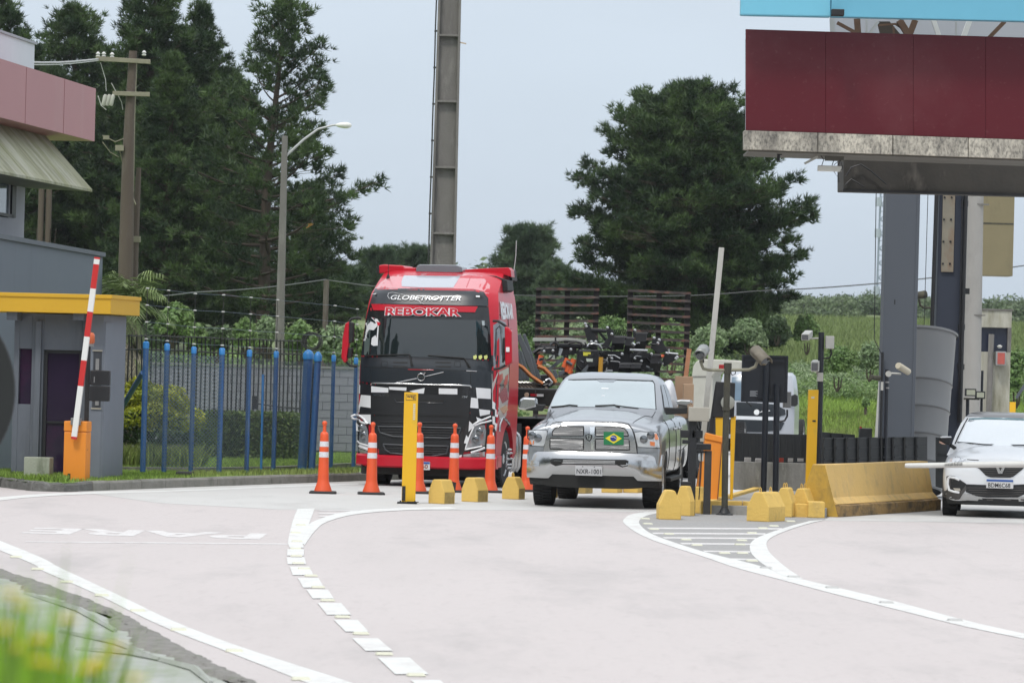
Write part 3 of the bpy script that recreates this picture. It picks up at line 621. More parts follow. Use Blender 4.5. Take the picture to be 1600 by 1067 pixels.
# strained wires and the diamond mesh
def zigmesh(q, a, b, z0, z1, s=.062, w=.0055):
    d = b-a; Lh = d.length; u = d/Lh; hgt = z1-z0; nrm = Vector((-u.y, u.x, 0)); k = int((Lh+hgt)/s)
    for i in range(k):
        for sg_ in (1, -1):
            # wires at 45 degrees clipped to the bay
            x0 = i*s - (hgt if sg_ > 0 else 0); x1 = x0+hgt if sg_ > 0 else x0-hgt
            if sg_ < 0: x0 = i*s; x1 = x0-hgt
            za, zb = z0, z1; xa, xb = x0, x1
            for lim in (0, Lh):
                pass
            def clip(xa, za, xb, zb):
                if xa > xb: xa, za, xb, zb = xb, zb, xa, za
                if xb <= 0 or xa >= Lh: return None
                if xa < 0: za += (zb-za)*(-xa)/(xb-xa); xa = 0
                if xb > Lh: zb += (za-zb)*(xb-Lh)/(xb-xa); xb = Lh
                return xa, za, xb, zb
            c = clip(xa, za, xb, zb)
            if not c: continue
            xa, za, xb, zb = c; p0 = a+u*xa; p1 = a+u*xb; p0.z = za; p1.z = zb
            dd = Vector((0, 0, w)) ; off = nrm*(.003*sg_)
            q.add([p0-dd+off, p1-dd+off, p1+dd+off, p0+dd+off], [(0, 1, 2, 3)])
q = MB()
for (a, za), (b, zb) in zip(fx, fx[1:]):
    zigmesh(q, a+Vector((0, -.06, 0)), b+Vector((0, -.06, 0)), .24, min(za, zb)-.12)
a, za = fx[-1]; b = a + (fx[-1][0]-fx[-2][0])*2.2; zigmesh(q, a+Vector((0, -.06, 0)), b+Vector((0, -.06, 0)), .24, za-.12)
o = q.build('wire_mesh', m_wire, fence, world=True); o['kind'] = 'stuff'
for k in range(4):
    q = MB(); q.tube([Vector((b.x, b.y, z_+.06+k*.285)) for b, z_ in fx], .003, 4); q.build('electric_wire', m_wire, fence, world=True)
# wide gate posts
for px, pt, pb, r, lab in ((476, 549, 735, .085, 'thick bright blue gate post leaning beside the black gate edge'), (491, 552, 737, .06, 'slimmer blue gate post right of the thick leaning one')):
    b = G(px-4, pb, .15); t_ = P(px+6, pt, b.y)
    gpst = thing('gate_post', (b.x, b.y, .15), lab, 'post', 'blue gate posts')
    q = MB(); q.tube([(b.x, b.y, .15), (b.x, b.y, .2), (t_.x, t_.y, t_.z-.12)], r, 16); q.build('shaft', m_blue, gpst, smooth=60, world=True)
    q = MB(); q.lathe([(r+.012, -.14), (r+.015, -.05), (r*.8, .0), (r*.3, .03)], 16, M=Matrix.Translation(t_)); q.build('cap', m_bcap, gpst, smooth=60, world=True)
b = G(484, 735, .15); t_ = P(487, 568, b.y+.15)
q = MB(); q.bar((b.x, b.y+.15, .2), (t_.x, t_.y, t_.z), .10, .06); q.box(P(497, 0, b.y).x-.02, b.y, P(0, 642, b.y).z-.2, P(497, 0, b.y).x+.06, b.y+.1, P(0, 642, b.y).z)
o = q.build('black_gate_edge', m_dark); tag(o, 'narrow black gate edge standing between the two blue gate posts', 'gate')
b = G(408.5, 735, .17); t_ = P(411.5, 585, b.y)
q = MB(); q.tube([(b.x, b.y-.1, .15), (t_.x, b.y-.1, t_.z)], .022, 8); o = q.build('thin_blue_post', mat('bright_blue', (.02, .2, .55), .45, var=.1), smooth=60); tag(o, 'thin short bright blue post before the chain link fence', 'post')
# razor wire coil
p = P(487, 533, 82.5); q = MB()
for k in range(9):
    r = .17-.004*k; c = Vector((rnd.uniform(-.04, .04), k*.03, rnd.uniform(-.03, .03))); q.tube([p+c+Vector((math.cos(a*math.pi/9)*r, .01*math.sin(a), math.sin(a*math.pi/9)*r)) for a in range(18)], .007, 5, close=True)
for k in range(60):
    a = rnd.uniform(0, 6.28); c = p+Vector((math.cos(a)*.165, rnd.uniform(0, .25), math.sin(a)*.165)); q.box(c.x-.02, c.y, c.z-.004, c.x+.02, c.y+.003, c.z+.004)
o = q.build('razor_wire_coil', m_wdark, smooth=60); tag(o, 'round coil of razor wire on top of the blue gate posts', 'razor wire')
# palisade fence with bent tops
pf = thing('palisade_fence', (-7.5, 86, .15), 'dark steel picket fence with bent tips behind the chain link fence', 'fence')
A0 = P(163, 528, 83.5); A1 = P(478, 540, 90); n = 46
for k in range(n):
    t = k/(n-1); c = A0.lerp(A1, t); px = 163+315*t; top = P(px, 521+t*11, c.y).z; bot = .5 if k < 16 else P(px, 648+rnd.uniform(-3, 3)+t*14-6, c.y).z
    lean = rnd.uniform(-.025, .025); q = MB(); q.tube([(c.x+rnd.uniform(-.01, .01), c.y, bot), (c.x+lean*.5, c.y, top-.42), (c.x+lean, c.y-.02, top-.2), (c.x+lean, c.y-.14, top)], .0155, 4); q.build('picket', m_wdark, pf, world=True)
for tz, r in ((.02, .012), (.29, .016)):
    q = MB(); q.tube([Vector((A0.lerp(A1, k/12).x, A0.lerp(A1, k/12).y-(.14 if tz < .1 else 0), P(163+315*k/12, 521+11*k/12, A0.lerp(A1, k/12).y).z-tz+rnd.uniform(-.012, .012))) for k in range(13)], r, 5); q.build('rail', m_wdark, pf, world=True)
q = MB(); q.tube([P(398, 630, 88), P(440, 636, 88.6), P(472, 638, 89)], .014, 5); q.build('rail', m_wdark, pf, world=True)
q = MB()
for k in range(26):
    t = k/25; c = A0.lerp(A1, t); cc = Vector((c.x, c.y-.1, P(163+315*t, 516+11*t, c.y).z)); q.tube([cc+Vector((math.cos(a*math.pi/6)*.13, 0, math.sin(a*math.pi/6)*.13)) for a in range(12)], .003, 3, close=True)
q.build('razor_wire', m_wdark, pf, world=True)['kind'] = 'stuff'
p = P(398, 628, 87.5); q = MB(); q.box(p.x-.05, p.y-.05, p.z-.14, p.x+.05, p.y, p.z+.12); q.build('lock_box', m_dark, pf, world=True)
# block wall
wl = thing('block_wall', (-5.5, 97, .1), 'long low lilac grey block wall behind the fences', 'wall')
m_blk = mat('block_grey', (.28, .28, .315), .9, var=.08, scale=5, bump=.4, bscale=30, island=.08)
wa = Vector((-9.2, 94.5, .1)); wb = Vector((-1.2, 98.5, .1)); wd = (wb-wa).normalized(); wn = Vector((-wd.y, wd.x, 0)); Lw = (wb-wa).length
q = MB(); q.bar(wa+Vector((0, 0, .86))+wn*.1, wb+Vector((0, 0, .86))+wn*.1, .14, 1.75); q.build('mortar', mat('mortar', (.23, .23, .26), .95), wl, world=True)
bme = None; rows = 10; bh = .178; bl = .395
for r_ in range(rows):
    k0 = 0
    while k0*bl < Lw-.1:
        if bme is None:
            c = MB(); c.box(-bl/2+.006, -.02, -bh/2+.006, bl/2-.006, .09, bh/2-.006); bme = c.mesh('block'); bme.materials.append(m_blk)
        if r_*(int(Lw/bl)+1)+k0 >= 0:
            o = bpy.data.objects.new('block', bme); COL.objects.link(o); o.parent = wl; s_ = (k0+.5+(.5 if r_ % 2 else 0))*bl
            p = wa+wd*s_+Vector((0, 0, .06+bh*(r_+.5)))+wn*rnd.uniform(-.004, .004); o.location = p-Vector(wl.location); o.rotation_euler = (0, 0, math.atan2(wd.y, wd.x))
        k0 += 1
q = MB(); q.bar(wa+Vector((0, 0, 1.87))+wn*.05, wb+Vector((0, 0, 1.87))+wn*.05, .2, .045); q.build('coping', mat('wall_coping', (.25, .25, .24), .9, var=.2), wl, world=True)
a = G(308, 716, .15); q = MB(); q.box(a.x, a.y, .15, a.x+1.1, a.y+.35, .24); o = q.build('garden_slab', m_kerb); tag(o, 'low grey concrete slab in the grass behind the chain link fence', 'slab')

# ---- poles
m_conc = mat('pole_concrete', (.17, .162, .15), .88, var=.18, scale=2, bump=.4, bscale=25, dirt=[((.09, .085, .08), .4, 1.3, (1.5, 1.5, .25)), ((.30, .29, .27), .25, 4, (1, 1, .3))])
m_wood = mat('old_wood', (.10, .078, .062), .9, var=.3, scale=5, stretch=(1, 1, .08), bump=.6, bscale=20, dirt=[((.23, .22, .19), .3, 2, (1, 1, .2))])
m_wood2 = mat('mossy_wood', (.25, .235, .17), .9, var=.25, scale=5, stretch=(1, 1, .2), bump=.5)
Y = 104.; pm = P(694, 300, Y); tp = P(697, 0, Y); bt2 = P(692, 410, Y)
cp = thing('concrete_mast', (bt2.x, Y, 0), 'tall tapering concrete mast with recessed panels rising behind the red truck', 'mast')
wz = lambda z: .595-.0105*(z-4.5)
top = 13.5
q = MB()
for sx in (-1, 1):
    q.loft([[(sx*(wz(z)/2), -.16, z), (sx*(wz(z)/2-.055), -.16, z), (sx*(wz(z)/2-.075), .16, z), (sx*(wz(z)/2), .16, z)] for z in (0, top)])
q.loft([[(-wz(z)/2+.06, -.02, z), (wz(z)/2-.06, -.02, z), (wz(z)/2-.06, .03, z), (-wz(z)/2+.06, .03, z)] for z in (0, top)])
q.build('shaft', m_conc, cp, bevel=.008)
zs = [P(692, y, Y).z for y in (365, 262, 157, 55)]; step = zs[1]-zs[0]
for i in range(-3, 7):
    z = zs[0]+i*step
    if 0 < z < top: q = MB(); q.box(-wz(z)/2+.055, -.15, z-.025, wz(z)/2-.055, -.02, z+.025); q.build('cross_rib', m_conc, cp, bevel=.006)
q = MB(); q.tube([(-wz(z)/2-.04+.004*math.sin(z*3), -.1, z) for z in np.linspace(0, top, 24)], .018, 5)
for z in np.linspace(.5, top-.3, 16): q.box(-wz(z)/2-.065, -.12, z-.02, -wz(z)/2+.005, -.08, z+.02)
q.build('conduit', m_wdark, cp)
p = P(716, 67, Y); q = MB(); q.bar((wz(p.z)/2-.02, -.1, p.z), (wz(p.z)/2+.14, -.1, p.z-.03), .03); q.build('peg', mat('peg', (.5, .4, .3), .7), cp)
# street light
Y = 106.; b = P(437, 525, Y); t_ = P(447, 213, Y)
sl = thing('street_lamp', (b.x, Y, 0), 'slim concrete street lamp post with one curved arm and white head', 'street lamp')
q = MB(); q.loft([[(-w_/2, -w_/2, z), (w_/2, -w_/2, z), (w_/2, w_/2, z), (-w_/2, w_/2, z)] for w_, z in ((.25, 0), (.20, 3), (.13, t_.z))]); q.build('post', m_conc, sl, bevel=.015)
pl = [P(450, 243, Y), P(475, 218, Y), P(497, 202, Y), P(520, 196, Y), P(530, 195, Y)]; pl = [p_-Vector(sl.location) for p_ in pl]; pl[0].x = .05
q = MB(); q.tube(pl, [.03, .028, .026, .025, .025], 8); q.build('arm', mat('galvanised', (.45, .46, .46), .5, metal=.3), sl, smooth=60)
c = P(537, 196, Y)-Vector(sl.location); q = MB(); q.lathe([(.02, -.2), (.07, -.12), (.1, 0), (.1, .1), (.06, .17), (.01, .19)], 12, M=Matrix.Translation(c) @ Matrix.Rotation(R(90), 4, 'Y') @ Matrix.Diagonal((.75, 1, 1, 1))); q.build('lamp_head', mat('lamp_white', (.75, .75, .7), .3), sl, smooth=60)
# utility pole
Y = 112.; b = P(200, 465, Y); t_ = P(208, 82, Y)
up = thing('utility_pole', (P(195, 540, Y).x, Y, 0), 'weathered utility pole with two cross arms and insulators', 'utility pole')
O = Vector(up.location); LP = lambda px, py, yy=Y: P(px, py, yy)-O
q = MB(); q.tube([(0, 0, 0), LP(197, 400), LP(200, 250), LP(203, 170), LP(208, 80)], [.20, .185, .15, .12, .10], 12); q.build('pole', m_wood, up, smooth=60)
for (xa, ya, xb, yb) in ((150, 92, 235, 97), (176, 146, 234, 148)):
    q = MB(); q.bar(LP(xa, ya, Y-.16), LP(xb, yb, Y-.16), .10, .11); q.build('cross_arm', m_wood2, up, bevel=.008)
q = MB(); q.tube([LP(213, 100), LP(210, 180), LP(208, 300)], .025, 6); q.tube([LP(186, 230), LP(200, 290), LP(212, 320)], .02, 6); q.build('conduit', m_wood2, up, smooth=60)
m_cer = mat('white_ceramic', (.55, .55, .53), .3)
for px, py in ((153, 92), (162, 92), (175, 93), (225, 90)): q = MB(); c = LP(px, py, Y-.16); q.lathe([(.03, 0), (.06, .03), (.03, .06), (.06, .09), (.02, .14)], 10, M=Matrix.Translation(c+Vector((0, 0, .03)))); q.build('insulator', m_cer, up, smooth=60)
for px in (163, 169, 175): q = MB(); c = LP(px, 157, Y-.2); q.lathe([(.04, -.14), (.055, -.1), (.05, 0), (.055, .1), (.03, .15)], 10, M=Matrix.Translation(c) @ Matrix.Rotation(R(12), 4, 'Y')); q.build('fuse_cutout', mat('fuse_grey', (.42, .42, .36), .5), up, smooth=60)
q = MB(); c = LP(190, 232, Y-.2); q.box(c.x-.16, c.y, c.z-.06, c.x+.05, c.y+.14, c.z+.08); c = LP(166, 215, Y-.2); q.box(c.x-.08, c.y, c.z-.05, c.x+.07, c.y+.1, c.z+.05); q.tube([LP(160, 212), LP(180, 222), LP(196, 216)], .015, 5); q.tube([LP(160, 222), LP(172, 238), LP(186, 246)], .012, 5); q.build('junction_box', m_wood2, up)
q = MB(); q.tube([LP(157, 98), LP(165, 125), LP(166, 143)], .008, 4); q.tube([LP(174, 130), LP(190, 160), LP(192, 172)], .008, 4); q.tube([LP(153, 150), LP(158, 165), LP(166, 172)], .01, 4); q.build('jumper_wire', m_cer, up)
q = MB(); b2 = thing('side_pole', (P(208, 540, Y+.5).x, Y+.5, 0), 'shorter thin wooden pole standing against the utility pole', 'pole')
q.tube([(0, 0, 0), P(209, 400, Y+.5)-Vector(b2.location), P(217, 262, Y+.5)-Vector(b2.location)], [.14, .12, .06], 10); q.build('shaft', m_wood, b2, smooth=60)
q = MB(); q.box(-.11, -.12, 4.95, .11, .1, 5.1); q.build('clamp', m_wood2, b2)
# small back poles
for i, (px, pt, r, lab) in enumerate(((65, 300, .085, 'left of two far thin poles below the awning edge'), (77, 285, .085, 'right of two far thin poles below the awning edge'))):
    Y = 125.; p = P(px, pt, Y); q = MB(); q.tube([(p.x, Y, 0), (p.x, Y, p.z+.8)], r, 8); o = q.build('far_pole', m_wood, smooth=60); tag(o, lab, 'pole', 'far thin poles')
p = P(510, 437, 130); q = MB(); q.tube([(p.x, 130, 0), (p.x, 130, p.z)], .08, 8); o = q.build('cable_pole', m_wood, smooth=60); tag(o, 'slim dark pole carrying the cable in front of the pines', 'pole')
# cables
m_cab = mat('cable', (.08, .08, .08), .6, var=0)
def cable(name, pts, r, lab, m=m_cab, grp=None):
    q = []
    for a, b in zip(pts, pts[1:]):
        for k in range(8): q.append(a.lerp(b, k/8)-Vector((0, 0, .12*math.sin(math.pi*k/8)*(b-a).length/25)))
    q.append(pts[-1]); o = MB().tube(q, r, 4).build(name, m); tag(o, lab, 'cable', grp); return o
cable('cable', [P(215, 464, 112), P(300, 457, 118), P(508, 437, 130), P(700, 452, 150), P(830, 462, 160)], .016, 'long sagging cable crossing in front of the left pines', mat('cable_grey', (.10, .11, .10), .6, var=0))
cable('cable', [P(1600, 415, 176), P(1370, 443, 170), P(1180, 455, 166), P(1080, 462, 164), P(830, 462, 160)], .022, 'cable running right from the ramps across the sky', m_cab)
for i, (y0, y1) in enumerate(((88, 92), (90, 93), (94, 95))): cable('cable', [P(-40, y0, 90), P(154, y1, 111.8)], .012, ['upper', 'middle', 'lowest'][i]+' of three pale wires from office roof to utility pole', mat('pale_wire', (.5, .5, .5), .5, var=0), 'overhead wires at the utility pole')
# bird
p = P(484, 353, 100); q = MB(); q.loft([[(p.x+x_+math.cos(a*1.047)*r_, p.y+math.sin(a*1.047)*r_, p.z+z_) for a in range(6)] for x_, z_, r_ in ((-.08, -.06, .003), (-.04, -.03, .02), (0, 0, .028), (.05, .03, .02), (.09, .04, .004))]); q.add([(p.x-.02, p.y, p.z), (p.x+.04, p.y, p.z+.02), (p.x+.06, p.y-.12, p.z+.06), (p.x-.04, p.y-.18, p.z+.04)], [(0, 1, 2, 3)]); q.add([(p.x-.02, p.y, p.z), (p.x+.04, p.y, p.z+.02), (p.x+.08, p.y+.12, p.z+.05), (p.x-.0, p.y+.18, p.z+.03)], [(0, 1, 2, 3)])
o = q.build('bird', mat('bird_orange', (.4, .2, .06), .7)); tag(o, 'small orange brown bird flying before the open pine', 'bird')
# ================================================================== right side: island, canopy, columns
def rect(px0, py0, px1, py1, Y):
    c = P((px0+px1)/2, (py0+py1)/2, Y); w_ = abs(px1-px0)/FOC*Y; h = abs(py1-py0)/FOC*Y; return c.x-w_/2, c.z-h/2, c.x+w_/2, c.z+h/2
def pt(px, py, Y): return P(px, py, Y)
m_yb = mat('yellow_block_paint', (.70, .47, .12), .75, var=.1, scale=4, bump=.35, bscale=25, dirt=[((.35, .25, .12), .2, 5, (1, 1, .5)), ((.20, .15, .07), .2, 6, (1, 1, 1))])
m_yb2 = mat('brownish_block', (.42, .30, .10), .85, var=.2, scale=4, bump=.5, bscale=20, dirt=[((.16, .12, .06), .4, 4, (1, 1, 1)), ((.05, .05, .04), .15, 7, (1, 1, 1))])
# raised island
isl = gp([(1096, 798), (1120, 804), (1200, 808), (1292, 806)], .0)
A_ = Vector((math.sin(-YAW), math.cos(-YAW), 0))
i0 = G(1094, 803); i1 = G(1290, 809)
m_isl = mat('island_concrete', (.33, .32, .30), .9, var=.15, scale=2, bump=.4, bscale=25, dirt=[((.2, .2, .18), .3, 3, (1, 1, 1))])
far0 = i0+A_*34; far1 = i1+A_*34
q = MB(); q.add([(p.x, p.y+.12, z) for z in (-.02, .135) for p in (i0, i1, far1, far0)], [(4, 5, 6, 7), (0, 1, 5, 4), (1, 2, 6, 5), (2, 3, 7, 6), (3, 0, 4, 7)]); o = q.build('traffic_island', m_isl); o['kind'] = 'structure'
ik = bpy.data.objects.new('island_kerb', None); COL.objects.link(ik); ik['kind'] = 'structure'
for a, b in walk([i0, G(1160, 803.5), G(1225, 807), G(1288, 809)], .75):
    q = MB(); q.loft([[(p+v) for v in (Vector((0, 0, -.02)), Vector((0, 0, .20)), Vector((0, .15, .20)), Vector((0, .15, -.02)))] for p in (a, b)]); q.build('kerb_stone', m_yb, ik, bevel=.012)
for a, b in walk([i0+Vector((0, .15, 0)), i0+A_*22], 1.0):
    q = MB(); q.loft([[(p+v) for v in (Vector((0, 0, -.02)), Vector((0, 0, .18)), Vector((.12, 0, .18)), Vector((.12, 0, -.02)))] for p in (a, b)]); q.build('kerb_stone', m_yb, ik, bevel=.012)
# concrete blocks: gabled ends
def block(px, py, wpx, hpx, yaw, label, deep=.5, m=m_yb, loop=False, zb=0., top=.34, sh=.5, side=None):
    g = G(px, py, zb); s = SCL(g.y); w_ = wpx/s; h = hpx/s
    t = thing('concrete_block', (g.x, g.y+deep/2*.3, zb), label, 'block', 'yellow concrete lane blocks', yaw=yaw)
    pr = [(-w_/2, 0), (w_/2, 0), (w_/2, h*sh), (w_*top/2+.012, h-.01), (w_*top/2-.01, h), (-w_*top/2+.01, h), (-w_*top/2-.012, h-.01), (-w_/2, h*sh)]
    q = MB(); q.prism(pr, 0, deep); q.build('block_body', m, t, bevel=.014)
    if loop:
        for dy in (.12, deep-.12):
            q = MB(); q.tube([(-.03, dy, h-.02), (-.028, dy, h+.05), (-.02, dy, h+.068), (-.005, dy, h+.05), (0, dy, h-.02)], .008, 6); q.build('lifting_loop', mat('loop_yellow', (.6, .4, .1), .6), t, smooth=60)
    if side:
        q = MB(); q.add([(w_/2+.002, .02, .01), (w_/2+.002, deep-.03, .01), (w_/2+.002, deep-.03, h*sh-.01), (w_/2+.002, .02, h*sh-.01)], [(0, 1, 2, 3)]); q.build('bare_side', side, t)
    return t
block(1047, 812, 35, 46, R(4), 'yellow block nearest the camera left of the black sensor post', .38)
block(1066, 806, 27, 47, R(-30), 'yellow block tucked behind the nearest one beside the pickup wheel', .16)
block(1087, 802, 26, 42, R(-34), 'yellow block directly right of the black sensor post', .16, top=.2)
block(1184, 815, 38, 46, R(-26), 'largest yellow block in front of the two black sign posts', .62, loop=True)
block(1224, 808, 27, 46, R(-14), 'narrow yellow block with a lifting loop right of the sign posts', .4, loop=True)
block(1250, 807, 28, 44, R(-20), 'yellow block with two lifting loops left of the tall yellow post', .42, loop=True)
q = MB(); g = G(1263, 809); q.box(g.x, g.y+.1, 0, g.x+.25, g.y+.5, .24); o = q.build('kerb_end_block', m_yb, bevel=.015); tag(o, 'low square yellow block at the foot of the tall yellow post', 'block')
block(681, 787, 30, 38, R(-34), 'yellow block with brown side and black flap right of the wide yellow post', .3, side=m_yb2, top=.45)
block(733, 784, 31, 38, R(-34), 'scuffed yellow block with a dark stain in front of the truck grille', .3, side=m_yb2, top=.45)
block(797, 780, 29, 35, R(-24), 'yellow block with loops between the truck step and the pickup', .26, side=m_yb2, loop=True, top=.4)
block(848, 778, 24, 32, R(-20), 'yellow block behind the left front wheel of the pickup', .4)
block(905, 771, 20, 26, R(-20), 'brownish block seen between the wheels under the pickup', .4, m=m_yb2)
block(952, 770, 26, 24, R(-15), 'yellow block seen under the middle of the pickup', .4)
block(985, 770, 24, 24, R(-15), 'yellow block seen under the pickup beside its right wheel', .4)
block(1012, 770, 22, 26, R(-10), 'yellow block partly hidden by the right front pickup wheel', .4)
g = G(700, 786); q = MB(); q.add([(g.x-.02, g.y, .1), (g.x+.1, g.y-.05, .10), (g.x+.12, g.y, .32), (g.x-.04, g.y+.03, .36), (g.x-.02, g.y+.02, .1), (g.x+.1, g.y-.03, .10), (g.x+.12, g.y+.02, .32), (g.x-.04, g.y+.05, .36)], [(0, 1, 2, 3), (7, 6, 5, 4), (0, 4, 5, 1), (1, 5, 6, 2), (2, 6, 7, 3), (3, 7, 4, 0)]); o = q.build('rubber_flap', mat('black_plastic', (.013, .013, .015), .45)); tag(o, 'black rubber flap leaning on the yellow block beside the wide post', 'flap')
# ---- cones
m_cone = mat('cone_orange', (.78, .105, .03), .45, var=.06, scale=5, dirt=[((.5, .09, .04), .2, 4, (1, 1, .5))])
m_cref = mat('cone_reflector', (.72, .72, .76), .35, var=.1, scale=20)
m_cbase = mat('cone_base', (.03, .03, .03), .8, var=.3)
g = G(504.5, 771)
cone = thing('traffic_cone', (g.x, g.y, .001), 'orange traffic cone standing apart at the left end of the row', 'cone', 'orange traffic cones before the truck')
q = MB(); q.loft([[(x*.215, y*.215, z) for x, y in ((-1, -.8), (-.8, -1), (.8, -1), (1, -.8), (1, .8), (.8, 1), (-.8, 1), (-1, .8))] for z in (0, .03)]+[[(x*.2, y*.2, .042) for x, y in ((-1, -.8), (-.8, -1), (.8, -1), (1, -.8), (1, .8), (.8, 1), (-.8, 1), (-1, .8))]]); q.build('base', m_cbase, cone)
cprof = [(.145, .035), (.14, .06), (.095, .19), (.09, .23), (.068, .90), (.066, .955), (.052, .985), (.03, .995), (.026, 1.07), (.03, 1.10)]
q = MB(); q.lathe(cprof, 24); q.build('cone_body', m_cone, cone, smooth=45)
q = MB(); q.lathe([(.02, 1.09), (.036, 1.105), (.042, 1.13), (.036, 1.155), (.015, 1.168)], 16); q.build('ball_top', m_cone, cone, smooth=70)
for z0, z1 in ((.585, .672), (.755, .84)):
    r_ = lambda z: .09-(z-.23)*(.022/.67)+.002
    q = MB(); q.lathe([(r_(z0), z0), (r_(z1), z1)], 24, cap=False); q.build('reflective_band', m_cref, cone, smooth=60)
for px, py, lab, hs in ((580, 772.5, 'orange traffic cone before the left headlight of the truck', 1.0), (653, 771, 'orange traffic cone half hidden behind the wide yellow post', 1.0), (708.5, 769, 'orange traffic cone right of the truck plate', .98), (765, 769.5, 'orange traffic cone before the right headlight of the truck', .97), (822, 768, 'orange traffic cone almost hidden behind the left pickup wheel', .95)):
    g = G(px, py); dup(cone, (g.x, g.y, .001), rnd.uniform(0, .15), lab, hs)
# ---- wide yellow post with maker's sign
g = G(638, 787)
wp = thing('sensor_pillar', (g.x, g.y, 0), 'wide flat yellow sensor pillar with a weg sign in front of the truck', 'pillar')
s = SCL(g.y); h = (787-613)/s; wd_ = 21.5/s
m_yp = mat('yellow_pillar_paint', (.78, .44, .012), .5, var=.05, scale=2, dirt=[((.5, .36, .06), .12, 6, (1, 1, .5))])
q = MB(); q.box(-wd_/2, 0, .03, wd_/2, .09, h); q.build('panel', m_yp, wp, bevel=.006)
q = MB(); q.box(-.17, -.08, 0, .13, .2, .028); q.box(-.02, -.1, .028, .16, -.05, .04); q.build('base_plate', m_dark, wp, bevel=.004)
for x in (-.12, .1): q = MB(); q.lathe([(.012, .02), (.012, .05)], 8, M=Matrix.Translation((x, -.05, 0))); q.build('bolt', m_dark, wp)
q = MB(); q.box(-wd_/2+.005, -.012, .05, -wd_/2+.055, 0, .27); q.build('black_plate', m_dark, wp)
q = MB(); q.box(-wd_/2+.025, -.004, h-.12, wd_/2-.03, 0, h-.03); q.build('sign_plate', mat('sign_dark', (.02, .025, .04), .5), wp)
q = MB(); q.box(-wd_/2+.032, -.006, h-.113, wd_/2-.037, -.004, h-.037); q.build('sign_face', m_yp, wp)
flat_text('sign_text', 'weg', (-wd_/2+.04, -.008, h-.105), (1, 0, 0), (0, 0, 1), wd_-.085, .062, mat('sign_dark', (.02, .025, .04), .5), wp, bold=.012)
q = MB()
for k in range(9): q.box(wd_/2-.07, -.004, h-.19-k*.028, wd_/2-.035, 0, h-.172-k*.028)
o = q.build('sticker', mat('faded_sticker', (.62, .60, .45), .6), wp); o['kind'] = 'stuff'
# ---- black sensor post by the pickup (with grey box)
Y = 66.3; g = G(1079, 804)
s1 = thing('sensor_post', (g.x, Y, 0), 'black post with a grey metal box on top beside the pickup door', 'post')
O = Vector(s1.location); lx = lambda px, py, yy=Y: P(px, py, yy)-O
q = MB(); q.bar((0, 0, 0), lx(1083, 640), .115, .08); q.build('shaft', m_dark, s1, bevel=.006)
x0, z0, x1, z1 = rect(1076, 636, 1108, 658, Y-.1); q = MB(); q.box(x0-O.x, -.2, z0, x1-O.x, .02, z1); q.build('grey_box', mat('grey_box_paint', (.36, .34, .29), .6, var=.1, scale=6, bump=.1), s1, bevel=.012)
x0, z0, x1, z1 = rect(1063, 672, 1098, 684, Y); q = MB(); q.box(x0-O.x, -.04, z0, x1-O.x, .06, z1); q.build('sensor_bar', m_dark, s1, bevel=.01)
x0, z0, x1, z1 = rect(1063, 752, 1080, 778, Y); q = MB(); q.box(x0-O.x, -.05, z0, x1-O.x, .05, z1); q.build('lower_box', m_dark, s1, bevel=.01)
x0, z0, x1, z1 = rect(1066, 687, 1077, 693, Y); q = MB(); q.box(x0-O.x, -.05, z0, x1-O.x, .05, z1); q.build('lower_sensor', m_dark, s1, bevel=.005)
q = MB(); q.tube([lx(1092, 658), lx(1095, 668), lx(1091, 676)], .012, 6); q.tube([lx(1088, 658), lx(1090, 668), lx(1096, 676), lx(1094, 684)], .01, 6); q.tube([lx(1073, 694), lx(1066, 702), lx(1059, 704)], .005, 5); q.build('hanging_cable', m_dark, s1, smooth=60)
# bracket frame right of it
s2 = thing('steel_bracket', (P(1106, 800, 66.8).x, 66.8, .0), 'dark steel upright with a flat top plate before the orange cabinet', 'bracket'); O2 = Vector(s2.location); lx2 = lambda px, py, yy=66.8: P(px, py, yy)-O2
x0, z0, x1, z1 = rect(1100, 704, 1111, 803, 66.8); q = MB(); q.box(x0-O2.x, 0, 0, x1-O2.x, .09, z1); q.build('upright', mat('bracket_steel', (.06, .055, .05), .6, var=.3, scale=9), s2)
x0, z0, x1, z1 = rect(1084, 693, 1111, 703, 66.8); q = MB(); q.box(x0-O2.x, -.05, z0, x1-O2.x, .15, z1); q.build('top_plate', m_dark, s2, bevel=.008)
q = MB(); q.tube([lx2(1096, 705), lx2(1095, 740), lx2(1092, 780)], .01, 6); q.bar(lx2(1088, 706), lx2(1104, 706), .03); q.build('rod', m_dark, s2)
x0, z0, x1, z1 = rect(1093, 703, 1099, 720, 66.9); q = MB(); q.box(x0-O2.x, 0, z0, x1-O2.x, .03, z1); q.build('pale_plate', mat('pale_metal', (.5, .5, .46), .5), s2)
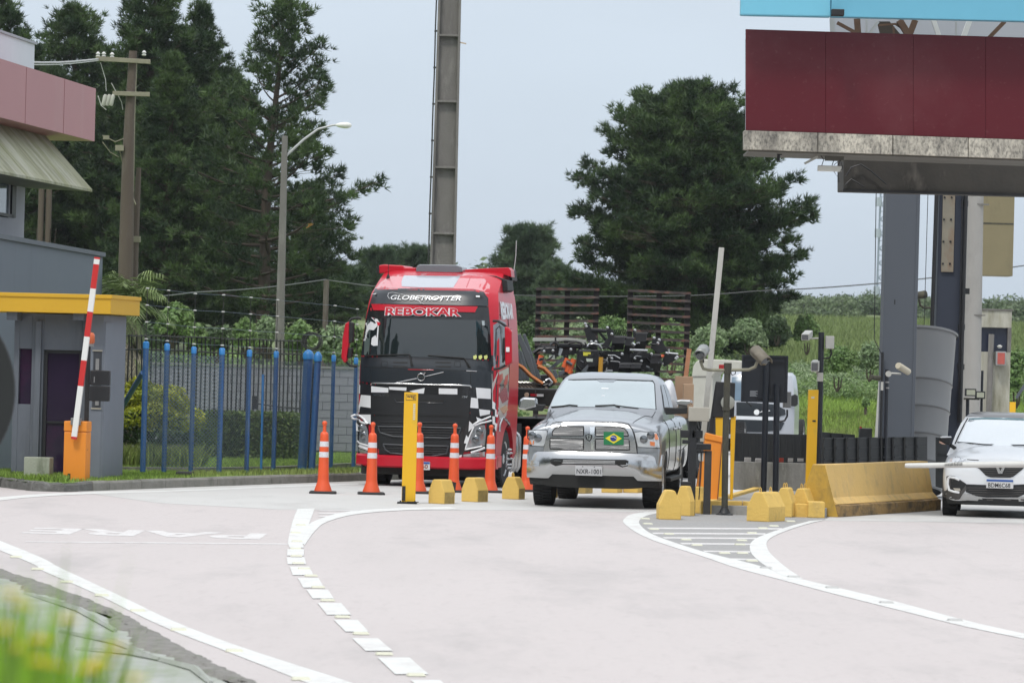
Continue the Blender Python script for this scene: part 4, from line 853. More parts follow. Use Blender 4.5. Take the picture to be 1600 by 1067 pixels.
# orange leaning cabinet
g = P(1112, 795, 68.6)
oc = thing('orange_cabinet', (g.x, 68.6, .135), 'tall orange barrier cabinet leaning to the right beside the pickup', 'cabinet'); O3 = Vector(oc.location); l3 = lambda px, py, yy=68.6: P(px, py, yy)-O3
c = [l3(1085, 785), l3(1122, 785), l3(1131, 686), l3(1102, 677)]
c[0].z = c[1].z = .0
q = MB(); q.loft([[Vector((p.x, y, p.z)) for p in (c[0], c[1], l3(1129, 692), l3(1102, 686))] for y in (0, .42)]); q.build('cabinet', m_or, oc, bevel=.01)
q = MB(); q.loft([[Vector((p.x, y, p.z)) for p in (l3(1101, 686), l3(1130, 692), l3(1132, 683), l3(1104, 676))] for y in (-.02, .44)]); q.build('cabinet_lid', m_or, oc, bevel=.012)
q = MB(); q.bar(l3(1097, 697)+Vector((0, -.01, 0)), l3(1090, 783)+Vector((0, -.01, 0)), .02); q.bar(l3(1128, 693)+Vector((0, -.01, 0)), l3(1121, 783)+Vector((0, -.01, 0)), .015); q.build('cabinet_seam', mat('seam_brown', (.18, .07, .03), .7), oc)
# tall white pole (raised barrier arm)
Y = 70.5; q = MB(); q.bar(P(1098, 690, Y), P(1127.5, 387, Y), .085, .06); o = q.build('raised_arm', mat('weathered_white', (.50, .50, .47), .7, var=.12, scale=3, bump=.2, dirt=[((.3, .3, .28), .3, 5, (1, 1, .3))]), bevel=.006); tag(o, 'weathered pale barrier arm raised almost upright behind the pickup', 'barrier arm')
p = P(1118, 545, Y); 
# T camera pole
g = G(1132, 804.5); Y = g.y
tp_ = thing('camera_post', (g.x, Y, 0), 'dark T shaped post carrying two enforcement cameras in front of the sign', 'camera post'); O4 = Vector(tp_.location); l4 = lambda px, py, yy=Y: P(px, py, yy)-O4
m_moss = mat('mossy_steel', (.05, .048, .035), .7, var=.3, scale=9, dirt=[((.12, .11, .06), .3, 6, (1, 1, .5))])
q = MB(); q.tube([(0, 0, .05), l4(1133.5, 690), l4(1137, 568)], .048, 12); q.build('post', m_moss, tp_, smooth=60)
q = MB(); q.tube([l4(1137, 584), l4(1137.3, 567)], .058, 8); q.build('post_cap', m_moss, tp_, smooth=40)
q = MB(); q.lathe([(.13, 0), (.13, .015), (.09, .03), (.05, .11), (.048, .13)], 12); q.build('foot', m_dark, tp_, smooth=40)
q = MB(); q.tube([l4(1096, 562), l4(1096, 569), l4(1099, 576), l4(1107, 578), l4(1137, 578.5), l4(1170, 577.5), l4(1180, 573), l4(1183, 565)], .023, 8); q.build('arm', mat('mossy_arm', (.24, .23, .17), .7, var=.3, scale=12), tp_, smooth=60)
def camera_head(root, c, yaw, pitch, m, Lh=.34, name='camera', rr=.085, sun=True):
    M = Matrix.Translation(c) @ Matrix.Rotation(yaw, 4, 'Z') @ Matrix.Rotation(pitch, 4, 'X')
    q = MB(); q.lathe([(rr*.9, -Lh/2), (rr, -Lh/2+.02), (rr*.95, Lh/2-.03), (rr*.6, Lh/2)], 16, M=M @ Matrix.Rotation(R(90), 4, 'X')); o = q.build(name, m, root, smooth=45)
    q = MB(); q.lathe([(rr*.75, 0), (rr*.7, .004)], 16, M=M @ Matrix.Translation((0, -Lh/2-.002, 0)) @ Matrix.Rotation(R(90), 4, 'X')); q.build('lens', m_glassd, o, smooth=45)
    if sun:
        vs = []; 
        for y in (-Lh/2-.06, Lh/2-.02):
            for a in range(9):
                th = R(0)+math.pi*a/8; vs.append(M @ Vector((math.cos(th)*rr*1.12, y, math.sin(th)*rr*1.12)))
        q = MB(); q.add(vs, [(i, i+1, i+10, i+9) for i in range(8)]); ob_ = q.build('sun_shield', m, o, smooth=60); sm = ob_.modifiers.new('s', 'SOLIDIFY'); sm.thickness = .006
    return o
camera_head(tp_, l4(1097, 551, Y-.05), R(-12), R(15), mat('camera_grey', (.30, .31, .30), .4, metal=.4, var=.1))
camera_head(tp_, l4(1187, 556, Y-.05), R(28), R(28), mat('camera_moss', (.17, .15, .115), .6, var=.25, scale=12), rr=.09)
for a in (1094, 1099): q = MB(); q.tube([l4(a, 567), l4(a, 560)], .014, 6); q.build('clamp', m_dark, tp_)
q = MB(); q.tube([l4(1140, 580), l4(1144, 586), l4(1149, 584), l4(1149, 576)], .008, 5); q.build('cable', m_dark, tp_, smooth=60)
x0, z0, x1, z1 = rect(1129, 636, 1140, 641, Y); q = MB(); q.box(x0-O4.x, -.06, z0, x1-O4.x, .06, z1); q.build('clamp_ring', m_moss, tp_)
# traffic-light unit with red lamp behind the T post
Y = 70.; lp = thing('signal_unit', (P(1130, 780, Y).x, Y, .135), 'black lane signal unit with a small red lamp on top behind the T post', 'signal'); O5 = Vector(lp.location); l5 = lambda px, py, yy=Y: P(px, py, yy)-O5
q = MB(); q.loft([[Vector((p.x, y, p.z)) for p in (l5(1113, 652), l5(1147, 652), l5(1149, 598), l5(1119, 596))] for y in (0, .16)]); q.build('housing', m_dark, lp, bevel=.01)
q = MB(); q.loft([[Vector((p.x, y, p.z)) for p in (l5(1107, 676), l5(1115, 676), l5(1122, 606), l5(1118, 600))] for y in (.02, .12)]); q.build('side_plate', m_dark, lp)
x0, z0, x1, z1 = rect(1123, 583, 1135, 594, Y); q = MB(); q.box(x0-O5.x, -.02, z0, x1-O5.x, .1, z1); q.build('red_lamp', mat('red_lens', (.35, .02, .02), .3), lp, bevel=.01)
q = MB(); c = l5(1137, 629, Y-.02); q.lathe([(.11, 0), (.11, .05), (.09, .06)], 20, M=Matrix.Translation(c) @ Matrix.Rotation(R(90), 4, 'X')); q.build('lamp_ring', mat('grey_lens', (.3, .31, .28), .25, var=.2), lp, smooth=40)
for (a, b, c_, d, lab) in ((1112, 1131, 1116, 1134, 'left'), (1133, 1147, 1140, 1150, 'right')):
    q = MB(); q.loft([[Vector((p.x, y, max(p.z, .0))) for p in (l5(a+8, 781), l5(b-2, 781), l5(d, 650), l5(c_+2, 650))] for y in (.02, .1)]); q.build('yellow_leg', m_yp, lp, bevel=.006)
# black variable sign seen from behind on two posts
Y = 73.; sgn = thing('back_of_sign', (P(1196, 780, Y).x, Y, .135), 'back of a black square sign panel on two black posts', 'sign'); O6 = Vector(sgn.location); l6 = lambda px, py, yy=Y: P(px, py, yy)-O6
m_sb = mat('sign_black', (.010, .013, .020), .45, var=.2)
x0, z0, x1, z1 = rect(1159, 555, 1231, 628.5, Y); x0 -= O6.x; x1 -= O6.x; z0 -= .135; z1 -= .135
q = MB(); q.box(x0, .05, z0, x1, .13, z1); q.build('panel', m_sb, sgn, bevel=.006)
q = MB(); q.box(x0, .02, z0, x0+.03, .05, z1); q.box(x1-.03, .02, z0, x1, .05, z1); q.box(x0+.03, .02, z0, x1-.03, .05, z0+.03); q.box(x0+.03, .02, z1-.03, x1-.03, .05, z1); q.box(x0+.05, .0, z1-.1, x1-.05, .03, z1-.07); q.box(x0+.25, .0, z0+.06, x1-.2, .03, z0+.1); q.build('frame', m_sb, sgn)
for a, b, ptp in ((1192.5, 1198, 566), (1211.5, 1214, 600)):
    q = MB(); e_ = l6(b, ptp); e_.z -= 0; q.tube([(l6(a, 780).x, 0, 0), (e_.x, 0, e_.z)], .05, 12); q.build('post', m_sb, sgn, smooth=60)
    q = MB(); q.box(l6(a, 780).x-.1, -.08, 0, l6(a, 780).x+.1, .08, .02); q.build('foot_plate', m_dark, sgn)
x0, z0, x1, z1 = rect(1172, 610, 1184, 619, Y); q = MB()
for k in range(5): q.box(x0-O6.x, .045, z0-.135+k*.019, x1-O6.x-(.03 if k % 2 else 0), .05, z0-.135+k*.019+.010)
o = q.build('stencil_marks', mat('stencil', (.3, .32, .35), .6), sgn); o['kind'] = 'stuff'
x0, z0, x1, z1 = rect(1224, 612, 1236, 637, Y+.3); q = MB(); q.box(x0-O6.x, .25, z0-.135, x1-O6.x, .45, z1-.135); q.build('control_box', mat('box_grey', (.30, .30, .30), .5), sgn, bevel=.008)
q = MB(); q.tube([l6(1230, 640), l6(1230, 650), l6(1226, 657), l6(1216, 659)], .018, 6); q.build('elbow', m_dark, sgn, smooth=60)
x0, z0, x1, z1 = rect(1153, 558, 1185, 562, Y-.1); q = MB(); q.tube([l6(1196, 563, Y-.08), l6(1206, 563, Y-.08)], .02, 6); q.build('lamp_stub', mat('pale_metal', (.5, .5, .46), .5), sgn)
# tall yellow post + black camera post
g = P(1266, 785, 69.2)
yp = thing('yellow_post', (g.x, 69.2, .0), 'tall flat yellow post standing before the yellow concrete barrier', 'post'); O7 = Vector(yp.location)
q = MB(); q.loft([[(g.x+a-g.x, y, z) for a, z in ((-.08, .0), (.075, .0), (P(1279, 609, 69.2).x-g.x, P(1279, 609, 69.2).z), (P(1263.5, 609, 69.2).x-g.x, P(1264, 609, 69.2).z))] for y in (0, .13)]); q.build('post', m_yp, yp, bevel=.006)
for py in (657.5, 749): a = P(1272 if py < 700 else 1269, py, 69.2); q = MB(); q.box(a.x-g.x-.025, -.01, a.z-.012, a.x-g.x+.025, 0.002, a.z+.012); q.build('sensor_eye', m_dark, yp)
a = P(1270, 621, 69.2); q = MB(); q.box(a.x-g.x-.025, -.006, a.z-.015, a.x-g.x+.025, 0.002, a.z+.015); q.build('small_sticker', mat('faded_sticker', (.62, .60, .45), .6), yp)
g = P(1278, 785, 70); kp = thing('camera_mast', (g.x, 70, .135), 'black mast with two pale cameras and a grey box behind the yellow post', 'camera post'); O8 = Vector(kp.location); l8 = lambda px, py, yy=70.: P(px, py, yy)-O8
q = MB(); q.tube([(0, 0, 0), l8(1283.5, 519)], .046, 10); q.build('mast', m_sb, kp, smooth=50)
m_pc = mat('pale_camera', (.50, .50, .47), .5, var=.08)
def cam_box(root, a, b, w_, h, m):
    a, b = Vector(a), Vector(b); q = MB(); q.bar(a, b, w_, h); o = q.build('camera', m, root, bevel=.008)
    d = (a-b).normalized(); q = MB(); q.bar(a-d*.02, a+d*.012, w_*.82, h*.75); q.build('lens', m_glassd, o)
cam_box(kp, l8(1258, 527, 69.75), l8(1264, 521, 70.2), .12, .10, m_pc)
cam_box(kp, l8(1273, 573, 69.75), l8(1276, 570, 70.2), .12, .16, m_pc)
q = MB(); q.tube([l8(1262, 528), l8(1270, 529), l8(1282, 528)], .014, 6); q.tube([l8(1275, 580), l8(1278, 584), l8(1282, 584)], .014, 6); q.build('camera_arm', m_pc, kp, smooth=60)
x0, z0, x1, z1 = rect(1293, 525, 1303, 545, 70); q = MB(); q.box(x0-O8.x-.03, -.08, z0-.135, x1-O8.x, .1, z1-.135); q.build('junction_box', m_pc, kp, bevel=.012)
x0, z0, x1, z1 = rect(1277, 582, 1286, 596, 69.9); q = MB(); q.box(x0-O8.x, -.12, z0-.135, x1-O8.x, .0, z1-.135); q.build('clamp_box', m_pc, kp, bevel=.008)
q = MB(); q.tube([l8(1298, 545), l8(1299, 553), l8(1296, 559), l8(1286, 560)], .016, 6); q.build('elbow', m_dark, kp, smooth=60)
# low concrete wall with black panels on it
Y = 76.; lw = thing('low_wall', (P(1205, 775, Y).x, Y, .13), 'low stained concrete wall with black plastic panels behind the sign posts', 'wall'); O9 = Vector(lw.location)
x0, z0, x1, z1 = rect(1147, 722.5, 1275, 778, Y); q = MB(); q.box(x0-O9.x, 0, 0, x1-O9.x, .25, z1-.13); q.build('wall', mat('stained_concrete', (.19, .185, .17), .9, var=.2, scale=2, bump=.4, bscale=20, dirt=[((.08, .08, .065), .5, 2.2, (1.6, 1, .3)), ((.30, .29, .26), .3, 5, (2, 1, .5))]), lw, bevel=.01)
m_bp = mat('black_plastic_panel', (.016, .018, .020), .5, var=.25, scale=3, dirt=[((.04, .04, .04), .2, 6, (1, 1, .4))])
def ribbed(root, px0, px1, pt0, pt1, pb0, pb1, Y0, Y1, n, grid=True):
    off = Vector(root.location)
    for k in range(n):
        a, b = k/n, (k+1)/n
        def c(t, top): return P(px0+(px1-px0)*t, (pt0+(pt1-pt0)*t) if top else (pb0+(pb1-pb0)*t), Y0+(Y1-Y0)*t)-off
        A0, A1, B0, B1 = c(a, 0), c(b, 0), c(a, 1), c(b, 1); g_ = Vector((.0015, 0, 0)); d = Vector((0, .05, 0))
        q = MB(); q.add([A0+g_, A1-g_, B1-g_, B0+g_, A0+g_+d, A1-g_+d, B1-g_+d, B0+g_+d], [(0, 1, 2, 3), (7, 6, 5, 4), (0, 4, 5, 1), (1, 5, 6, 2), (2, 6, 7, 3), (3, 7, 4, 0)])
        q.bar(A0+Vector((.01, -.02, 0)), B0+Vector((.01, -.02, 0)), .025, .03)
        if grid:
            for t in (.02, .35, .68, .98): q.bar(A0.lerp(B0, t)+Vector((.03, -.012, 0)), A1.lerp(B1, t)+Vector((-.01, -.012, 0)), .014, .02, up=(0, 1, 0))
        q.build('panel', m_bp, root)
ribbed(lw, 1148, 1262, 676, 679, 714, 716, 76.2, 76.2, 10, False)
x0, z0, x1, z1 = rect(1147, 708, 1264, 725, 77.4); q = MB(); q.box(x0-O9.x, 1.4, 0, x1-O9.x, 1.45, z1-.13); q.build('gap_shade_strip', m_bp, lw)  # black strip added to stand in for the shaded gap under the panels
# red and white barrier pieces showing under the panels
for k, (a, b, c_, d, mm) in enumerate(((1147, 721, 1155, 726, 0), (1163, 713, 1173, 724, 0), (1180, 716, 1190, 724, 0), (1216, 713, 1224, 722, 1), (1231, 711, 1239, 722, 0), (1246, 711, 1255, 721, 0))):
    x0, z0, x1, z1 = rect(a, b, c_, d, 76.6); q = MB(); q.box(x0, 76.5, z0-.0, x1, 76.6, z1); o = q.build('barrier_marker', [mat('marker_white', (.72, .70, .68), .5, var=.1), mat('marker_red', (.6, .09, .06), .5)][mm], bevel=.006)
    tag(o, ['low white marker farthest left on the concrete wall top', 'wide tilted white marker left of the two black sign posts', 'white marker just left of the left sign post', 'single red marker right of the sign posts on the wall top', 'first white marker right of the single red marker', 'white marker on the wall nearest the tall yellow post'][k], 'marker', 'red and white markers under the black panels')
# yellow jersey barrier
ja, jb = G(1312, 808), G(1470, 797)
jb_ = thing('jersey_barrier', (ja.x, ja.y, 0), 'yellow concrete jersey barrier with a blackened foot left of the white car', 'barrier'); J = Vector(jb_.location)
d = (jb-ja).normalized(); nn = Vector((-d.y, d.x, 0))
prof = [(0, 0), (0, .17), (.05, .22), (.15, .30), (.24, .78), (.44, .78), (.52, .3), (.68, .2), (.68, 0)]
m_jf = mat('barrier_foot', (.30, .19, .07), .9, var=.3, scale=4, bump=.6, bscale=15, dirt=[((.05, .045, .035), .55, 3, (1, 1, 2.0)), ((.4, .3, .2), .2, 6, (1, 1, 1))])
m_jy = mat('barrier_yellow', (.66, .44, .15), .75, var=.12, scale=1.6, bump=.3, bscale=14, dirt=[((.52, .36, .17), .35, 1.5, (1, 1, .5)), ((.25, .2, .12), .25, 5, (1, 1, .5))])
def jsec(p, pr, jit=0): return [p-J+nn*(a+.0)+Vector((0, 0, b+rnd.uniform(-jit, jit))) for a, b in pr]
foot = [(0, 0), (0, .17), (.03, .185), (.66, .185), (.68, 0)]; body = [(.05, .186), (.05, .20), (.14, .29), (.24, .78), (.44, .78), (.52, .3), (.62, .186)]
q = MB(); q.loft([jsec(ja.lerp(jb, t), foot, .006) for t in np.linspace(0, 1, 16)]); q.build('foot', m_jf, jb_)
q = MB(); q.loft([jsec((ja-d*.0).lerp(jb, t)-d*(.30 if t == 0 else 0)*0, body, .003) for t in np.linspace(0, 1, 12)]); q.build('barrier_body', m_jy, jb_, bevel=.01)
e0 = P(1284, 729, ja.y+.3)-J; e1 = P(1283, 800, ja.y+.5)-J
q = MB(); q.loft([[Vector((e1.x, .35, 0)), Vector((e0.x-.0, .30, .78)), Vector((e0.x-.02, .75, .78)), Vector((e1.x, .85, 0))], [nn*.0+Vector((-.02, 0, 0)), nn*.24+Vector((-.01, 0, .775)), nn*.44+Vector((-.01, 0, .775)), nn*.68+Vector((-.02, 0, 0))]]); q.build('end_face', mat('barrier_end', (.50, .31, .05), .8, var=.15, scale=3, bump=.4, bscale=14, dirt=[((.16, .13, .06), .4, 2.5, (1, 1, .6))]), jb_, bevel=.01)
# black fence panels behind the barrier
bf = thing('black_panel_fence', (P(1366, 740, 73).x, 73, .0), 'black plastic grid panels standing behind the yellow jersey barrier', 'fence')
ribbed(bf, 1285, 1449, 684, 682, 735, 729, 72.2, 74.6, 9)
ribbed(bf, 1462, 1480, 683, 684, 760, 765, 75, 75, 1)
bf2 = thing('rear_black_panels', (P(1300, 740, 77).x, 77, .0), 'plain black panels rising slightly behind the grid panel fence', 'fence')
ribbed(bf2, 1262, 1336, 673, 679, 735, 735, 76, 77.5, 4, False)
x0, z0, x1, z1 = rect(1343, 669, 1362, 735, 76); q = MB(); q.box(x0, 76, .1, x1, 76.3, z1); o = q.build('black_box', m_bp, bevel=.01); tag(o, 'small black box with a red dot beside the wide grey column', 'box')
p = P(1345, 669, 75.9); q = MB(); q.lathe([(.02, 0), (.02, .03)], 8, M=Matrix.Translation(p)); o = q.build('red_light', mat('red_lens', (.35, .02, .02), .3)); tag(o, 'tiny red light on the small black box by the grey column', 'light')
q = MB(); p = P(1371, 590, 75); q.add([Vector((0, 0, 0))+P(1363, 740, 75), P(1370, 740, 75), P(1374, 596, 75), P(1373, 596, 75)]+[v+Vector((0, .05, 0)) for v in (P(1363, 740, 75), P(1370, 740, 75), P(1374, 596, 75), P(1373, 596, 75))], [(0, 1, 2, 3), (7, 6, 5, 4), (0, 4, 5, 1), (1, 5, 6, 2), (2, 6, 7, 3), (3, 7, 4, 0)]); o = q.build('white_strip', mat('weathered_white', (.5, .5, .47), .7)); tag(o, 'narrow white tapering strip left of the wide grey column', 'strip')
# ---- columns
m_col = mat('column_grey', (.080, .091, .110), .6, var=.05, scale=1, dirt=[((.08, .09, .11), .12, 3, (1, 1, .3))])
m_cold = mat('column_dark', (.026, .033, .052), .6, var=.12, scale=1)
def column(name, pa, pb, Y, z0, depth, m, label, cat='column', flange=True, chamf=.03):
    """pa/pb: (left x, right x, y) at top and bottom"""
    t = thing(name, ((P(pb[0], pb[2], Y).x+P(pb[1], pb[2], Y).x)/2, Y, z0), label, cat); O = Vector(t.location)
    w_ = (pb[1]-pb[0])/FOC*Y/2; top = P((pa[0]+pa[1])/2, pa[2], Y); dx = top.x-(P(pa[0], pa[2], Y).x+P(pa[1], pa[2], Y).x)/2
    q = MB(); xm = (P(pa[0], pa[2], Y).x+P(pa[1], pa[2], Y).x)/2-O.x
    q.loft([[(x-w_, 0, z), (x+w_*.82, 0, z), (x+w_*.82, -.012, z), (x+w_, -.012, z), (x+w_, depth, z), (x-w_, depth, z)] for x, z in ((0, 0), (xm*0, top.z-z0))]); q.build('shaft', m, t, bevel=.004)
    return t
c1 = column('grey_column', (1386, 1440, 245), (1375, 1428, 690), 75.5, .135, .6, m_col, 'wide pale blue grey canopy column behind the black grid panels')
p = P(1398, 472, 75.5)-Vector(c1.location); q = MB(); q.box(p.x-.01, -.004, p.z-.04, p.x+.01, 0, p.z+.04); q.build('mark', m_dark, c1)
q = MB(); lc = lambda px, py: P(px, py, 75.4)-Vector(c1.location)
q.tube([lc(1376, 690), lc(1379, 550)], .025, 6); q.build('conduit', m_dark, c1)
c2 = column('dark_column', (1468, 1508, 250), (1458, 1500, 690), 79., .135, .8, m_cold, 'dark navy canopy column between the leaning tube and the concrete pillar')
l2 = lambda px, py, yy=78.9: P(px, py, yy)-Vector(c2.location)
for (xa, ya, xb, yb, r) in ((1465, 255, 1456, 512, .035), (1511, 250, 1500, 660, .035), (1504, 300, 1497, 660, .015)):
    q = MB(); q.tube([l2(xb, yb), l2(xa, ya)], r, 8); q.build('pipe', m_dark, c2, smooth=60)
for (x, y) in ((1508, 318), (1510, 455), (1503, 511), (1502, 573)): q = MB(); c = l2(x, y); q.box(c.x-.06, -.06, c.z-.05, c.x+.06, 0, c.z+.05); q.build('pipe_clamp', m_dark, c2)
x0, z0, x1, z1 = rect(1473, 263, 1492, 425, 78.9); o2 = Vector(c2.location); m_rust = mat('rusty_plate', (.22, .20, .155), .7, var=.25, scale=4, dirt=[((.20, .10, .05), .35, 5, (1, 1, .4))])
q = MB(); q.box(x0-o2.x, -.05, z0-.135, x1-o2.x, -.0, z1-.135); q.build('bolted_plate', m_rust, c2, bevel=.004)
for k in range(5):
    for a in (1477, 1488): c = l2(a+.3-k*.9, 274+k*34.5); q = MB(); q.lathe([(.02, 0), (.015, .02)], 8, M=Matrix.Translation((c.x, -.055, c.z)) @ Matrix.Rotation(R(90), 4, 'X')); q.build('bolt', m_dark, c2)
# small camera on bent arm
q = MB(); q.tube([l2(1460, 481), l2(1444, 481), l2(1438, 477), l2(1436, 468)], .022, 6); q.build('camera_arm', m_moss, c2, smooth=60)
camera_head(c2, l2(1439, 461), R(-70), R(10), m_moss, Lh=.2, rr=.07, sun=False)
# concrete round pillar
Y = 85.; pb = P(1518, 660, Y); pu = P(1527, 300, Y); cpil = thing('concrete_pillar', (pb.x, Y, .1), 'round bare concrete pillar right of the dark navy column', 'pillar')
q = MB(); q.tube([(0, 0, 0), (pu.x-pb.x-.06, 0, pu.z+.6)], .175, 20); q.build('shaft', mat('pillar_concrete', (.33, .32, .30), .85, var=.12, scale=2, bump=.25, dirt=[((.2, .2, .19), .3, 2, (1, 1, .4))]), cpil, smooth=60)
for z in (3.2, 5.3): q = MB(); q.lathe([(.182, z), (.182, z+.02)], 20, M=Matrix.Translation((.03*z*.3, 0, 0))); q.build('joint_ring', m_conc, cpil)
# leaning segmented fibreglass tube
Y = 77.5; lt = thing('leaning_tube', (P(1432, 690, Y).x, Y, .135), 'large grey ribbed fibreglass cylinder leaning behind the wide grey column', 'cylinder')
M0 = Matrix.Rotation(R(2.2), 4, 'Y') @ Matrix.Rotation(R(-14), 4, 'X'); m_fg2 = mat('fibreglass_grey', (.20, .205, .21), .45, var=.08, scale=1, stretch=(1, 1, .2), dirt=[((.2, .2, .2), .2, 1, (1, 1, .3))])
base = P(1432, 700, Y)-Vector(lt.location); base.z = 0
prf = []; zt_ = P(1445, 514, Y).z-.135
hs = [0, .45, .92, 1.40, 1.88, zt_-.02]
rr = lambda z: .46+.14*z/zt_
for i, (a, b) in enumerate(zip(hs, hs[1:])):
    q = MB(); q.lathe([(rr(a)-.015, a), (rr(a)+.012, a+.03), (rr(b)-.0, b-.02), (rr(b)+.012, b)], 40, M=Matrix.Translation(base) @ M0, cap=False); q.build('segment', m_fg2, lt, smooth=35)
    if i: q = MB(); q.tube([(Matrix.Translation(base) @ M0) @ Vector((math.cos(t)*(rr(a)+.012), math.sin(t)*(rr(a)+.012), a+.01)) for t in np.linspace(0, 2*math.pi, 40, endpoint=False)], .012, 5, close=True); q.build('ring', mat('ring_grey', (.12, .12, .12), .6), lt, smooth=60)
q = MB(); q.lathe([(rr(zt_)+.03, zt_-.04), (rr(zt_)+.035, zt_), (rr(zt_)-.04, zt_), (rr(zt_)-.06, zt_-.3)], 40, M=Matrix.Translation(base) @ M0, cap=False); q.build('rim', m_fg2, lt, smooth=35)
for (x, y) in ((1486, 587), (1478, 642)): p = P(x, y, 78.5); q = MB(); q.box(p.x-.03, p.y, p.z-.11, p.x+.03, p.y+.05, p.z+.09); o = q.build('red_reflector', mat('red_reflector', (.45, .06, .03), .4)); tag(o, ['upper' if y < 600 else 'lower'][0]+' small red orange reflector on the edge of the dark navy column', 'reflector', 'reflectors by the dark column')
# pole with bullet camera before the grey column
Y = 73.6; b = P(1384, 690, Y); p5 = thing('bullet_camera_post', (b.x, Y, .135), 'slim black post with a cream bullet camera before the wide grey column', 'camera post'); O = Vector(p5.location); lq = lambda px, py, yy=Y: P(px, py, yy)-O
q = MB(); q.tube([(0, 0, 0), lq(1386, 577)], .032, 10); q.build('post', m_sb, p5, smooth=50)
for y in (597, 606): c = lq(1386, y); q = MB(); q.lathe([(.036, c.z-.012), (.036, c.z+.012)], 10, M=Matrix.Translation((c.x, 0, 0))); q.build('band', mat('metal_grey', (.3, .3, .3), .4), p5)
q = MB(); c = lq(1388, 584); q.lathe([(.05, -.04), (.05, .04)], 12, M=Matrix.Translation(c) @ Matrix.Rotation(R(90), 4, 'X')); q.build('mount', m_pc, p5)
q = MB(); q.tube([lq(1391, 583), lq(1408, 584)], .018, 6); q.build('camera_arm', m_pc, p5)
M = mat('cream_camera', (.52, .47, .36), .5, var=.05); a, b_ = lq(1403, 571, Y-.2), lq(1419, 581, Y+.1); dv = (b_-a).normalized()
q = MB(); q.tube([a, a+dv*.03, b_], [.05, .058, .055], 12); o = q.build('camera', M, p5, smooth=50)
q = MB(); c = lq(1378, 603); q.box(c.x-.02, -.04, c.z-.07, c.x+.02, 0, c.z+.07); q.build('tag_plate', m_pc, p5)
q = MB(); a, b_ = lq(1360, 589, Y-.1), lq(1374, 591, Y); q.tube([a, b_], [.04, .045], 10); q.build('small_camera', m_moss, p5, smooth=50)
# floodlights on a thin post before the concrete pillar
Y = 76.; b = P(1518, 690, Y); fl = thing('floodlight_post', (b.x, Y, .135), 'post with two pale floodlights just left of the white car roof', 'floodlight'); O = Vector(fl.location); lq = lambda px, py, yy=Y: P(px, py, yy)-O
q = MB(); q.tube([lq(1511, 690), lq(1512, 624)], .03, 8); q.build('post', m_sb, fl); q = MB(); q.tube([lq(1533, 660), lq(1535, 579)], .022, 8); q.build('side_post', m_sb, fl)
for (a, b_, c_, d) in ((1508, 609, 1525, 617), (1524, 613, 1539, 621)):
    x0, z0, x1, z1 = rect(a, b_, c_, d, Y-.1); q = MB(); q.box(x0-O.x, -.15, z0-.135-.02, x1-O.x, -.02, z1-.135+.02); o = q.build('floodlight', m_dark, fl, bevel=.006)
    q = MB(); q.box(x0-O.x+.02, -.156, z0-.135, x1-O.x-.02, -.148, z1-.135); q.build('glass', mat('floodlight_glass', (.35, .36, .28), .2, var=.1), o)
q = MB(); c = lq(1517, 623); q.box(c.x-.12, -.1, c.z-.015, c.x+.14, .05, c.z+.015); q.build('bracket', m_moss, fl)
# booth structure far right
Y = 94.; bx = thing('far_booth', (P(1560, 640, Y).x, Y, .0), 'mould stained pale toll booth with a dark window far right', 'booth'); O = Vector(bx.location)
m_bo = mat('mouldy_white', (.42, .41, .35), .85, var=.12, scale=1.5, bump=.2, dirt=[((.10, .095, .04), .45, 1.6, (1.2, 1.2, .35)), ((.2, .19, .10), .3, 3, (2, 1, .25))])
x0, z0, x1, z1 = rect(1533, 485, 1581, 512, Y); q = MB(); q.box(x0-O.x, 0, z0, x1-O.x, 1.6, z1); q.build('roof_band', m_bo, bx, bevel=.01)
q = MB(); q.box(x0-O.x-.02, -.03, z1, x1-O.x+.03, 1.65, z1+.03); q.build('roof_edge', m_conc, bx)
x0b, z0b, x1b, z1b = rect(1531, 550, 1578, 640, Y); q = MB(); q.box(x0b-O.x, 0, 0, x1b-O.x, 1.6, z1b); q.build('lower_wall', m_bo, bx, bevel=.01)
q = MB(); q.box(x0-O.x+.02, .1, z1b, x1-O.x-.08, 1.5, z0); q.build('window', mat('navy_glass', (.02, .025, .045), .2, var=.2), bx)
q = MB(); q.box(x1-O.x-.08, 0, z1b, x1-O.x-.0, 1.6, z0); q.build('corner_post', m_conc, bx)
q = MB(); a, b_, c_, d = rect(1541, 522, 1550, 640, Y-.15); q.tube([((a+c_)/2-O.x, -.14, 0), ((a+c_)/2-O.x+.03, -.14, d)], .06, 10); q.build('pipe', m_conc, bx, smooth=60)
a, b_, c_, d = rect(1556, 549, 1571, 571, Y-.2); q = MB(); q.box(a-O.x-.0, -.25, b_, c_-O.x, -.02, d); sb_ = q.build('signal_box', mat('box_grey', (.30, .30, .30), .5), bx, bevel=.01)
q = MB(); q.box(a-O.x+.03, -.262, b_+.03, c_-O.x-.02, -.25, d-.03); q.build('red_face', mat('faded_red', (.42, .09, .07), .5, var=.3, scale=12), sb_)
q = MB(); c = P(1562, 541, Y-.2)-O; q.lathe([(.03, -.04), (.06, 0), (.02, .03)], 10, M=Matrix.Translation(c)); q.build('beacon', m_pc, bx)
a, b_, c_, d = rect(1578, 628, 1587, 642, Y-1); q = MB(); q.box(a, Y-1, b_-.3, c_, Y-.9, d); o = q.build('yellow_tag', m_yp); tag(o, 'small yellow plate low beside the mould stained booth', 'plate')
q = MB(); q.bar(P(1588, 622, 88), P(1612, 585, 88), .05); o = q.build('slanted_bar', m_col); tag(o, 'slanted grey bar at the right edge above the white car', 'bar')
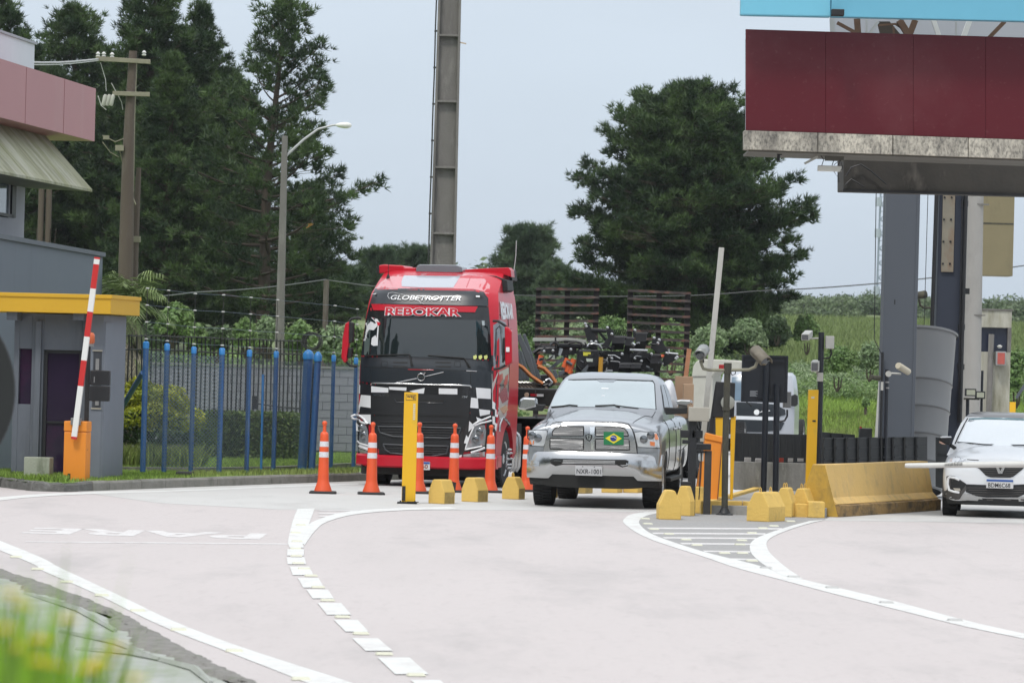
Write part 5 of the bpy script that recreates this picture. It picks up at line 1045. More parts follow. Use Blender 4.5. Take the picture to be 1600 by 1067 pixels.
# ochre housing high up
Y = 88.; x0, z0, x1, z1 = rect(1535, 300, 1584, 431, Y); q = MB(); q.box(x0, Y, z0, x1, Y+.8, z1+.4); oh = q.build('hanging_housing', mat('ochre_metal', (.21, .18, .10), .6, var=.15, scale=2, dirt=[((.10, .09, .05), .25, 2, (1, 1, .5))]), bevel=.01); tag(oh, 'ochre metal housing hanging under the canopy at far right', 'housing')
RM[oh.name] = Matrix.Identity(4); z = P(1560, 350, Y).z
q = MB(); q.box(x0+.01, Y-.006, z-.01, x1-.01, Y, z+.02); q.build('seam', m_moss, oh)
# ---- canopy
Yc = 66.
cn = thing('toll_canopy', (P(1400, 240, Yc).x, Yc, 5.4), 'toll canopy edge with dark red cladding over a mouldy concrete band', 'canopy'); O = Vector(cn.location)
fa = P(1162, 235, Yc); fb = P(1700, 254.5, Yc)       # lower front edge
ty = lambda px: 46+(px-1165)*.030
up_ = lambda px: 204+(px-1162)*.0335; dn = lambda px: 233.5+(px-1162)*.0345
m_red = mat('dark_red_cladding', (.10, .012, .018), .16, var=.08, scale=.7, spec=.28, dirt=[((.13, .035, .04), .35, .5, (1, 1, 1)), ((.20, .10, .10), .07, 14, (1, 1, 1))])
m_band = mat('mouldy_concrete', (.56, .52, .44), .9, var=.12, scale=4, bump=.5, bscale=22, dirt=[((.07, .07, .065), .5, 26, (1, 1, .5)), ((.05, .05, .05), .35, 5, (1, 1, .45)), ((.02, .02, .024), .42, 1.1, (1, 1, .35))])
def fquad(px0, px1, f0, f1, Y0, dpt, g_=.0):
    a, b, c, d = P(px0, f1(px0), Y0)-O, P(px1, f1(px1), Y0)-O, P(px1, f0(px1), Y0)-O, P(px0, f0(px0), Y0)-O
    a.x += g_; d.x += g_; b.x -= g_; c.x -= g_; D = Vector((0, dpt, 0))
    return MB().add([a, b, c, d, a+D, b+D, c+D, d+D], [(0, 1, 2, 3), (7, 6, 5, 4), (0, 4, 5, 1), (1, 5, 6, 2), (2, 6, 7, 3), (3, 7, 4, 0)])
for a, b in ((1165, 1290), (1290, 1427), (1427, 1540), (1540, 1720)):
    fquad(a, b, ty, lambda p: up_(p)-.4, Yc, .12, .0012).build('cladding_panel', m_red, cn, bevel=.003)
for a, b in ((1162, 1278), (1278, 1395), (1395, 1513), (1513, 1630), (1630, 1720)):
    fquad(a, b, up_, dn, Yc-.05, .35, .005).build('concrete_panel', m_band, cn, bevel=.006)
fquad(1170, 1720, lambda p: dn(p)-.0, lambda p: dn(p)+3.2, Yc+.05, 1.6).build('lower_flange', mat('dirty_steel', (.12, .115, .10), .7, var=.2), cn)
fquad(1172, 1720, lambda p: ty(p)+6, lambda p: up_(p)-2, Yc+.14, 1.4).build('roof_core', mat('rusty_core', (.09, .075, .06), .8, var=.2), cn)
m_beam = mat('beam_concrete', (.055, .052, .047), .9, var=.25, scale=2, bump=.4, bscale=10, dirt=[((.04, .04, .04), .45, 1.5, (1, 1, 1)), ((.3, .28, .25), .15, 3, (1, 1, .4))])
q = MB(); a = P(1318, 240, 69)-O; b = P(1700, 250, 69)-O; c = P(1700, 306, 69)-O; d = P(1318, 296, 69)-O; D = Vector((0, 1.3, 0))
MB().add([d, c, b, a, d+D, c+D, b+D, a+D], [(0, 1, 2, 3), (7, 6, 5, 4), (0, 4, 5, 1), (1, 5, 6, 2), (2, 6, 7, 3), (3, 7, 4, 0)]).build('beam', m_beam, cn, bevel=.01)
q = MB(); q.bar(P(1317, 297.5, 68.95)-O, P(1700, 307.5, 68.95)-O, .04, .04); q.build('beam_edge', m_dark, cn)
q = MB()
for pts in (((1322, 275), (1330, 262), (1345, 257), (1362, 268), (1385, 288)), ((1320, 290), (1330, 280), (1350, 292))): q.tube([P(x, y, 68.9)-O for x, y in pts], .014, 5)
q.build('loose_cable', m_dark, cn, smooth=60)
# fluorescent batten and rod under the edge
lm = thing('hanging_lamp', (P(1297, 264, 66.6).x, 66.6, P(1297, 264, 66.6).z), 'white strip lamp dangling on wires under the canopy corner', 'lamp')
O5_ = Vector(lm.location); x0, z0, x1, z1 = rect(1278, 258, 1315, 270, 66.6); q = MB(); q.box(x0-O5_.x, 0, z0-O5_.z+.02, x1-O5_.x, .12, z1-O5_.z-.01); q.build('housing', mat('lamp_white', (.75, .75, .7), .3), lm, bevel=.01)
q = MB()
for a in (1284, 1300, 1310): q.tube([P(a, 259, 66.65)-O5_, P(a+3, 250, 66.65)-O5_, P(a-2, 242, 66.65)-O5_], .006, 4)
q.tube([P(1303, 258, 66.6)-O5_, P(1313, 250, 66.6)-O5_, P(1317, 262, 66.6)-O5_, P(1308, 276, 66.6)-O5_, P(1303, 268, 66.6)-O5_], .005, 4)
q.tube([P(1310, 275, 66.6)-O5_, P(1311, 285, 66.6)-O5_], .005, 4); q.build('wire', m_dark, lm)
x0, z0, x1, z1 = rect(1290, 243, 1318, 251, 66.7); q = MB(); q.box(x0-O5_.x, 0, z0-O5_.z, x1-O5_.x, .3, z1-O5_.z); q.build('bracket', mat('dirty_steel', (.12, .115, .10), .7), lm)
q = MB(); q.bar(P(1257, 256, 66.5), P(1278, 245, 66.5), .035); o = q.build('metal_rod', mat('pale_metal', (.5, .5, .46), .5)); tag(o, 'short grey metal rod hanging at a slant left of the strip lamp', 'rod')
q = MB(); q.bar(P(1216, 252, 66.5), P(1217, 238, 66.5), .04); q.bar(P(1214, 241, 66.5), P(1222, 241, 66.5), .03); o = q.build('hook', m_dark); tag(o, 'small dark hook under the canopy band near its left end', 'hook')
# upper cyan sign and its trusses
cy = thing('cyan_sign', (P(1400, 20, 65.5).x, 65.5, 7.3), 'bright cyan sign board cut off by the top edge above the canopy', 'sign'); O = Vector(cy.location)
m_cy = mat('cyan_sheet', (.17, .50, .66), .45, var=.04, scale=1, dirt=[((.22, .55, .7), .2, .8, (1, 1, 1))])
def cyq(px0, px1, f1, y0=-60):
    a, b, c, d = P(px0, f1(px0), 65.5)-O, P(px1, f1(px1), 65.5)-O, P(px1, y0, 65.5)-O, P(px0+2, y0, 65.5)-O; D = Vector((0, .25, 0))
    return MB().add([a, b, c, d, a+D, b+D, c+D, d+D], [(0, 1, 2, 3), (7, 6, 5, 4), (0, 4, 5, 1), (1, 5, 6, 2), (2, 6, 7, 3), (3, 7, 4, 0)])
cyq(1157, 1298, lambda p: 24+(p-1158)*.02).build('sheet', m_cy, cy, bevel=.02)
cyq(1298.6, 1720, lambda p: 26.5+(p-1298)*.024).build('sheet', mat('cyan_sheet_dull', (.14, .42, .57), .45, var=.04), cy, bevel=.01)
x0, z0, x1, z1 = rect(1299, 15, 1319, 25, 65.3); q = MB(); q.box(x0-O.x, -.25, z0-7.3, x1-O.x, -.05, z1-7.3); q.build('floodlight', m_dark, cy, bevel=.01)
tr = thing('sign_truss', (P(1450, 40, 67).x, 67, 7.2), 'rusty steel truss between the cyan sign and the red cladding', 'truss'); O = Vector(tr.location)
lt_ = lambda px, py, yy=67.: P(px, py, yy)-O
m_rs = mat('rusty_steel', (.12, .07, .045), .8, var=.35, scale=8); m_gs = mat('truss_grey', (.42, .43, .43), .6, var=.1)
for (a, b, c_, d, w_, m_) in ((1300, 28, 1301, 60, .07, m_gs), (1308, 36, 1345, 56, .05, m_rs), (1339, 30, 1341, 58, .09, m_rs), (1354, 30, 1354, 56, .03, m_gs), (1356, 56, 1372, 34, .05, m_gs), (1405, 32, 1420, 56, .10, m_rs), (1420, 58, 1430, 32, .09, m_rs), (1396, 42, 1397, 60, .03, m_rs), (1458, 30, 1468, 60, .07, mat('truss_white', (.66, .66, .64), .5)), (1494, 32, 1494, 60, .03, m_gs), (1505, 60, 1516, 30, .08, mat('truss_white', (.66, .66, .64), .5)), (1545, 60, 1570, 34, .06, m_rs), (1372, 40, 1400, 38, .03, m_rs), (1400, 38, 1422, 52, .04, m_rs)):
    q = MB(); q.bar(lt_(a, b), lt_(c_, d), w_); q.build('strut', m_, tr)
q = MB(); q.loft([[lt_(1370, 34, y), lt_(1390, 34, y), lt_(1412, 60, y), lt_(1376, 60, y)] for y in (67.3, 67.8)]); q.build('gusset', mat('dark_rust', (.05, .04, .03), .8), tr)
q = MB(); q.loft([[lt_(1300, 24, y), lt_(1720, 34, y), lt_(1720, 80, y), lt_(1300, 70, y)] for y in (69.5, 69.6)]); q.build('rear_sheet', mat('rear_sheet', (.36, .38, .41), .6, var=.06, scale=1), tr)
# white horizontal boom in front of the white car
Y = 65.8; a, b = P(1414, 727, Y), P(1640, 713.5, Y)
bo = thing('lane_boom', (b.x, Y, 0), 'white round boom lowered across the front of the white car', 'barrier arm'); O = Vector(bo.location)
q = MB(); q.tube([a-O, a-O+Vector((.05, 0, 0)), b-O+Vector((1.5, 0, -.05))], [.03, .037, .062], 14); q.build('boom', mat('boom_pale', (.60, .60, .57), .45, var=.08, dirt=[((.4, .4, .38), .15, 6, (1, 1, 1))]), bo, smooth=60)
q = MB(); p0 = P(1476, 724.5, Y-.045)-O
for k in range(18):
    x_ = p0.x+k*.0145+rnd.uniform(0, .004); q.box(x_, -.062, p0.z-.03+rnd.uniform(-.006, .006)+k*.0008, x_+.008, -.05, p0.z+.012+rnd.uniform(-.01, .01)+k*.0008)
o = q.build('scuff_marks', mat('scuff', (.22, .22, .21), .7), bo); o['kind'] = 'stuff'
q = MB(); q.box(1.3, -.2, 0, 1.75, .25, 1.0); q.build('cabinet', m_or, bo, bevel=.01)
# thin wires by the column and far lattice tower
cable('hanging_wire', [P(1369, 300, 75), P(1366, 530, 75), P(1378, 555, 75)], .007, 'thin wire hanging beside the wide grey column', m_dark)
cable('hanging_wire', [P(1450, 300, 78), P(1444, 510, 78)], .006, 'thin wire hanging between the two canopy columns', m_dark)
Y = 620.; lt2 = thing('lattice_tower', (P(1377, 560, Y).x, Y, 4), 'far bluish lattice tower rising behind the wide grey column', 'tower'); O = Vector(lt2.location); zt2 = P(1377, 285, Y).z-4; q = MB()
wv = lambda z: .95-.3*z/zt2
for sx in (-1, 1):
    for sy in (-1, 1): q.bar((sx*wv(0), sy*wv(0), 0), (sx*wv(zt2), sy*wv(zt2), zt2), .14)
q.build('tower_legs', mat('tower_steel', (.25, .30, .36), .6, var=.1), lt2)
q = MB(); n = 24
for k in range(n):
    z0, z1 = zt2*k/n, zt2*(k+1)/n; s_ = 1 if k % 2 else -1
    q.bar((-wv(z0)*s_, -wv(z0), z0), (wv(z1)*s_, -wv(z1), z1), .09); q.bar((-wv(z0)*s_, wv(z0), z0), (wv(z1)*s_, wv(z1), z1), .09); q.bar((-wv(z0), -wv(z0), z0), (wv(z0), -wv(z0), z0), .08)
o = q.build('tower_bracing', mat('tower_steel', (.25, .30, .36), .6), lt2); o['kind'] = 'stuff'
for py in (316, 365, 455):
    z = P(1377, py, Y).z-4
    for sx in (-1, 1): q = MB(); q.lathe([(.45, -.6), (.45, .6)], 8, M=Matrix.Translation((sx*1.0, -1.0, z))); q.build('antenna', mat('tower_antenna', (.40, .45, .50), .5), lt2)
# ================================================================== vehicles
A = lambda x, y: (520+x/5, 400+y/5)
Bz = lambda x, y: (520+x/5, 580+y/5)
C = lambda x, y: (800+x/5, 560+y/5)
D = lambda x, y: (800+x/5, 600+y/5)
Ez = lambda x, y: (1440+x/9.975, 600+y/9.975)
F = lambda x, y: (1440+x/9.975, 700+y/9.975)
def T(f, *l): return [f(*p) for p in l]
m_tyre = mat('tyre_rubber', (.022, .022, .023), .85, var=.2, scale=10, bump=.3, bscale=40)
m_rim = mat('alloy_rim', (.55, .56, .57), .3, metal=.9, var=.05)
m_chrome = mat('chrome', (.50, .505, .51), .2, metal=1, var=.03)
m_black = mat('gloss_black', (.012, .013, .015), .18, var=.1, spec=.6)
m_matt = mat('matt_black', (.012, .013, .014), .6, var=.15)
m_seam = mat('panel_seam', (.01, .01, .01), .7, var=0)
m_lens = mat('headlamp_lens', (.42, .44, .46), .08, metal=.55, var=.35, scale=14, coat=1)
m_lensw = mat('lamp_white_strip', (.82, .83, .84), .2, var=.02)
m_amber = mat('amber_lens', (.65, .20, .07), .2, var=.1, coat=1)
m_plate = mat('plate_white', (.62, .62, .62), .4, var=.03); m_pblue = mat('plate_blue', (.02, .09, .35), .4, var=.03); m_ptext = mat('plate_text', (.012, .012, .014), .5, var=0)
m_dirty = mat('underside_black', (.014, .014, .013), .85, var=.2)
def wheel(root, x, y, r, w_, rimr, m=m_rim, side=1, name='wheel', nsp=5, z=None):
    """axle along local x; side = +1 outer face towards +x"""
    z = r if z is None else z
    M = Matrix.Translation((x, y, z)) @ Matrix.Rotation(R(90)*side, 4, 'Y')
    q = MB(); q.lathe([(rimr, -w_/2+.01), (r*.93, -w_/2), (r*.985, -w_/2+.03), (r, -w_/4), (r, w_/4), (r*.985, w_/2-.03), (r*.93, w_/2), (rimr+.01, w_/2-.005), (rimr, w_/2-.03)], 40, M=M)
    for k in range(44):
        a = 2*math.pi*k/44
        for j in (-1, 1):
            M2 = M @ Matrix.Rotation(a+(.07 if j > 0 else 0), 4, 'Z') @ Matrix.Translation((r*.995, 0, j*w_*.24)); q.box(-.01, -r*.052, -w_*.20, .012, r*.052, w_*.22, M=M2)
    ty = q.build(name, m_tyre, root, smooth=35)
    q = MB(); q.lathe([(rimr+.005, w_/2-.012), (rimr-.02, w_/2-.02), (rimr-.035, w_/2-.09), (rimr*.35, w_/2-.10)], 32, M=M, cap=False)
    q.lathe([(rimr*.3, w_/2-.12), (rimr*.3, w_/2-.03), (rimr*.22, w_/2-.015)], 20, M=M)
    for k in range(nsp):
        a = 2*math.pi*k/nsp; q.prism([(rimr*.2, -.035), (rimr-.01, -.025), (rimr-.01, .025), (rimr*.2, .035)], w_/2-.075, w_/2-.035, axis='z', M=M @ Matrix.Rotation(a, 4, 'Z'))
    q.build('rim', m, ty, smooth=40)
    return ty

# ------------------------------------------------------------------ red truck
g = G(662, 760.5)
TY = 77.2; p0 = P(661, 735, TY)
tk = thing('truck', (p0.x, TY, 0), 'red and black flat nosed lorry with chequered flanks waiting behind the cones', 'truck', yaw=-R(10))
tko = Vector(tk.location)
TW = 1.21
def truck_sec(z, w_, yf, c, yb, n=26):
    pts = []
    for k in range(n+1):
        t = -1+2*k/n; t = math.copysign(1-(1-abs(t))**1.35, t)
        pts.append((w_*t, yf+c*abs(t)**5, z))
    return pts+[(w_, yb, z), (-w_, yb, z)]
secs = [(.50, 1.18, .02, .26, 2.3), (.60, 1.21, -.01, .30, 2.3), (1.3, 1.225, -.02, .32, 2.3), (2.05, 1.225, .0, .32, 2.3), (2.20, 1.22, .04, .32, 2.3), (2.55, 1.20, .09, .32, 2.3), (2.88, 1.175, .15, .32, 2.3), (3.15, 1.15, .21, .34, 2.3), (3.34, 1.12, .30, .36, 2.3), (3.40, 1.10, .37, .38, 2.3), (3.52, 1.09, .66, .34, 2.3), (3.65, 1.07, .98, .30, 2.3), (3.745, 1.05, 1.3, .25, 2.3)]
m_red_t = mat('truck_red', (.50, .014, .030), .3, var=.04, scale=2, coat=.15, spec=.3)
m_redl = mat('truck_red_sheen', (.60, .19, .21), .25, var=.05, coat=.8)  # truck red paled to paint reflected sky into the roof
arch = MB(); arch.lathe([(.60, -3), (.60, 3)], 36, M=Matrix.Translation((0, 1.42, .50)) @ Matrix.Rotation(R(90), 4, 'Y'))
me = bake(MB().loft([truck_sec(*s_) for s_ in secs]), cutters=[arch], smooth=32, name='cab')
link_mesh('cab', me, m_red_t, tk)
S = Surf(tk, bvh_of(me))
m_tdark = mat('truck_dark_panel', (.015, .020, .026), .35, var=.06, scale=2, coat=.3)
m_tgrille = mat('truck_grille_black', (.010, .011, .013), .5, var=.1)
m_tglass = mat('truck_windscreen', (.012, .018, .02), .03, var=.2, scale=1, spec=.55, ior=1.7)
m_tw = mat('truck_white', (.72, .73, .75), .3, var=.03, coat=.4); m_tb = mat('truck_black', (.012, .012, .014), .3, var=.05, coat=.4)
S.panel('front_base', [(-1.2, .56), (1.205, .56), (1.205, 2.3), (-1.2, 2.3)], m_tb, off=.0008, th=.002, px=False)
# dark mask of the upper front, windscreen, visor strip
S.panel('front_mask', T(A, (262, 270), (330, 252), (700, 255), (1100, 262), (1180, 280), (1215, 330), (1228, 520), (1240, 800), (188, 775), (215, 500), (240, 380)), m_black, off=.002, th=.004)
S.panel('windscreen', T(A, (236, 486), (700, 492), (1190, 502), (1212, 560), (1218, 806), (700, 790), (215, 774), (222, 600)), m_tglass, off=.008, th=.006)
S.panel('visor_band', T(A, (262, 282), (340, 262), (700, 265), (1100, 272), (1165, 290), (1205, 335), (1212, 392), (700, 378), (245, 370)), m_tdark, off=.008, th=.02)
S.panel('red_strip', T(A, (302, 374), (700, 386), (1135, 394), (1112, 440), (700, 432), (318, 424)), m_red_t, off=.008, th=.016)
for a in (((285, 282), (336, 286), (342, 312), (285, 310)), ((1113, 304), (1160, 304), (1178, 330), (1113, 330))):
    o = S.panel('marker_light', T(A, *a), m_matt, off=.03, th=.008)
for a in (((303, 288), (334, 290), (334, 300), (303, 298)), ((1120, 309), (1152, 310), (1152, 322), (1122, 321))): S.panel('marker_lens', T(A, *a), m_lensw, off=.04, th=.004)
S.text('roof_lettering', 'GLOBETROTTER', T(A, (455, 341), (1003, 350), (460, 305), (1013, 313)), m_tw, off=.05, bold=.01, shear=.2)
S.line('swoosh', T(A, (716, 376), (640, 335), (540, 298), (470, 284), (438, 290), (432, 312), (446, 335)), .004, m_tw, off=.034)
S.text('name_lettering_edge', 'REBOKAR', T(A, (412, 464), (1000, 473), (418, 402), (1000, 410)), m_tw, off=.044, bold=.05, grow=.035)
S.text('name_lettering', 'REBOKAR', T(A, (412, 464), (1000, 473), (418, 402), (1000, 410)), m_red_t, off=.050, bold=.028)
# roof
S.panel('roof_skin', T(A, (262, 262), (290, 200), (330, 150), (400, 135), (700, 133), (1060, 140), (1170, 158), (1230, 230), (1222, 330), (1180, 276), (1100, 258), (700, 250), (330, 247)), m_redl, off=.001, th=.003, ax='y')
S.panel('sun_roof_panel', T(A, (556, 152), (1000, 156), (942, 246), (700, 246), (540, 238), (538, 200)), mat('pale_roof_panel', (.42, .45, .50), .25, var=.05, coat=.5), off=.006, th=.008)
S.line('roof_rail', T(A, (1085, 150), (1045, 245)), .006, m_red_t, off=.006)
def TL(px, py, yl): return fr_local(tk, px, py, yl)
def lbox(name, pts, y0, y1, m, bevel=.02, root=tk, smooth=None):
    f = [fr_local(root, a, b, y0) for a, b in pts]; q = MB(); q.loft([[Vector((p.x, y, p.z)) for p in f] for y in (y0, y1)]); return q.build(name, m, root, bevel=bevel, smooth=smooth)
m_defl = mat('roof_hatch_grey', (.17, .19, .21), .25, var=.05, coat=.5)
lbox('roof_deflector', T(A, (648, 122), (655, 80), (680, 66), (960, 70), (1008, 86), (1014, 126), (970, 134), (650, 128)), 1.25, 1.75, m_defl, .02)
lbox('roof_fairing', T(A, (362, 140), (360, 72), (400, 66), (545, 74), (560, 90), (650, 92), (650, 128), (530, 132), (490, 122)), 1.4, 2.3, m_red_t, .02)
lbox('roof_fairing', T(A, (1010, 96), (1020, 108), (1200, 96), (1370, 90), (1390, 112), (1394, 165), (1345, 150), (1290, 138), (1180, 134), (1015, 130)), 1.5, 1.85, m_red_t, .02)
lbox('fairing_edge', T(A, (345, 140), (343, 90), (360, 70), (366, 140)), 1.5, 2.3, m_matt, .005)
lbox('air_intake', T(A, (1160, 146), (1270, 156), (1360, 190), (1368, 268), (1340, 282), (1310, 268), (1282, 200), (1240, 170), (1165, 156)), 1.2, 1.8, m_matt, .015)
lbox('rear_fairing_edge', T(A, (1366, 95), (1392, 100), (1402, 190), (1382, 200)), 1.8, 2.32, m_matt, .006)
q = MB(); q.tube([TL(*A(432, 182), 1.0), TL(*A(436, 60), 1.0)], .006, 5); q.lathe([(.035, 0), (.03, .05), (.008, .10)], 10, M=Matrix.Translation(TL(*A(432, 184), 1.0))); q.build('antenna', m_matt, tk)
q = MB(); q.tube([TL(*A(1404, 200), 2.0), TL(*A(1430, 0), 2.0), TL(*A(1434, -120), 2.0)], .007, 5); q.build('whip_antenna', mat('pale_antenna', (.5, .5, .5), .5), tk)
# lower front
S.panel('front_panel', T(A, (190, 785), (700, 812), (1240, 822), (1244, 1025), (1085, 1028), (690, 1000), (300, 990), (187, 980)), m_tdark, off=.006, th=.018)
for a in (((300, 868), (300, 985)), ((1078, 900), (1080, 1020)), ((255, 866), (620, 880)), ((620, 880), (1130, 900))): S.line('panel_seam', T(A, *a), .005, m_seam, off=.024)
S.line('chrome_trim', T(A, (590, 886), (790, 890)), .006, m_red_t, off=.028); S.line('chrome_trim', T(A, (1045, 896), (1128, 900)), .008, m_chrome, off=.028)
S.line('chrome_trim', T(A, (300, 1003), (312, 992), (690, 1002), (1075, 1012), (1085, 1028)), .012, m_chrome, off=.03)
for x in (385, 955): S.line('vent_frame', T(A, (x, 822), (x+46, 824), (x+46, 866), (x, 864)), .004, m_seam, off=.026, close=True)
for x0, x1 in ((470, 590), (800, 930)):
    for y in (826, 858): S.panel('vent_slot', T(A, (x0, y), (x1, y+2), (x1-8, y+12), (x0+8, y+10)), m_seam, off=.026, th=.002)
c = S.hit(*A(692, 946)); q = MB(); q.tube([(c.x+math.cos(t)*.062, c.y-.035, c.z+math.sin(t)*.062) for t in np.linspace(0, 2*math.pi, 28, endpoint=False)], .011, 8, close=True); q.tube([(c.x+.04, c.y-.035, c.z+.045), (c.x+.075, c.y-.035, c.z+.082)], .012, 6); q.build('emblem', m_chrome, tk, smooth=60)
S.text('emblem_text', 'VOLVO', T(A, (670, 950), (714, 951), (670, 939), (714, 940)), m_chrome, off=.04, bold=.04)
S.line('emblem_bar', T(A, (497, 990), (660, 955)), .010, m_chrome, off=.028); S.line('emblem_bar', T(A, (724, 940), (868, 906)), .010, m_chrome, off=.028)
# chequered flanks and flag border
S.panel('flank', T(Bz, (186, 84), (240, 92), (300, 110), (302, 420), (262, 408), (205, 350), (178, 345), (190, 250)), m_tb, off=.006, th=.014)
S.panel('flank', T(Bz, (1078, 130), (1238, 118), (1242, 345), (1190, 375), (1130, 400), (1105, 430), (1050, 600), (1020, 640), (1005, 690), (960, 700), (985, 500), (1075, 400)), m_tb, off=.006, th=.014)
S.panel('flank', T(Bz, (165, 350), (190, 370), (205, 550), (280, 590), (300, 500), (350, 500), (350, 655), (172, 655)), m_tb, off=.006, th=.012)
whites = [((199, 184), (298, 190), (298, 286), (206, 272)), ((302, 116), (437, 130), (435, 166), (302, 164)), ((440, 122), (578, 126), (576, 152), (445, 143)), ((600, 155), (720, 131), (712, 174), (655, 172)),
          ((830, 133), (975, 136), (975, 181), (830, 177)), ((1120, 127), (1236, 136), (1236, 216), (1128, 210)), ((1082, 205), (1135, 212), (1140, 290), (1076, 284)), ((1145, 295), (1232, 305), (1228, 334), (1152, 350)),
          ((1122, 356), (1180, 380), (1135, 396)), ((1068, 388), (1110, 428), (1062, 472)), ((1045, 497), (1062, 520), (1046, 564), (1026, 560)), ((210, 338), (298, 338), (298, 414), (275, 404)), ((178, 262), (196, 270), (204, 322), (186, 316)),
          ((180, 100), (190, 110), (188, 178), (180, 170)), ((346, 655), (366, 655), (366, 672), (350, 674)), ((985, 655), (1012, 652), (1000, 688), (982, 690)), ((165, 540), (182, 545), (180, 555), (165, 550)), ((158, 400), (186, 430), (186, 470), (160, 465)), ((184, 560), (278, 588), (278, 618), (184, 600))]
for w_ in whites: S.panel('white_check', T(Bz, *w_), m_tw, off=.0215, th=.003)
S.panel('border_panel', T(Bz, (300, 108), (1078, 124), (1075, 186), (302, 172)), m_tb, off=.006, th=.0145)
S.panel('grille_panel', T(Bz, (302, 172), (1075, 187), (1068, 352), (302, 340)), m_tgrille, off=.006, th=.016)
S.panel('grille_panel', T(Bz, (302, 345), (1068, 357), (1060, 400), (985, 500), (960, 560), (925, 695), (480, 690), (365, 660), (350, 500), (302, 420)), m_tgrille, off=.004, th=.008)
S.panel('grille_slot', T(Bz, (484, 216), (884, 222), (868, 246), (500, 240)), m_seam, off=.023, th=.002)
S.line('grille_lip', T(Bz, (484, 216), (500, 242), (868, 248), (884, 222)), .008, m_tdark, off=.026)
for y in (395, 415, 455, 475, 495, 580, 600, 620, 636): S.line('grille_slat', T(Bz, (375+(y-395)*.2, y), (660, y+3), (975-(y-395)*.35, y+8)), .009, m_tgrille, off=.02)
m_gf = mat('grille_frame_grey', (.05, .055, .062), .45, var=.05)
S.line('grille_frame', T(Bz, (355, 430), (680, 434), (1003, 444), (985, 490), (905, 522), (680, 517), (470, 508), (370, 478)), .015, m_gf, off=.025, close=True)
S.line('grille_frame', T(Bz, (396, 568), (540, 576), (680, 580), (905, 584), (892, 642), (770, 664), (640, 660), (450, 636), (412, 612)), .015, m_gf, off=.025, close=True)
S.text('small_lettering', 'VOLVO', T(Bz, (318, 193), (440, 195), (318, 176), (440, 178)), m_chrome, off=.026, bold=.02); S.text('small_lettering', 'FH', T(Bz, (1008, 208), (1052, 208), (1012, 190), (1056, 191)), m_chrome, off=.026, bold=.03, shear=.2)
# head lamps
for pts, dr in ((((196, 402), (236, 400), (262, 425), (276, 455), (284, 560), (276, 578), (205, 552)), ((202, 556), (278, 580), (286, 560))), (((1108, 428), (1190, 418), (1200, 470), (1190, 580), (1040, 616), (1042, 590), (1075, 500)), ((1106, 430), (1070, 510), (1036, 612), (1168, 584)))):
    hl = S.panel('headlight', T(Bz, *pts), m_lens, off=.02, th=.012)
    S.line('daytime_strip', T(Bz, *dr), .013, m_lensw, off=.035, parent=hl)
for c in ((228, 445), (248, 500), (1150, 470), (1120, 530)):
    h = S.hit(*Bz(*c)); q = MB(); q.lathe([(.06, 0), (.062, .02), (.045, .03)], 16, M=Matrix.Translation((h.x, h.y-.035, h.z)) @ Matrix.Rotation(R(90), 4, 'X')); q.build('lamp_bowl', mat('bowl_grey', (.20, .21, .22), .15, metal=.8, var=.2, scale=30), tk, smooth=50)
S.panel('fog_lamp', T(Bz, (178, 604), (272, 622), (272, 664), (180, 655)), m_lens, off=.02, th=.012); S.panel('fog_lamp', T(Bz, (1022, 650), (1190, 626), (1192, 680), (1018, 686)), m_lens, off=.02, th=.012)
S.panel('fog_lamp_glass', T(Bz, (1082, 648), (1150, 640), (1150, 676), (1084, 680)), mat('clear_lamp', (.25, .26, .27), .1, metal=.5), off=.034, th=.004)
S.line('lamp_brow', T(Bz, (146, 352), (170, 340), (210, 346), (245, 372), (272, 410)), .017, m_tw, off=.03); S.line('lamp_brow', T(Bz, (150, 362), (185, 380), (215, 392), (262, 408)), .018, m_tw, off=.025)
S.line('lamp_brow', T(Bz, (1098, 418), (1130, 396), (1190, 372), (1236, 352)), .017, m_tw, off=.03); S.line('lamp_brow', T(Bz, (1108, 424), (1160, 404), (1200, 396), (1240, 384)), .018, m_tw, off=.025)
S.line('lamp_brow', T(Bz, (184, 585), (276, 612)), .02, m_tw, off=.02); S.line('lamp_brow', T(Bz, (1080, 635), (1130, 620), (1188, 596)), .022, m_tw, off=.02)
# bumper
prof = []
def bump_sec(t, z0, z1, out=.05):
    t_ = math.copysign(1-(1-abs(t))**1.3, t); x = 1.235*t_; y = -.05+.34*abs(t_)**5; dz = (-.0 if abs(t) < .55 else .035*(abs(t)-.55))
    return [(x, y, z0+dz), (x, y-out, z0+.03+dz), (x, y-out, z1-.03+dz), (x, y, z1+dz), (x, y+.14, z1+dz), (x, y+.14, z0+dz)]
q = MB(); q.loft([bump_sec(t, .325, .535) for t in np.linspace(-1, 1, 40)]+[[(1.235, 1.0, z) if k in (0, 1, 2, 3) else (1.10, 1.0, z) for k, z in enumerate((.36, .39, .54, .57, .57, .36))]][:0]); q.build('bumper', m_red_t, tk, smooth=35)
q = MB(); q.box(1.13, .30, .36, 1.235, .78, .57); q.box(-1.235, .30, .36, -1.13, .78, .57); q.build('bumper_side', m_red_t, tk, bevel=.02)
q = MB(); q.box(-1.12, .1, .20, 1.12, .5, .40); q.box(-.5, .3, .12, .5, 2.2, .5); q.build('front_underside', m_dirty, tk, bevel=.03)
q = MB(); a = TL(*Bz(850, 835), 1.6); b = TL(*Bz(1130, 800), 1.6); q.box(a.x, 1.55, a.z-.03, b.x, 1.65, b.z+.02); q.build('axle_beam', mat('dusty_metal', (.30, .30, .28), .7), tk, bevel=.02)
a = fr_local(tk, *Bz(632, 767), -.12); b = fr_local(tk, *Bz(760, 704), -.12)
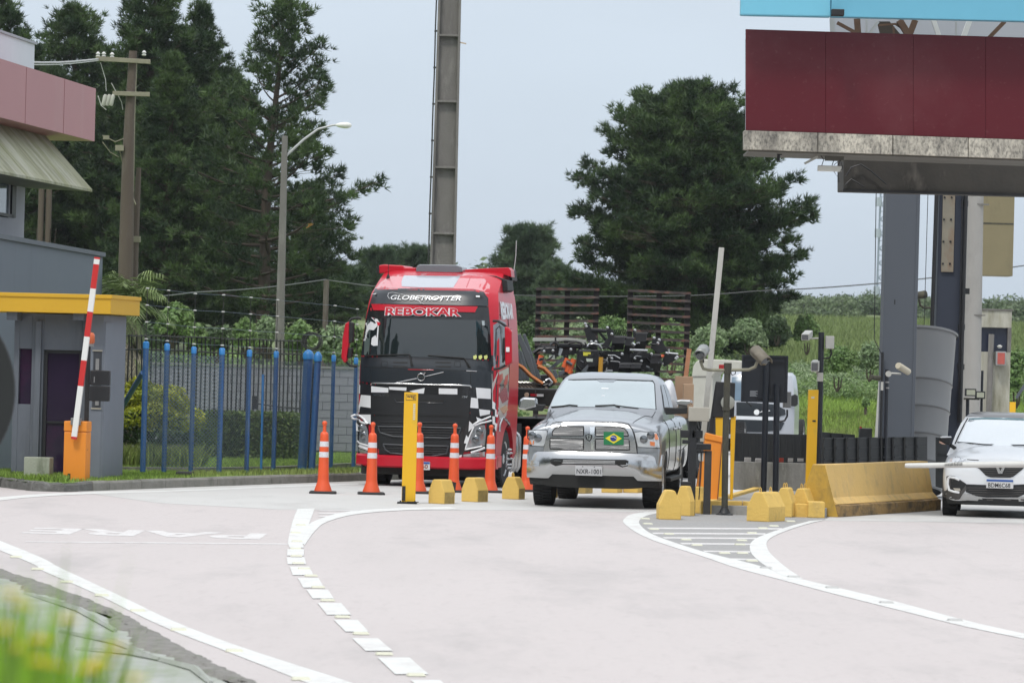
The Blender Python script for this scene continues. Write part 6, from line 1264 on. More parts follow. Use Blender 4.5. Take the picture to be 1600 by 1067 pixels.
q = MB(); q.box(a.x, -.125, a.z, b.x, -.115, b.z-.005); pl = q.build('number_plate', m_plate, tk)
q = MB(); q.box(a.x+.004, -.128, b.z-.045, b.x-.004, -.125, b.z-.01); q.build('plate_strip', m_pblue, pl)
flat_text('plate_text', 'E60', (b.x-.205, -.129, a.z+.022), (1, 0, 0), (0, 0, 1), .17, .075, mat('brown_text', (.25, .08, .05), .5), pl, bold=.02)
# wipers, stickers
for pts in (((255, 778), (420, 772), (598, 770), (612, 800), (618, 862)), ((745, 776), (900, 788), (1030, 798), (1050, 840), (1066, 872))):
    S.line('wiper', T(A, *pts), .012, m_seam, off=.04)
S.line('wiper_arm', T(A, (600, 770), (628, 860)), .014, m_seam, off=.045); S.line('wiper_arm', T(A, (1030, 798), (1080, 872)), .014, m_seam, off=.045)
dog = [((218, 610), (232, 555), (255, 525), (300, 512), (345, 530), (352, 545), (320, 580), (285, 575), (270, 600), (240, 590)), ((226, 660), (240, 600), (262, 598), (266, 640), (240, 662)), ((300, 480), (350, 492), (368, 520), (360, 552), (352, 700), (338, 700), (345, 620), (352, 545), (330, 510)), ((300, 690), (306, 640), (335, 618), (344, 640), (342, 700), (318, 702))]
for d_ in dog: S.panel('dog_sticker', T(A, *d_), m_tw, off=.016, th=.001, step=.2)
S.panel('dog_sticker', T(A, (310, 478), (372, 520), (372, 536), (352, 548), (346, 520)), m_red_t, off=.017, th=.001, step=.2)
S.panel('pillar_reflection', T(A, (216, 620), (236, 500), (300, 500), (285, 770), (218, 770)), mat('pale_reflection', (.10, .13, .12), .05, spec=1, var=.3, scale=4), off=.0142, th=.0008, step=.2)  # pale panel that paints a reflection into the windscreen edge
for k, x in enumerate((1098, 1140, 1182)):
    S.panel('bee_sticker', T(A, (x, 780), (x+24, 772), (x+30, 790), (x+18, 808), (x+2, 804)), mat('yellow_green_sticker', (.62, .66, .22), .5), off=.016, th=.001, step=.2)
S.panel('white_sticker', T(A, (1165, 505), (1186, 506), (1188, 545), (1168, 540)), mat('pale_sticker', (.35, .4, .42), .5), off=.016, th=.001)
# right side (camera sees it foreshortened): door glass, frame, graphics
def side(name, pts, m, off=.004, th=.008, f=A, step=.25): return S.panel(name, [f(*p) for p in pts], m, off=off, th=th, ax='x', step=step, fall=1.2)
side('side_glass_frame', ((1252, 540), (1300, 500), (1345, 520), (1348, 860), (1256, 884)), mat('mirror_chrome_dark', (.30, .31, .33), .25, metal=.7), th=.01)
side('side_glass', ((1266, 570), (1298, 540), (1336, 548), (1338, 760), (1262, 782)), m_black, off=.016, th=.004)
side('white_livery', ((1244, 1000), (1290, 905), (1372, 868), (1374, 1064), (1240, 1064)), mat('pale_livery', (.52, .47, .46), .3, var=.15, scale=5, coat=.4), th=.003)
side('white_livery', ((1240, 20), (1372, 20), (1374, 180), (1352, 350), (1300, 380), (1244, 240)), mat('pale_livery', (.52, .47, .46), .3, var=.15, scale=5, coat=.4), f=Bz, th=.003)
for pts in (((1275, 1000), (1300, 930), (1322, 915), (1325, 960), (1300, 1000), (1310, 1060)), ((1330, 1000), (1345, 940), (1368, 920), (1360, 990), (1335, 1040))): side('flame_graphic', pts, m_red_t, off=.009, th=.002)
for pts in (((1290, 180), (1350, 100), (1368, 220), (1320, 250)), ((1300, 290), (1350, 262), (1366, 300), (1330, 340))): side('flame_graphic', pts, m_redl, off=.009, th=.002, f=Bz)
for pts in (((1242, 230), (1266, 250), (1262, 300), (1242, 290)), ((1264, 290), (1290, 320), (1284, 360), (1262, 350)), ((1242, 350), (1262, 352), (1262, 420), (1244, 410)), ((1240, 470), (1256, 480), (1254, 540), (1238, 530)), ((1262, 400), (1280, 410), (1272, 470), (1258, 440))): side('white_check', pts, m_tw, off=.009, th=.002, f=Bz)
for pts in (((1262, 250), (1292, 300), (1290, 320), (1264, 290)), ((1242, 290), (1262, 300), (1262, 350), (1242, 348)), ((1244, 412), (1262, 422), (1254, 480), (1240, 470))): side('black_check', pts, m_tb, off=.009, th=.002, f=Bz)
S.text('side_lettering', 'REBOKAR', [(.66, 2.92, 1.1), (1.85, 2.95, 1.1), (.66, 3.24, 1.1), (1.85, 3.22, 1.1)], m_tw, off=.02, ax='x', bold=.05, fall=1.2)
for pts in (((1366, 445), (1368, 1060)), ((1300, 460), (1345, 470)), ((1254, 884), (1345, 860))): S.line('door_seam', T(A, *pts), .006, m_seam, off=.006, ax='x')
S.line('arch_trim', T(Bz, (1296, 470), (1300, 410), (1316, 372), (1336, 362), (1352, 385), (1362, 430)), .025, m_chrome, off=.01, ax='x')
S.line('door_handle', T(A, (1300, 1010), (1330, 1008)), .012, m_matt, off=.02, ax='x')
# mirrors
def mirror(side_, red, blk1, blk2, arm1, arm2, yl):
    q = MB(); f = [TL(a, b, yl) for a, b in red]; q.loft([[Vector((p.x, y, p.z)) for p in f] for y in (yl, yl+.16)]); mo = q.build('mirror_housing', m_red_t, tk, bevel=.03)
    for k in (blk1, blk2):
        f = [TL(a, b, yl+.03) for a, b in k]; q = MB(); q.loft([[Vector((p.x, y, p.z)) for p in f] for y in (yl+.02, yl+.17)]); q.build('mirror', m_matt, mo, bevel=.015)
    for k in (arm1, arm2):
        q = MB(); q.tube([TL(a, b, yl+.1) for a, b in k], .022, 8); q.build('mirror_arm', m_matt, mo, smooth=60)
mirror(-1, T(A, (96, 528), (126, 510), (122, 690), (104, 826), (88, 836), (64, 796), (74, 640)), T(A, (124, 508), (160, 522), (154, 672), (120, 682)), T(A, (122, 714), (152, 718), (144, 790), (112, 800)), T(A, (126, 512), (150, 490), (200, 482), (222, 492)), T(A, (104, 826), (135, 856), (190, 862)), .10)
mirror(1, T(A, (1340, 548), (1372, 556), (1396, 590), (1400, 832), (1368, 850), (1344, 862)), T(A, (1326, 640), (1348, 634), (1346, 800), (1322, 836)), T(A, (1326, 720), (1346, 716), (1346, 760), (1324, 764)), T(A, (1250, 508), (1290, 508), (1340, 540), (1390, 580)), T(A, (1256, 884), (1300, 878), (1360, 850)), .0)
q = MB(); c = TL(*A(1366, 730), -.02); q.box(c.x-.03, c.y, c.z-.04, c.x+.03, c.y+.02, c.z+.04); q.build('mirror_badge', m_lensw, tk)
# steps, tank guard, rear of cab, chassis
for k in range(3):
    pts = [(1352+k*34, 478), (1385+k*32, 486+k*6), (1402+k*26, 520), (1404+k*24, 620), (1400+k*24, 740), (1375+k*26, 778)]
    q = MB(); q.tube([TL(*Bz(*p), 2.35+.16*k) for p in pts], .045, 8); q.build('fender_tube', m_chrome, tk, smooth=60)
lbox('step_box', T(Bz, (1355, 500), (1430, 500), (1430, 770), (1350, 770)), 2.6, 2.9, m_dirty)
lbox('amber_light', T(Bz, (1362, 652), (1388, 650), (1388, 684), (1362, 684)), 2.2, 2.25, m_amber, .005)
q = MB(); q.box(-.45, 2.3, .55, .45, 8.0, .95); q.box(-1.15, 2.35, .5, 1.15, 3.2, 1.1); q.box(-1.0, 2.32, 1.0, 1.0, 2.45, 3.2); q.build('chassis', m_dirty, tk, bevel=.02)
# wheels
for x, s_ in ((-1.03, -1), (1.03, 1)):
    wheel(tk, x, 1.42, .50, .30, .30, side=s_, nsp=10)
    for k in range(2): wheel(tk, x*(.98 if k == 0 else .98), 5.2+k*1.3, .50, .55, .30, side=s_)
for k in range(10):
    a = k*math.pi/5; q = MB(); c = Vector((1.20, 1.42+math.cos(a)*.17, .50+math.sin(a)*.17)); q.lathe([(.022, 0), (.026, .05), (.01, .09)], 8, M=Matrix.Translation(c) @ Matrix.Rotation(R(90), 4, 'Y')); q.build('lug_cap', m_chrome, tk, smooth=50)

# ------------------------------------------------------------------ low loader trailer
ty0 = TY+3.2; tp0 = P(812, 700, ty0)
tl = thing('trailer', (P(800, 740, 80.5).x, 80.5, 0), 'dark low loader trailer with two tall slatted ramps folded up at its rear', 'trailer', yaw=-R(16)); M_ = RM[tl.name]
q = MB(); q.box(-1.3, 0, 1.42, 1.35, 3.2, 1.72); q.build('gooseneck', m_dirty, tl, bevel=.02)
q = MB(); q.box(-1.4, 3.2, .85, 1.45, 11.2, 1.15); q.build('deck', m_dirty, tl, bevel=.02)
for s_ in (-1, 1):
    for k in range(2): wheel(tl, s_*1.15, 8.6+k*1.2, .42, .5, .24, side=s_)
q = MB(); q.box(1.1, -.02, .5, 1.3, .3, 1.5); q.build('landing_leg', m_dirty, tl)
for (x, y, rr_, m_) in ((823, 617, 0, m_amber), (834, 617, 0, mat('red_tail', (.45, .02, .03), .4)), (844, 617.5, 0, mat('white_tail', (.6, .6, .6), .4))):
    c = fr_local(tl, x, y, -.02); q = MB()
    if m_ is m_amber: q.lathe([(.045, 0), (.04, .02)], 12, M=Matrix.Translation(c) @ Matrix.Rotation(R(90), 4, 'X')); m_ = mat('pale_amber', (.6, .42, .3), .3)
    else: q.box(c.x-.06, -.03, c.z-.022, c.x+.06, -.005, c.z+.022)
    q.build('marker_light', m_, tl)
m_rampb = mat('ramp_beam_steel', (.022, .018, .018), .7, var=.3, scale=6, dirt=[((.10, .05, .04), .2, 5, (1, 1, 1))])
m_ramp = mat('ramp_steel', (.045, .036, .034), .7, var=.3, scale=6, dirt=[((.22, .08, .05), .4, 5, (1, 1, 2)), ((.17, .15, .135), .25, 3, (1, 1, 2))])
Yr = 93.
for (x0, y0, x1, y1, xb0, yb0, n_, lab) in ((837.5, 451.5, 936.5, 452.5, 837, 566, 11, 'left'), (981, 454, 1079.5, 458.5, 979, 581, 11, 'right')):
    rt = P((x0+x1)/2, 600, Yr)
    rp = bpy.data.objects.new('ramp', None); COL.objects.link(rp); rp.parent = tl; rp.matrix_local = M_.inverted() @ Matrix.Translation((rt.x, Yr, 0))
    RM[rp.name] = Matrix.Translation((rt.x, Yr, 0)); O = Vector((rt.x, Yr, 0))
    a, b = P(x0, y0, Yr)-O, P(x1, y1, Yr)-O; hgt = a.z-1.0; wd2 = b.x-a.x; hz_ = (b.z-a.z)
    lz = lambda t, k: a.z-hgt*t+(b.z-a.z)*k
    lower = Vector((-.06, 0, 0))*0
    for k in (0.045, .5, .955):
        q = MB(); x = a.x+wd2*k; q.box(x-.055, .06, 1.0, x+.055, .14, lz(0, k)-.0); q.build('ramp_beam', m_rampb, rp)
    for k in range(17):
        z = a.z-.164*k
        if z < 1.0: break
        q = MB(); q.bar((a.x, 0, z), (b.x, 0, z+(b.z-a.z)), .08 if k else .10, .052); q.build('ramp_rung', m_ramp, rp)
q = MB(); q.bar(P(1066, 632, 92.5), P(1077, 545, 92.5), .09, .05); RM['x'] = Matrix.Identity(4)
o = q.build('timber_plank', mat('orange_timber', (.42, .19, .10), .7, var=.15, scale=5)); tag(o, 'orange brown timber plank leaning on the right ramp', 'plank')

# ------------------------------------------------------------------ machinery on the deck
m_mb = mat('implement_black', (.012, .012, .014), .35, var=.2, spec=.5)
m_mg = mat('implement_grey', (.085, .095, .105), .5, var=.15)
m_mo = mat('implement_orange', (.62, .11, .03), .4, var=.1)
Hh = lambda x, y: (780+x/5, 440+y/5)
Ym = 88.; mo_ = thing('farm_implement', (P(940, 600, Ym).x, Ym, 1.15), 'black folded farm implement with tine banks and orange cylinders on the trailer', 'machine'); MO = Vector(mo_.location)
def mp_(x, y, yy=0.): px, py = Hh(x, y); return P(px, py, Ym+yy)-MO
def mtube(name, pts, r, m, yy=0., n=6): return MB().tube([mp_(a, b, yy) for a, b in pts], r, n).build(name, m, mo_, smooth=60)
def mplate(name, pts, m, yy=0., th=.08, bevel=.004):
    q = MB(); f = [mp_(a, b, yy) for a, b in pts]; q.loft([[p+Vector((0, d_, 0)) for p in f] for d_ in (0, th)]); return q.build(name, m, mo_, bevel=bevel)
mplate('side_plate', ((672, 325), (700, 330), (790, 490), (740, 480), (690, 470), (664, 380)), m_mb)
mplate('side_plate', ((840, 350), (862, 352), (898, 395), (890, 440), (850, 520), (810, 530), (800, 500), (850, 440), (838, 385)), m_mb, -.2)
mplate('side_plate', ((760, 380), (780, 380), (850, 460), (835, 480)), m_mb, .1)
mplate('side_plate', ((1045, 375), (1066, 370), (1070, 440), (1045, 440)), m_mb, .1)
mplate('side_plate', ((1200, 430), (1262, 440), (1320, 545), (1250, 560), (1185, 520)), m_mb, -.1)
mplate('side_plate', ((1290, 560), (1400, 570), (1398, 600), (1290, 665), (1270, 640)), m_mb, .1)
for x0, x1, y0, y1, yy, nn in ((885, 985, 430, 530, -.1, 12), (985, 1050, 440, 560, 0, 8), (1068, 1155, 405, 530, .1, 10), (1185, 1272, 575, 700, -.2, 9), (940, 1028, 640, 706, -.3, 11), (1032, 1110, 645, 706, -.3, 9)):
    tb = mtube('tine_bar', ((x0-6, y0+4), (x1+6, y0+8)), .045, m_mb, yy)
    for k in range(nn):
        t = (k+.5)/nn; x = x0+(x1-x0)*t; q = MB(); q.tube([mp_(x, y0+6, yy-.05), mp_(x-6, (y0+y1)/2, yy-.12), mp_(x-14, y1, yy-.02)], .011, 4); o = q.build('tine', m_mb, mo_)
for k in range(8): mtube('rake_tine', ((905+k*14, 430), (885+k*14, 372)), .009, m_mb, .2, 4)
for k in range(7): mtube('rake_tine', ((1130+k*14, 410), (1080+k*14, 335)), .008, m_mb, .2, 4)
mtube('frame_tube', ((720, 378), (838, 388)), .045, m_mb); mtube('frame_tube', ((265, 560), (310, 525), (400, 520), (600, 530)), .05, m_mb, .2); mtube('frame_tube', ((450, 500), (640, 505)), .06, m_mb)
mplate('main_frame', ((330, 525), (600, 510), (610, 560), (500, 580), (340, 560)), m_mb, .15, .2)
mplate('gear_case', ((620, 530), (775, 530), (790, 600), (760, 670), (640, 690), (600, 640)), m_mb, -.2, .35, .03)
mplate('cross_beam', ((800, 540), (975, 545), (975, 580), (800, 572)), m_mb, 0, .15); mplate('cross_beam', ((1020, 560), (1200, 560), (1200, 600), (1020, 596)), m_mb, 0, .15); mplate('cross_beam', ((600, 640), (960, 620), (960, 706), (600, 706)), m_mb, .2, .2)
mplate('cross_beam', ((1050, 540), (1150, 535), (1180, 706), (1040, 706)), m_mb, .25, .2); mplate('cross_beam', ((340, 500), (760, 490), (760, 520), (340, 530)), m_mb, .3, .1); mplate('cross_beam', ((1110, 640), (1290, 620), (1240, 708), (1110, 706)), m_mb, .2, .1)
mtube('chrome_rod', ((1020, 534), (1160, 540)), .03, m_chrome, -.2); mtube('chrome_rod', ((1300, 556), (1396, 566)), .025, m_rim, -.2); mtube('hose', ((850, 575), (900, 575), (945, 600)), .014, m_rim, -.3); mtube('hose', ((870, 620), (930, 625), (960, 640)), .012, m_rim, -.3)
mtube('hose', ((692, 505), (700, 490), (740, 483), (780, 495), (800, 530)), .03, m_rim, -.1); mtube('hose', ((812, 640), (840, 620), (846, 590)), .016, m_rim, -.3)
mtube('hose', ((540, 480), (600, 470), (640, 480), (650, 510)), .025, m_mb, -.1); mtube('hose', ((400, 500), (430, 470), (520, 462), (600, 468)), .02, m_mb, -.1)
mplate('warning_sticker', ((656, 550), (716, 552), (714, 580), (656, 578)), mat('sticker_yellow', (.62, .58, .06), .5), -.21, .004, 0); mplate('white_sticker', ((680, 600), (732, 602), (730, 626), (680, 624)), mat('sticker_white', (.5, .55, .5), .5), -.21, .004, 0)
mtube('yellow_strut', ((796, 590), (790, 706)), .05, mat('strut_yellow', (.55, .28, .03), .5), -.35)
for pts in (((330, 575), (312, 650)), ((535, 600), (505, 670)), ((585, 605), (555, 685)), ((545, 640), (530, 706)), ((562, 690), (548, 720))): mtube('orange_cylinder', pts, .055, m_mo, -.2, 10)
mplate('grey_link', ((385, 675), (490, 590), (512, 592), (505, 615), (400, 690)), m_mg, -.15); mplate('grey_link', ((640, 700), (690, 650), (700, 660), (680, 706)), m_mg, -.35)
mtube('grease_bottle', ((412, 605), (412, 575)), .06, mat('sticker_white', (.5, .55, .5), .5), -.2, 10); mplate('grey_bracket', ((470, 520), (500, 525), (480, 580), (462, 575)), mat('bracket_grey', (.3, .33, .35), .5), -.2)
mtube('post', ((440, 435), (442, 600)), .02, m_mb, -.1)
for x, y in ((672, 330), (680, 350), (720, 470), (755, 470), (845, 360), (880, 410), (960, 565), (1060, 380), (1210, 440), (1250, 455), (1240, 480), (1390, 590), (1380, 600), (1060, 600), (1110, 620), (350, 545), (420, 540), (560, 530), (1190, 565), (880, 600)):
    q = MB(); q.lathe([(.028, 0), (.03, .012), (.012, .03)], 8, M=Matrix.Translation(mp_(x, y, -.3)) @ Matrix.Rotation(R(90), 4, 'X')); q.build('bolt', m_rim, mo_)
mplate('dark_frame', ((610, 530), (1180, 555), (1240, 640), (1200, 706), (600, 706)), m_mb, .5, .1)
rm_ = random.Random(11)
for k in range(80):
    x, y = rm_.uniform(320, 1330), rm_.uniform(470, 700)
    if x > 1180 and y > 640: continue
    a = rm_.uniform(0, 3.14); l_ = rm_.uniform(18, 75); dx_, dy_ = math.cos(a)*l_, math.sin(a)*l_*.6
    mtube('linkage', ((x-dx_/2, y-dy_/2), (x+rm_.uniform(-8, 8), y+rm_.uniform(-8, 8)), (x+dx_/2, y+dy_/2)), rm_.choice((.012, .018, .03)), rm_.choice((m_mb, m_mb, m_mb, m_mg, m_rim, m_mo if k % 9 == 0 else m_mb)), rm_.uniform(-.35, .2), 5)
mplate('white_beam', ((264, 438), (560, 440), (680, 455), (686, 505), (660, 490), (600, 462), (264, 466)), mat('weathered_beam', (.40, .41, .38), .6, var=.2, scale=9), .5, .08)
# grey mouldboards in a row beside the cab
Ym = 83.6
pb = thing('plough_boards', (P(822, 600, Ym).x, Ym, 1.72), 'row of dark grey leaning plough boards strapped down behind the red cab', 'machine'); MO = Vector(pb.location); mo_ = pb
rm_ = random.Random(11)
for k, pts in enumerate((((130, 420), (165, 405), (240, 560), (290, 740), (262, 752), (185, 560)), ((180, 412), (205, 408), (330, 760), (300, 765), (235, 600)), ((126, 500), (142, 505), (200, 700), (206, 770), (180, 772), (130, 600)), ((152, 520), (178, 545), (236, 720), (236, 780), (200, 770)), ((172, 560), (190, 552), (300, 740), (290, 756), (266, 750)), ((126, 600), (150, 640), (185, 775), (130, 772)))):
    mplate('board', pts, m_mg, k*.28, .10, .015)
for k, pts in enumerate((((378, 690), (408, 686), (440, 750), (410, 770)), ((416, 690), (440, 686), (466, 745), (440, 760)), ((458, 700), (506, 690), (512, 714), (470, 745)))): mplate('board', pts, m_mg, .1*k, .12, .01)
m_st_ = mat('strap_orange', (.42, .15, .05), .8, var=.2)
mtube('strap', ((126, 640), (180, 670), (250, 740), (340, 800)), .045, m_st_, -.2, 6); mtube('strap', ((300, 660), (350, 680), (400, 730), (440, 790)), .05, m_st_, -.1, 6)
for k in range(8): mtube('cutting_edge', ((132+k*28, 784+k*2), (180+k*28, 830+k*2)), .035, mat('edge_rust', (.24, .19, .15), .6, var=.3, scale=20), -.1, 5)
for k in range(8): mtube('edge_tip', ((132+k*28, 792), (160+k*28, 786)), .022, mat('worn_steel', (.5, .49, .45), .4, metal=.5), -.15, 5)
mtube('coupling', ((300, 800), (350, 810), (384, 798)), .03, m_mb, -.2); mtube('coupling', ((362, 770), (390, 760), (412, 784), (390, 810)), .028, m_rim, -.2); mplate('drum', ((300, 730), (400, 720), (440, 800), (360, 850), (300, 830)), m_mb, .6, .5, .02)
# carton boxes and a white bag
Yb = 90.; x0, z0, x1, z1 = rect(1055, 588, 1082, 650, Yb); q = MB(); q.box(x0, Yb, 1.15, x1, Yb+.5, z1); o = q.build('carton', mat('cardboard', (.38, .25, .16), .8, var=.08), bevel=.01); tag(o, 'brown cardboard carton behind the pickup bed below the right ramp', 'carton')
x0, z0, x1, z1 = rect(1068, 600, 1084, 626, Yb-.6); q = MB(); q.box(x0, Yb-.6, 1.3, x1, Yb-.2, z1); o = q.build('carton', mat('cardboard2', (.42, .28, .18), .8, var=.08), bevel=.01); tag(o, 'smaller carton stacked lower right of the leaning timber plank', 'carton')

# ------------------------------------------------------------------ silver pickup
PY = 68.3; p0 = P(927, 760, PY)
pk = thing('pickup_truck', (p0.x, PY, 0), 'silver crew cab pickup with chrome grille and a green flag sticker', 'pickup', yaw=-R(6.5))
m_sil = mat('silver_paint', (.31, .33, .355), .28, metal=.6, var=.03, scale=3, coat=.6)
def body_sec(y, hw, zb, zs, zc, fr=.0, sh=.14):
    """closed section: bottom, side, shoulder, hood top"""
    hw *= 1.03; half = [(hw*.90, zb), (hw*.985, zb+.10), (hw, (zb+zs)/2), (hw-.012, zs-.16), (hw-.05, zs-.05), (hw-sh, zs), (hw-sh-.14, zs+(zc-zs)*.35), (hw*.5, zs+(zc-zs)*.85), (hw*.25, zc)]
    pts = [(x, y, z) for x, z in half] + [(0, y, zc+.004)] + [(-x, y, z) for x, z in half[::-1]] + [(0, y, zb)]
    return pts
st = [(-.02, .90, .50, 1.10, 1.16), (0, .965, .46, 1.19, 1.26), (.04, .99, .44, 1.225, 1.325), (.14, 1.0, .44, 1.24, 1.355), (.5, 1.005, .46, 1.28, 1.40), (1.0, 1.005, .46, 1.315, 1.455), (1.38, 1.0, .46, 1.335, 1.50), (1.5, .995, .46, 1.35, 1.50), (2.6, .99, .46, 1.37, 1.40), (3.9, .99, .46, 1.38, 1.40), (4.0, 1.0, .46, 1.39, 1.41), (5.75, 1.0, .48, 1.40, 1.42), (5.85, .97, .5, 1.36, 1.38)]
mb = MB().loft([body_sec(*s_) for s_ in st])
cuts_ = []
for y in (.98, 4.55):
    for sgn_ in (-1, 1):
        c = MB(); c.lathe([(.47, 0), (.47, .5)], 36, M=Matrix.Translation((sgn_*.72, y, .42)) @ Matrix.Rotation(R(90)*sgn_, 4, 'Y')); cuts_.append(c)
me1 = bake(mb, sub=2, cutters=cuts_, smooth=35, name='body'); link_mesh('body', me1, m_sil, pk)
def green_sec(z, w_, yf, c, yb, n=18, rb=.15):
    pts = []
    for k in range(n+1):
        t = -1+2*k/n; t = math.copysign(1-(1-abs(t))**1.3, t); pts.append((w_*t, yf+c*abs(t)**4, z))
    return pts+[(w_, (yf+yb)/2, z), (w_, yb-rb, z), (w_-rb*.6, yb, z), (-w_+rb*.6, yb, z), (-w_, yb-rb, z), (-w_, (yf+yb)/2, z)]
gs = [(1.28, .93, 1.32, .20, 4.02), (1.48, .895, 1.50, .19, 4.0), (1.60, .865, 1.72, .18, 3.97), (1.75, .83, 2.0, .17, 3.93), (1.90, .775, 2.30, .15, 3.86), (1.965, .735, 2.46, .14, 3.80), (2.02, .68, 2.66, .14, 3.66), (2.055, .56, 2.9, .1, 3.5), (2.07, .36, 3.1, .06, 3.3)]
me2 = bake(MB().loft([green_sec(*s_) for s_ in gs]), smooth=32, name='cabin'); link_mesh('cabin', me2, m_sil, pk)
S = Surf(pk, bvh_of(me1, me2))
m_pglass = mat('pickup_windscreen', (.47, .54, .56), .08, metal=.75, var=.12, scale=1.3, coat=1)  # pale metallic colour paints the bright sky reflection into the glass
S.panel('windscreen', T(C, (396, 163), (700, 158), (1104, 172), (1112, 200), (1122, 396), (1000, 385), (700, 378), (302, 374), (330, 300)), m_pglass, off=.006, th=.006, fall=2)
S.line('screen_seal', T(C, (440, 166), (700, 161), (1100, 174), (1114, 200), (1126, 398)), .008, m_seam, off=.008, fall=2); 
S.panel('mirror_patch', T(C, (650, 160), (828, 164), (790, 186), (690, 184)), mat('grey_screen_band', (.28, .31, .34), .1, metal=.4), off=.013, th=.001, fall=2)
q = MB(); c = fr_local(pk, *C(728, 232), 1.9); S.panel('screen_tag', T(C, (700, 228), (754, 230), (754, 238), (700, 236)), m_tw, off=.013, th=.001, fall=2); S.panel('screen_tag', T(C, (700, 286), (724, 287), (724, 292), (700, 291)), m_tw, off=.013, th=.001, fall=2)
S.line('wiper', T(C, (310, 380), (400, 372), (450, 364), (512, 370)), .014, m_seam, off=.02, fall=1.6); S.line('wiper', T(C, (650, 370), (760, 366), (800, 364), (840, 380)), .014, m_seam, off=.02, fall=1.6); S.line('wiper', T(C, (800, 364), (900, 378), (990, 388)), .008, m_seam, off=.02, fall=1.6)
# grille
S.panel('grille_frame', T(C, (250, 722), (262, 640), (290, 545), (318, 508), (360, 498), (600, 498), (860, 504), (910, 516), (940, 555), (965, 640), (978, 738), (620, 728)), m_chrome, off=.01, th=.05)
m_gr = mat('billet_grille', (.34, .345, .35), .4, metal=.6, var=.1)
ins = [((318, 600), (322, 568), (345, 540), (372, 531), (562, 531), (562, 600)), ((302, 622), (562, 628), (560, 712), (300, 704)), ((656, 533), (840, 536), (880, 545), (904, 575), (912, 606), (656, 602)), ((655, 630), (916, 634), (922, 712), (655, 710))]
for pts in ins:
    gi = S.panel('grille_insert', T(C, *pts), mat('grille_dark', (.05, .05, .05), .5), off=.061, th=.002)
    S.line('insert_edge', T(C, *pts), .011, m_seam, off=.064, close=True, parent=gi)
    ys_ = [p[1] for p in pts]; xs_ = [p[0] for p in pts]
    for k in range(int((max(ys_)-min(ys_))/9.5)):
        y = min(ys_)+7+k*9.5; x0 = min(xs_)+(22-k*4 if k < 4 and min(ys_) < 600 and min(xs_) < 400 else 4); x1 = max(xs_)-(24-k*4 if k < 4 and min(ys_) < 600 and min(xs_) > 500 else 4)
        S.line('grille_bar', T(C, (x0, y), (x1, y+2)), .0055, m_gr, off=.068, seg=3, parent=gi)
S.line('frame_edge', T(C, (250, 724), (262, 640), (290, 545), (318, 506), (360, 496), (600, 495), (860, 501), (912, 513), (942, 553), (968, 640), (980, 740)), .008, m_seam, off=.012)
S.panel('grille_pillar', T(C, (612, 533), (648, 535), (640, 712), (622, 712)), mat('bright_chrome', (.9, .9, .9), .15, metal=1), off=.062, th=.012)
S.panel('ram_badge', T(C, (576, 596), (604, 588), (632, 596), (628, 628), (606, 648), (580, 628)), m_matt, off=.076, th=.01)
for pts in (((586, 604), (594, 592), (604, 600), (600, 612), (606, 640), (596, 630)), ((622, 604), (614, 592), (606, 600), (610, 612), (606, 640), (616, 630))): S.panel('ram_head', T(C, *pts), mat('bright_chrome', (.9, .9, .9), .15, metal=1), off=.087, th=.008)
fl_ = S.panel('flag_sticker', T(C, (720, 572), (876, 572), (876, 674), (720, 672)), mat('flag_green', (.01, .17, .06), .5), off=.076, th=.003)
S.panel('flag_diamond', T(C, (732, 622), (798, 584), (862, 624), (798, 664)), mat('flag_yellow', (.72, .62, .02), .5), off=.080, th=.001, step=.3)
S.panel('flag_disc', [C(797+26*math.cos(t), 622+24*math.sin(t)) for t in np.linspace(0, 2*math.pi, 20, endpoint=False)], mat('flag_blue', (.02, .035, .22), .5), off=.082, th=.001, step=.3)
S.line('flag_band', T(C, (774, 612), (797, 610), (822, 628)), .004, m_tw, off=.085)
# lamps
for pts, am in ((((124, 562), (200, 560), (272, 562), (278, 600), (250, 684), (122, 678)), (((134, 570), (154, 568), (154, 608), (130, 604)), ((138, 636), (175, 640), (170, 672), (138, 668)))), (((958, 578), (1000, 572), (1130, 580), (1150, 620), (1156, 696), (985, 690)), (((1106, 586), (1132, 588), (1148, 632), (1120, 634)), ((1078, 646), (1118, 652), (1116, 684), (1082, 680))))):
    hl = S.panel('headlight', T(C, *pts), mat('clear_headlamp', (.60, .62, .64), .12, metal=.25, var=.25, scale=16, coat=1), off=.006, th=.02); S.line('lamp_edge', T(C, *pts), .009, m_seam, off=.012, close=True, parent=hl)
    for a in am: S.panel('indicator', T(C, *a), m_amber, off=.028, th=.002, step=.2)
for c in ((205, 620), (160, 600), (1030, 630), (1085, 600)):
    h = S.hit(*C(*c)); q = MB(); q.lathe([(.062, 0), (.06, .01), (.02, .02)], 16, M=Matrix.Translation((h.x, h.y-.028, h.z)) @ Matrix.Rotation(R(90), 4, 'X')); q.build('lamp_bowl', mat('bowl_grey', (.20, .21, .22), .15, metal=.8), pk, smooth=50)
S.panel('front_apron', T(C, (118, 682), (250, 688), (248, 720), (118, 712)), m_sil, off=.004, th=.01); S.panel('front_apron', T(C, (985, 694), (1156, 698), (1160, 728), (980, 732)), m_sil, off=.004, th=.01)
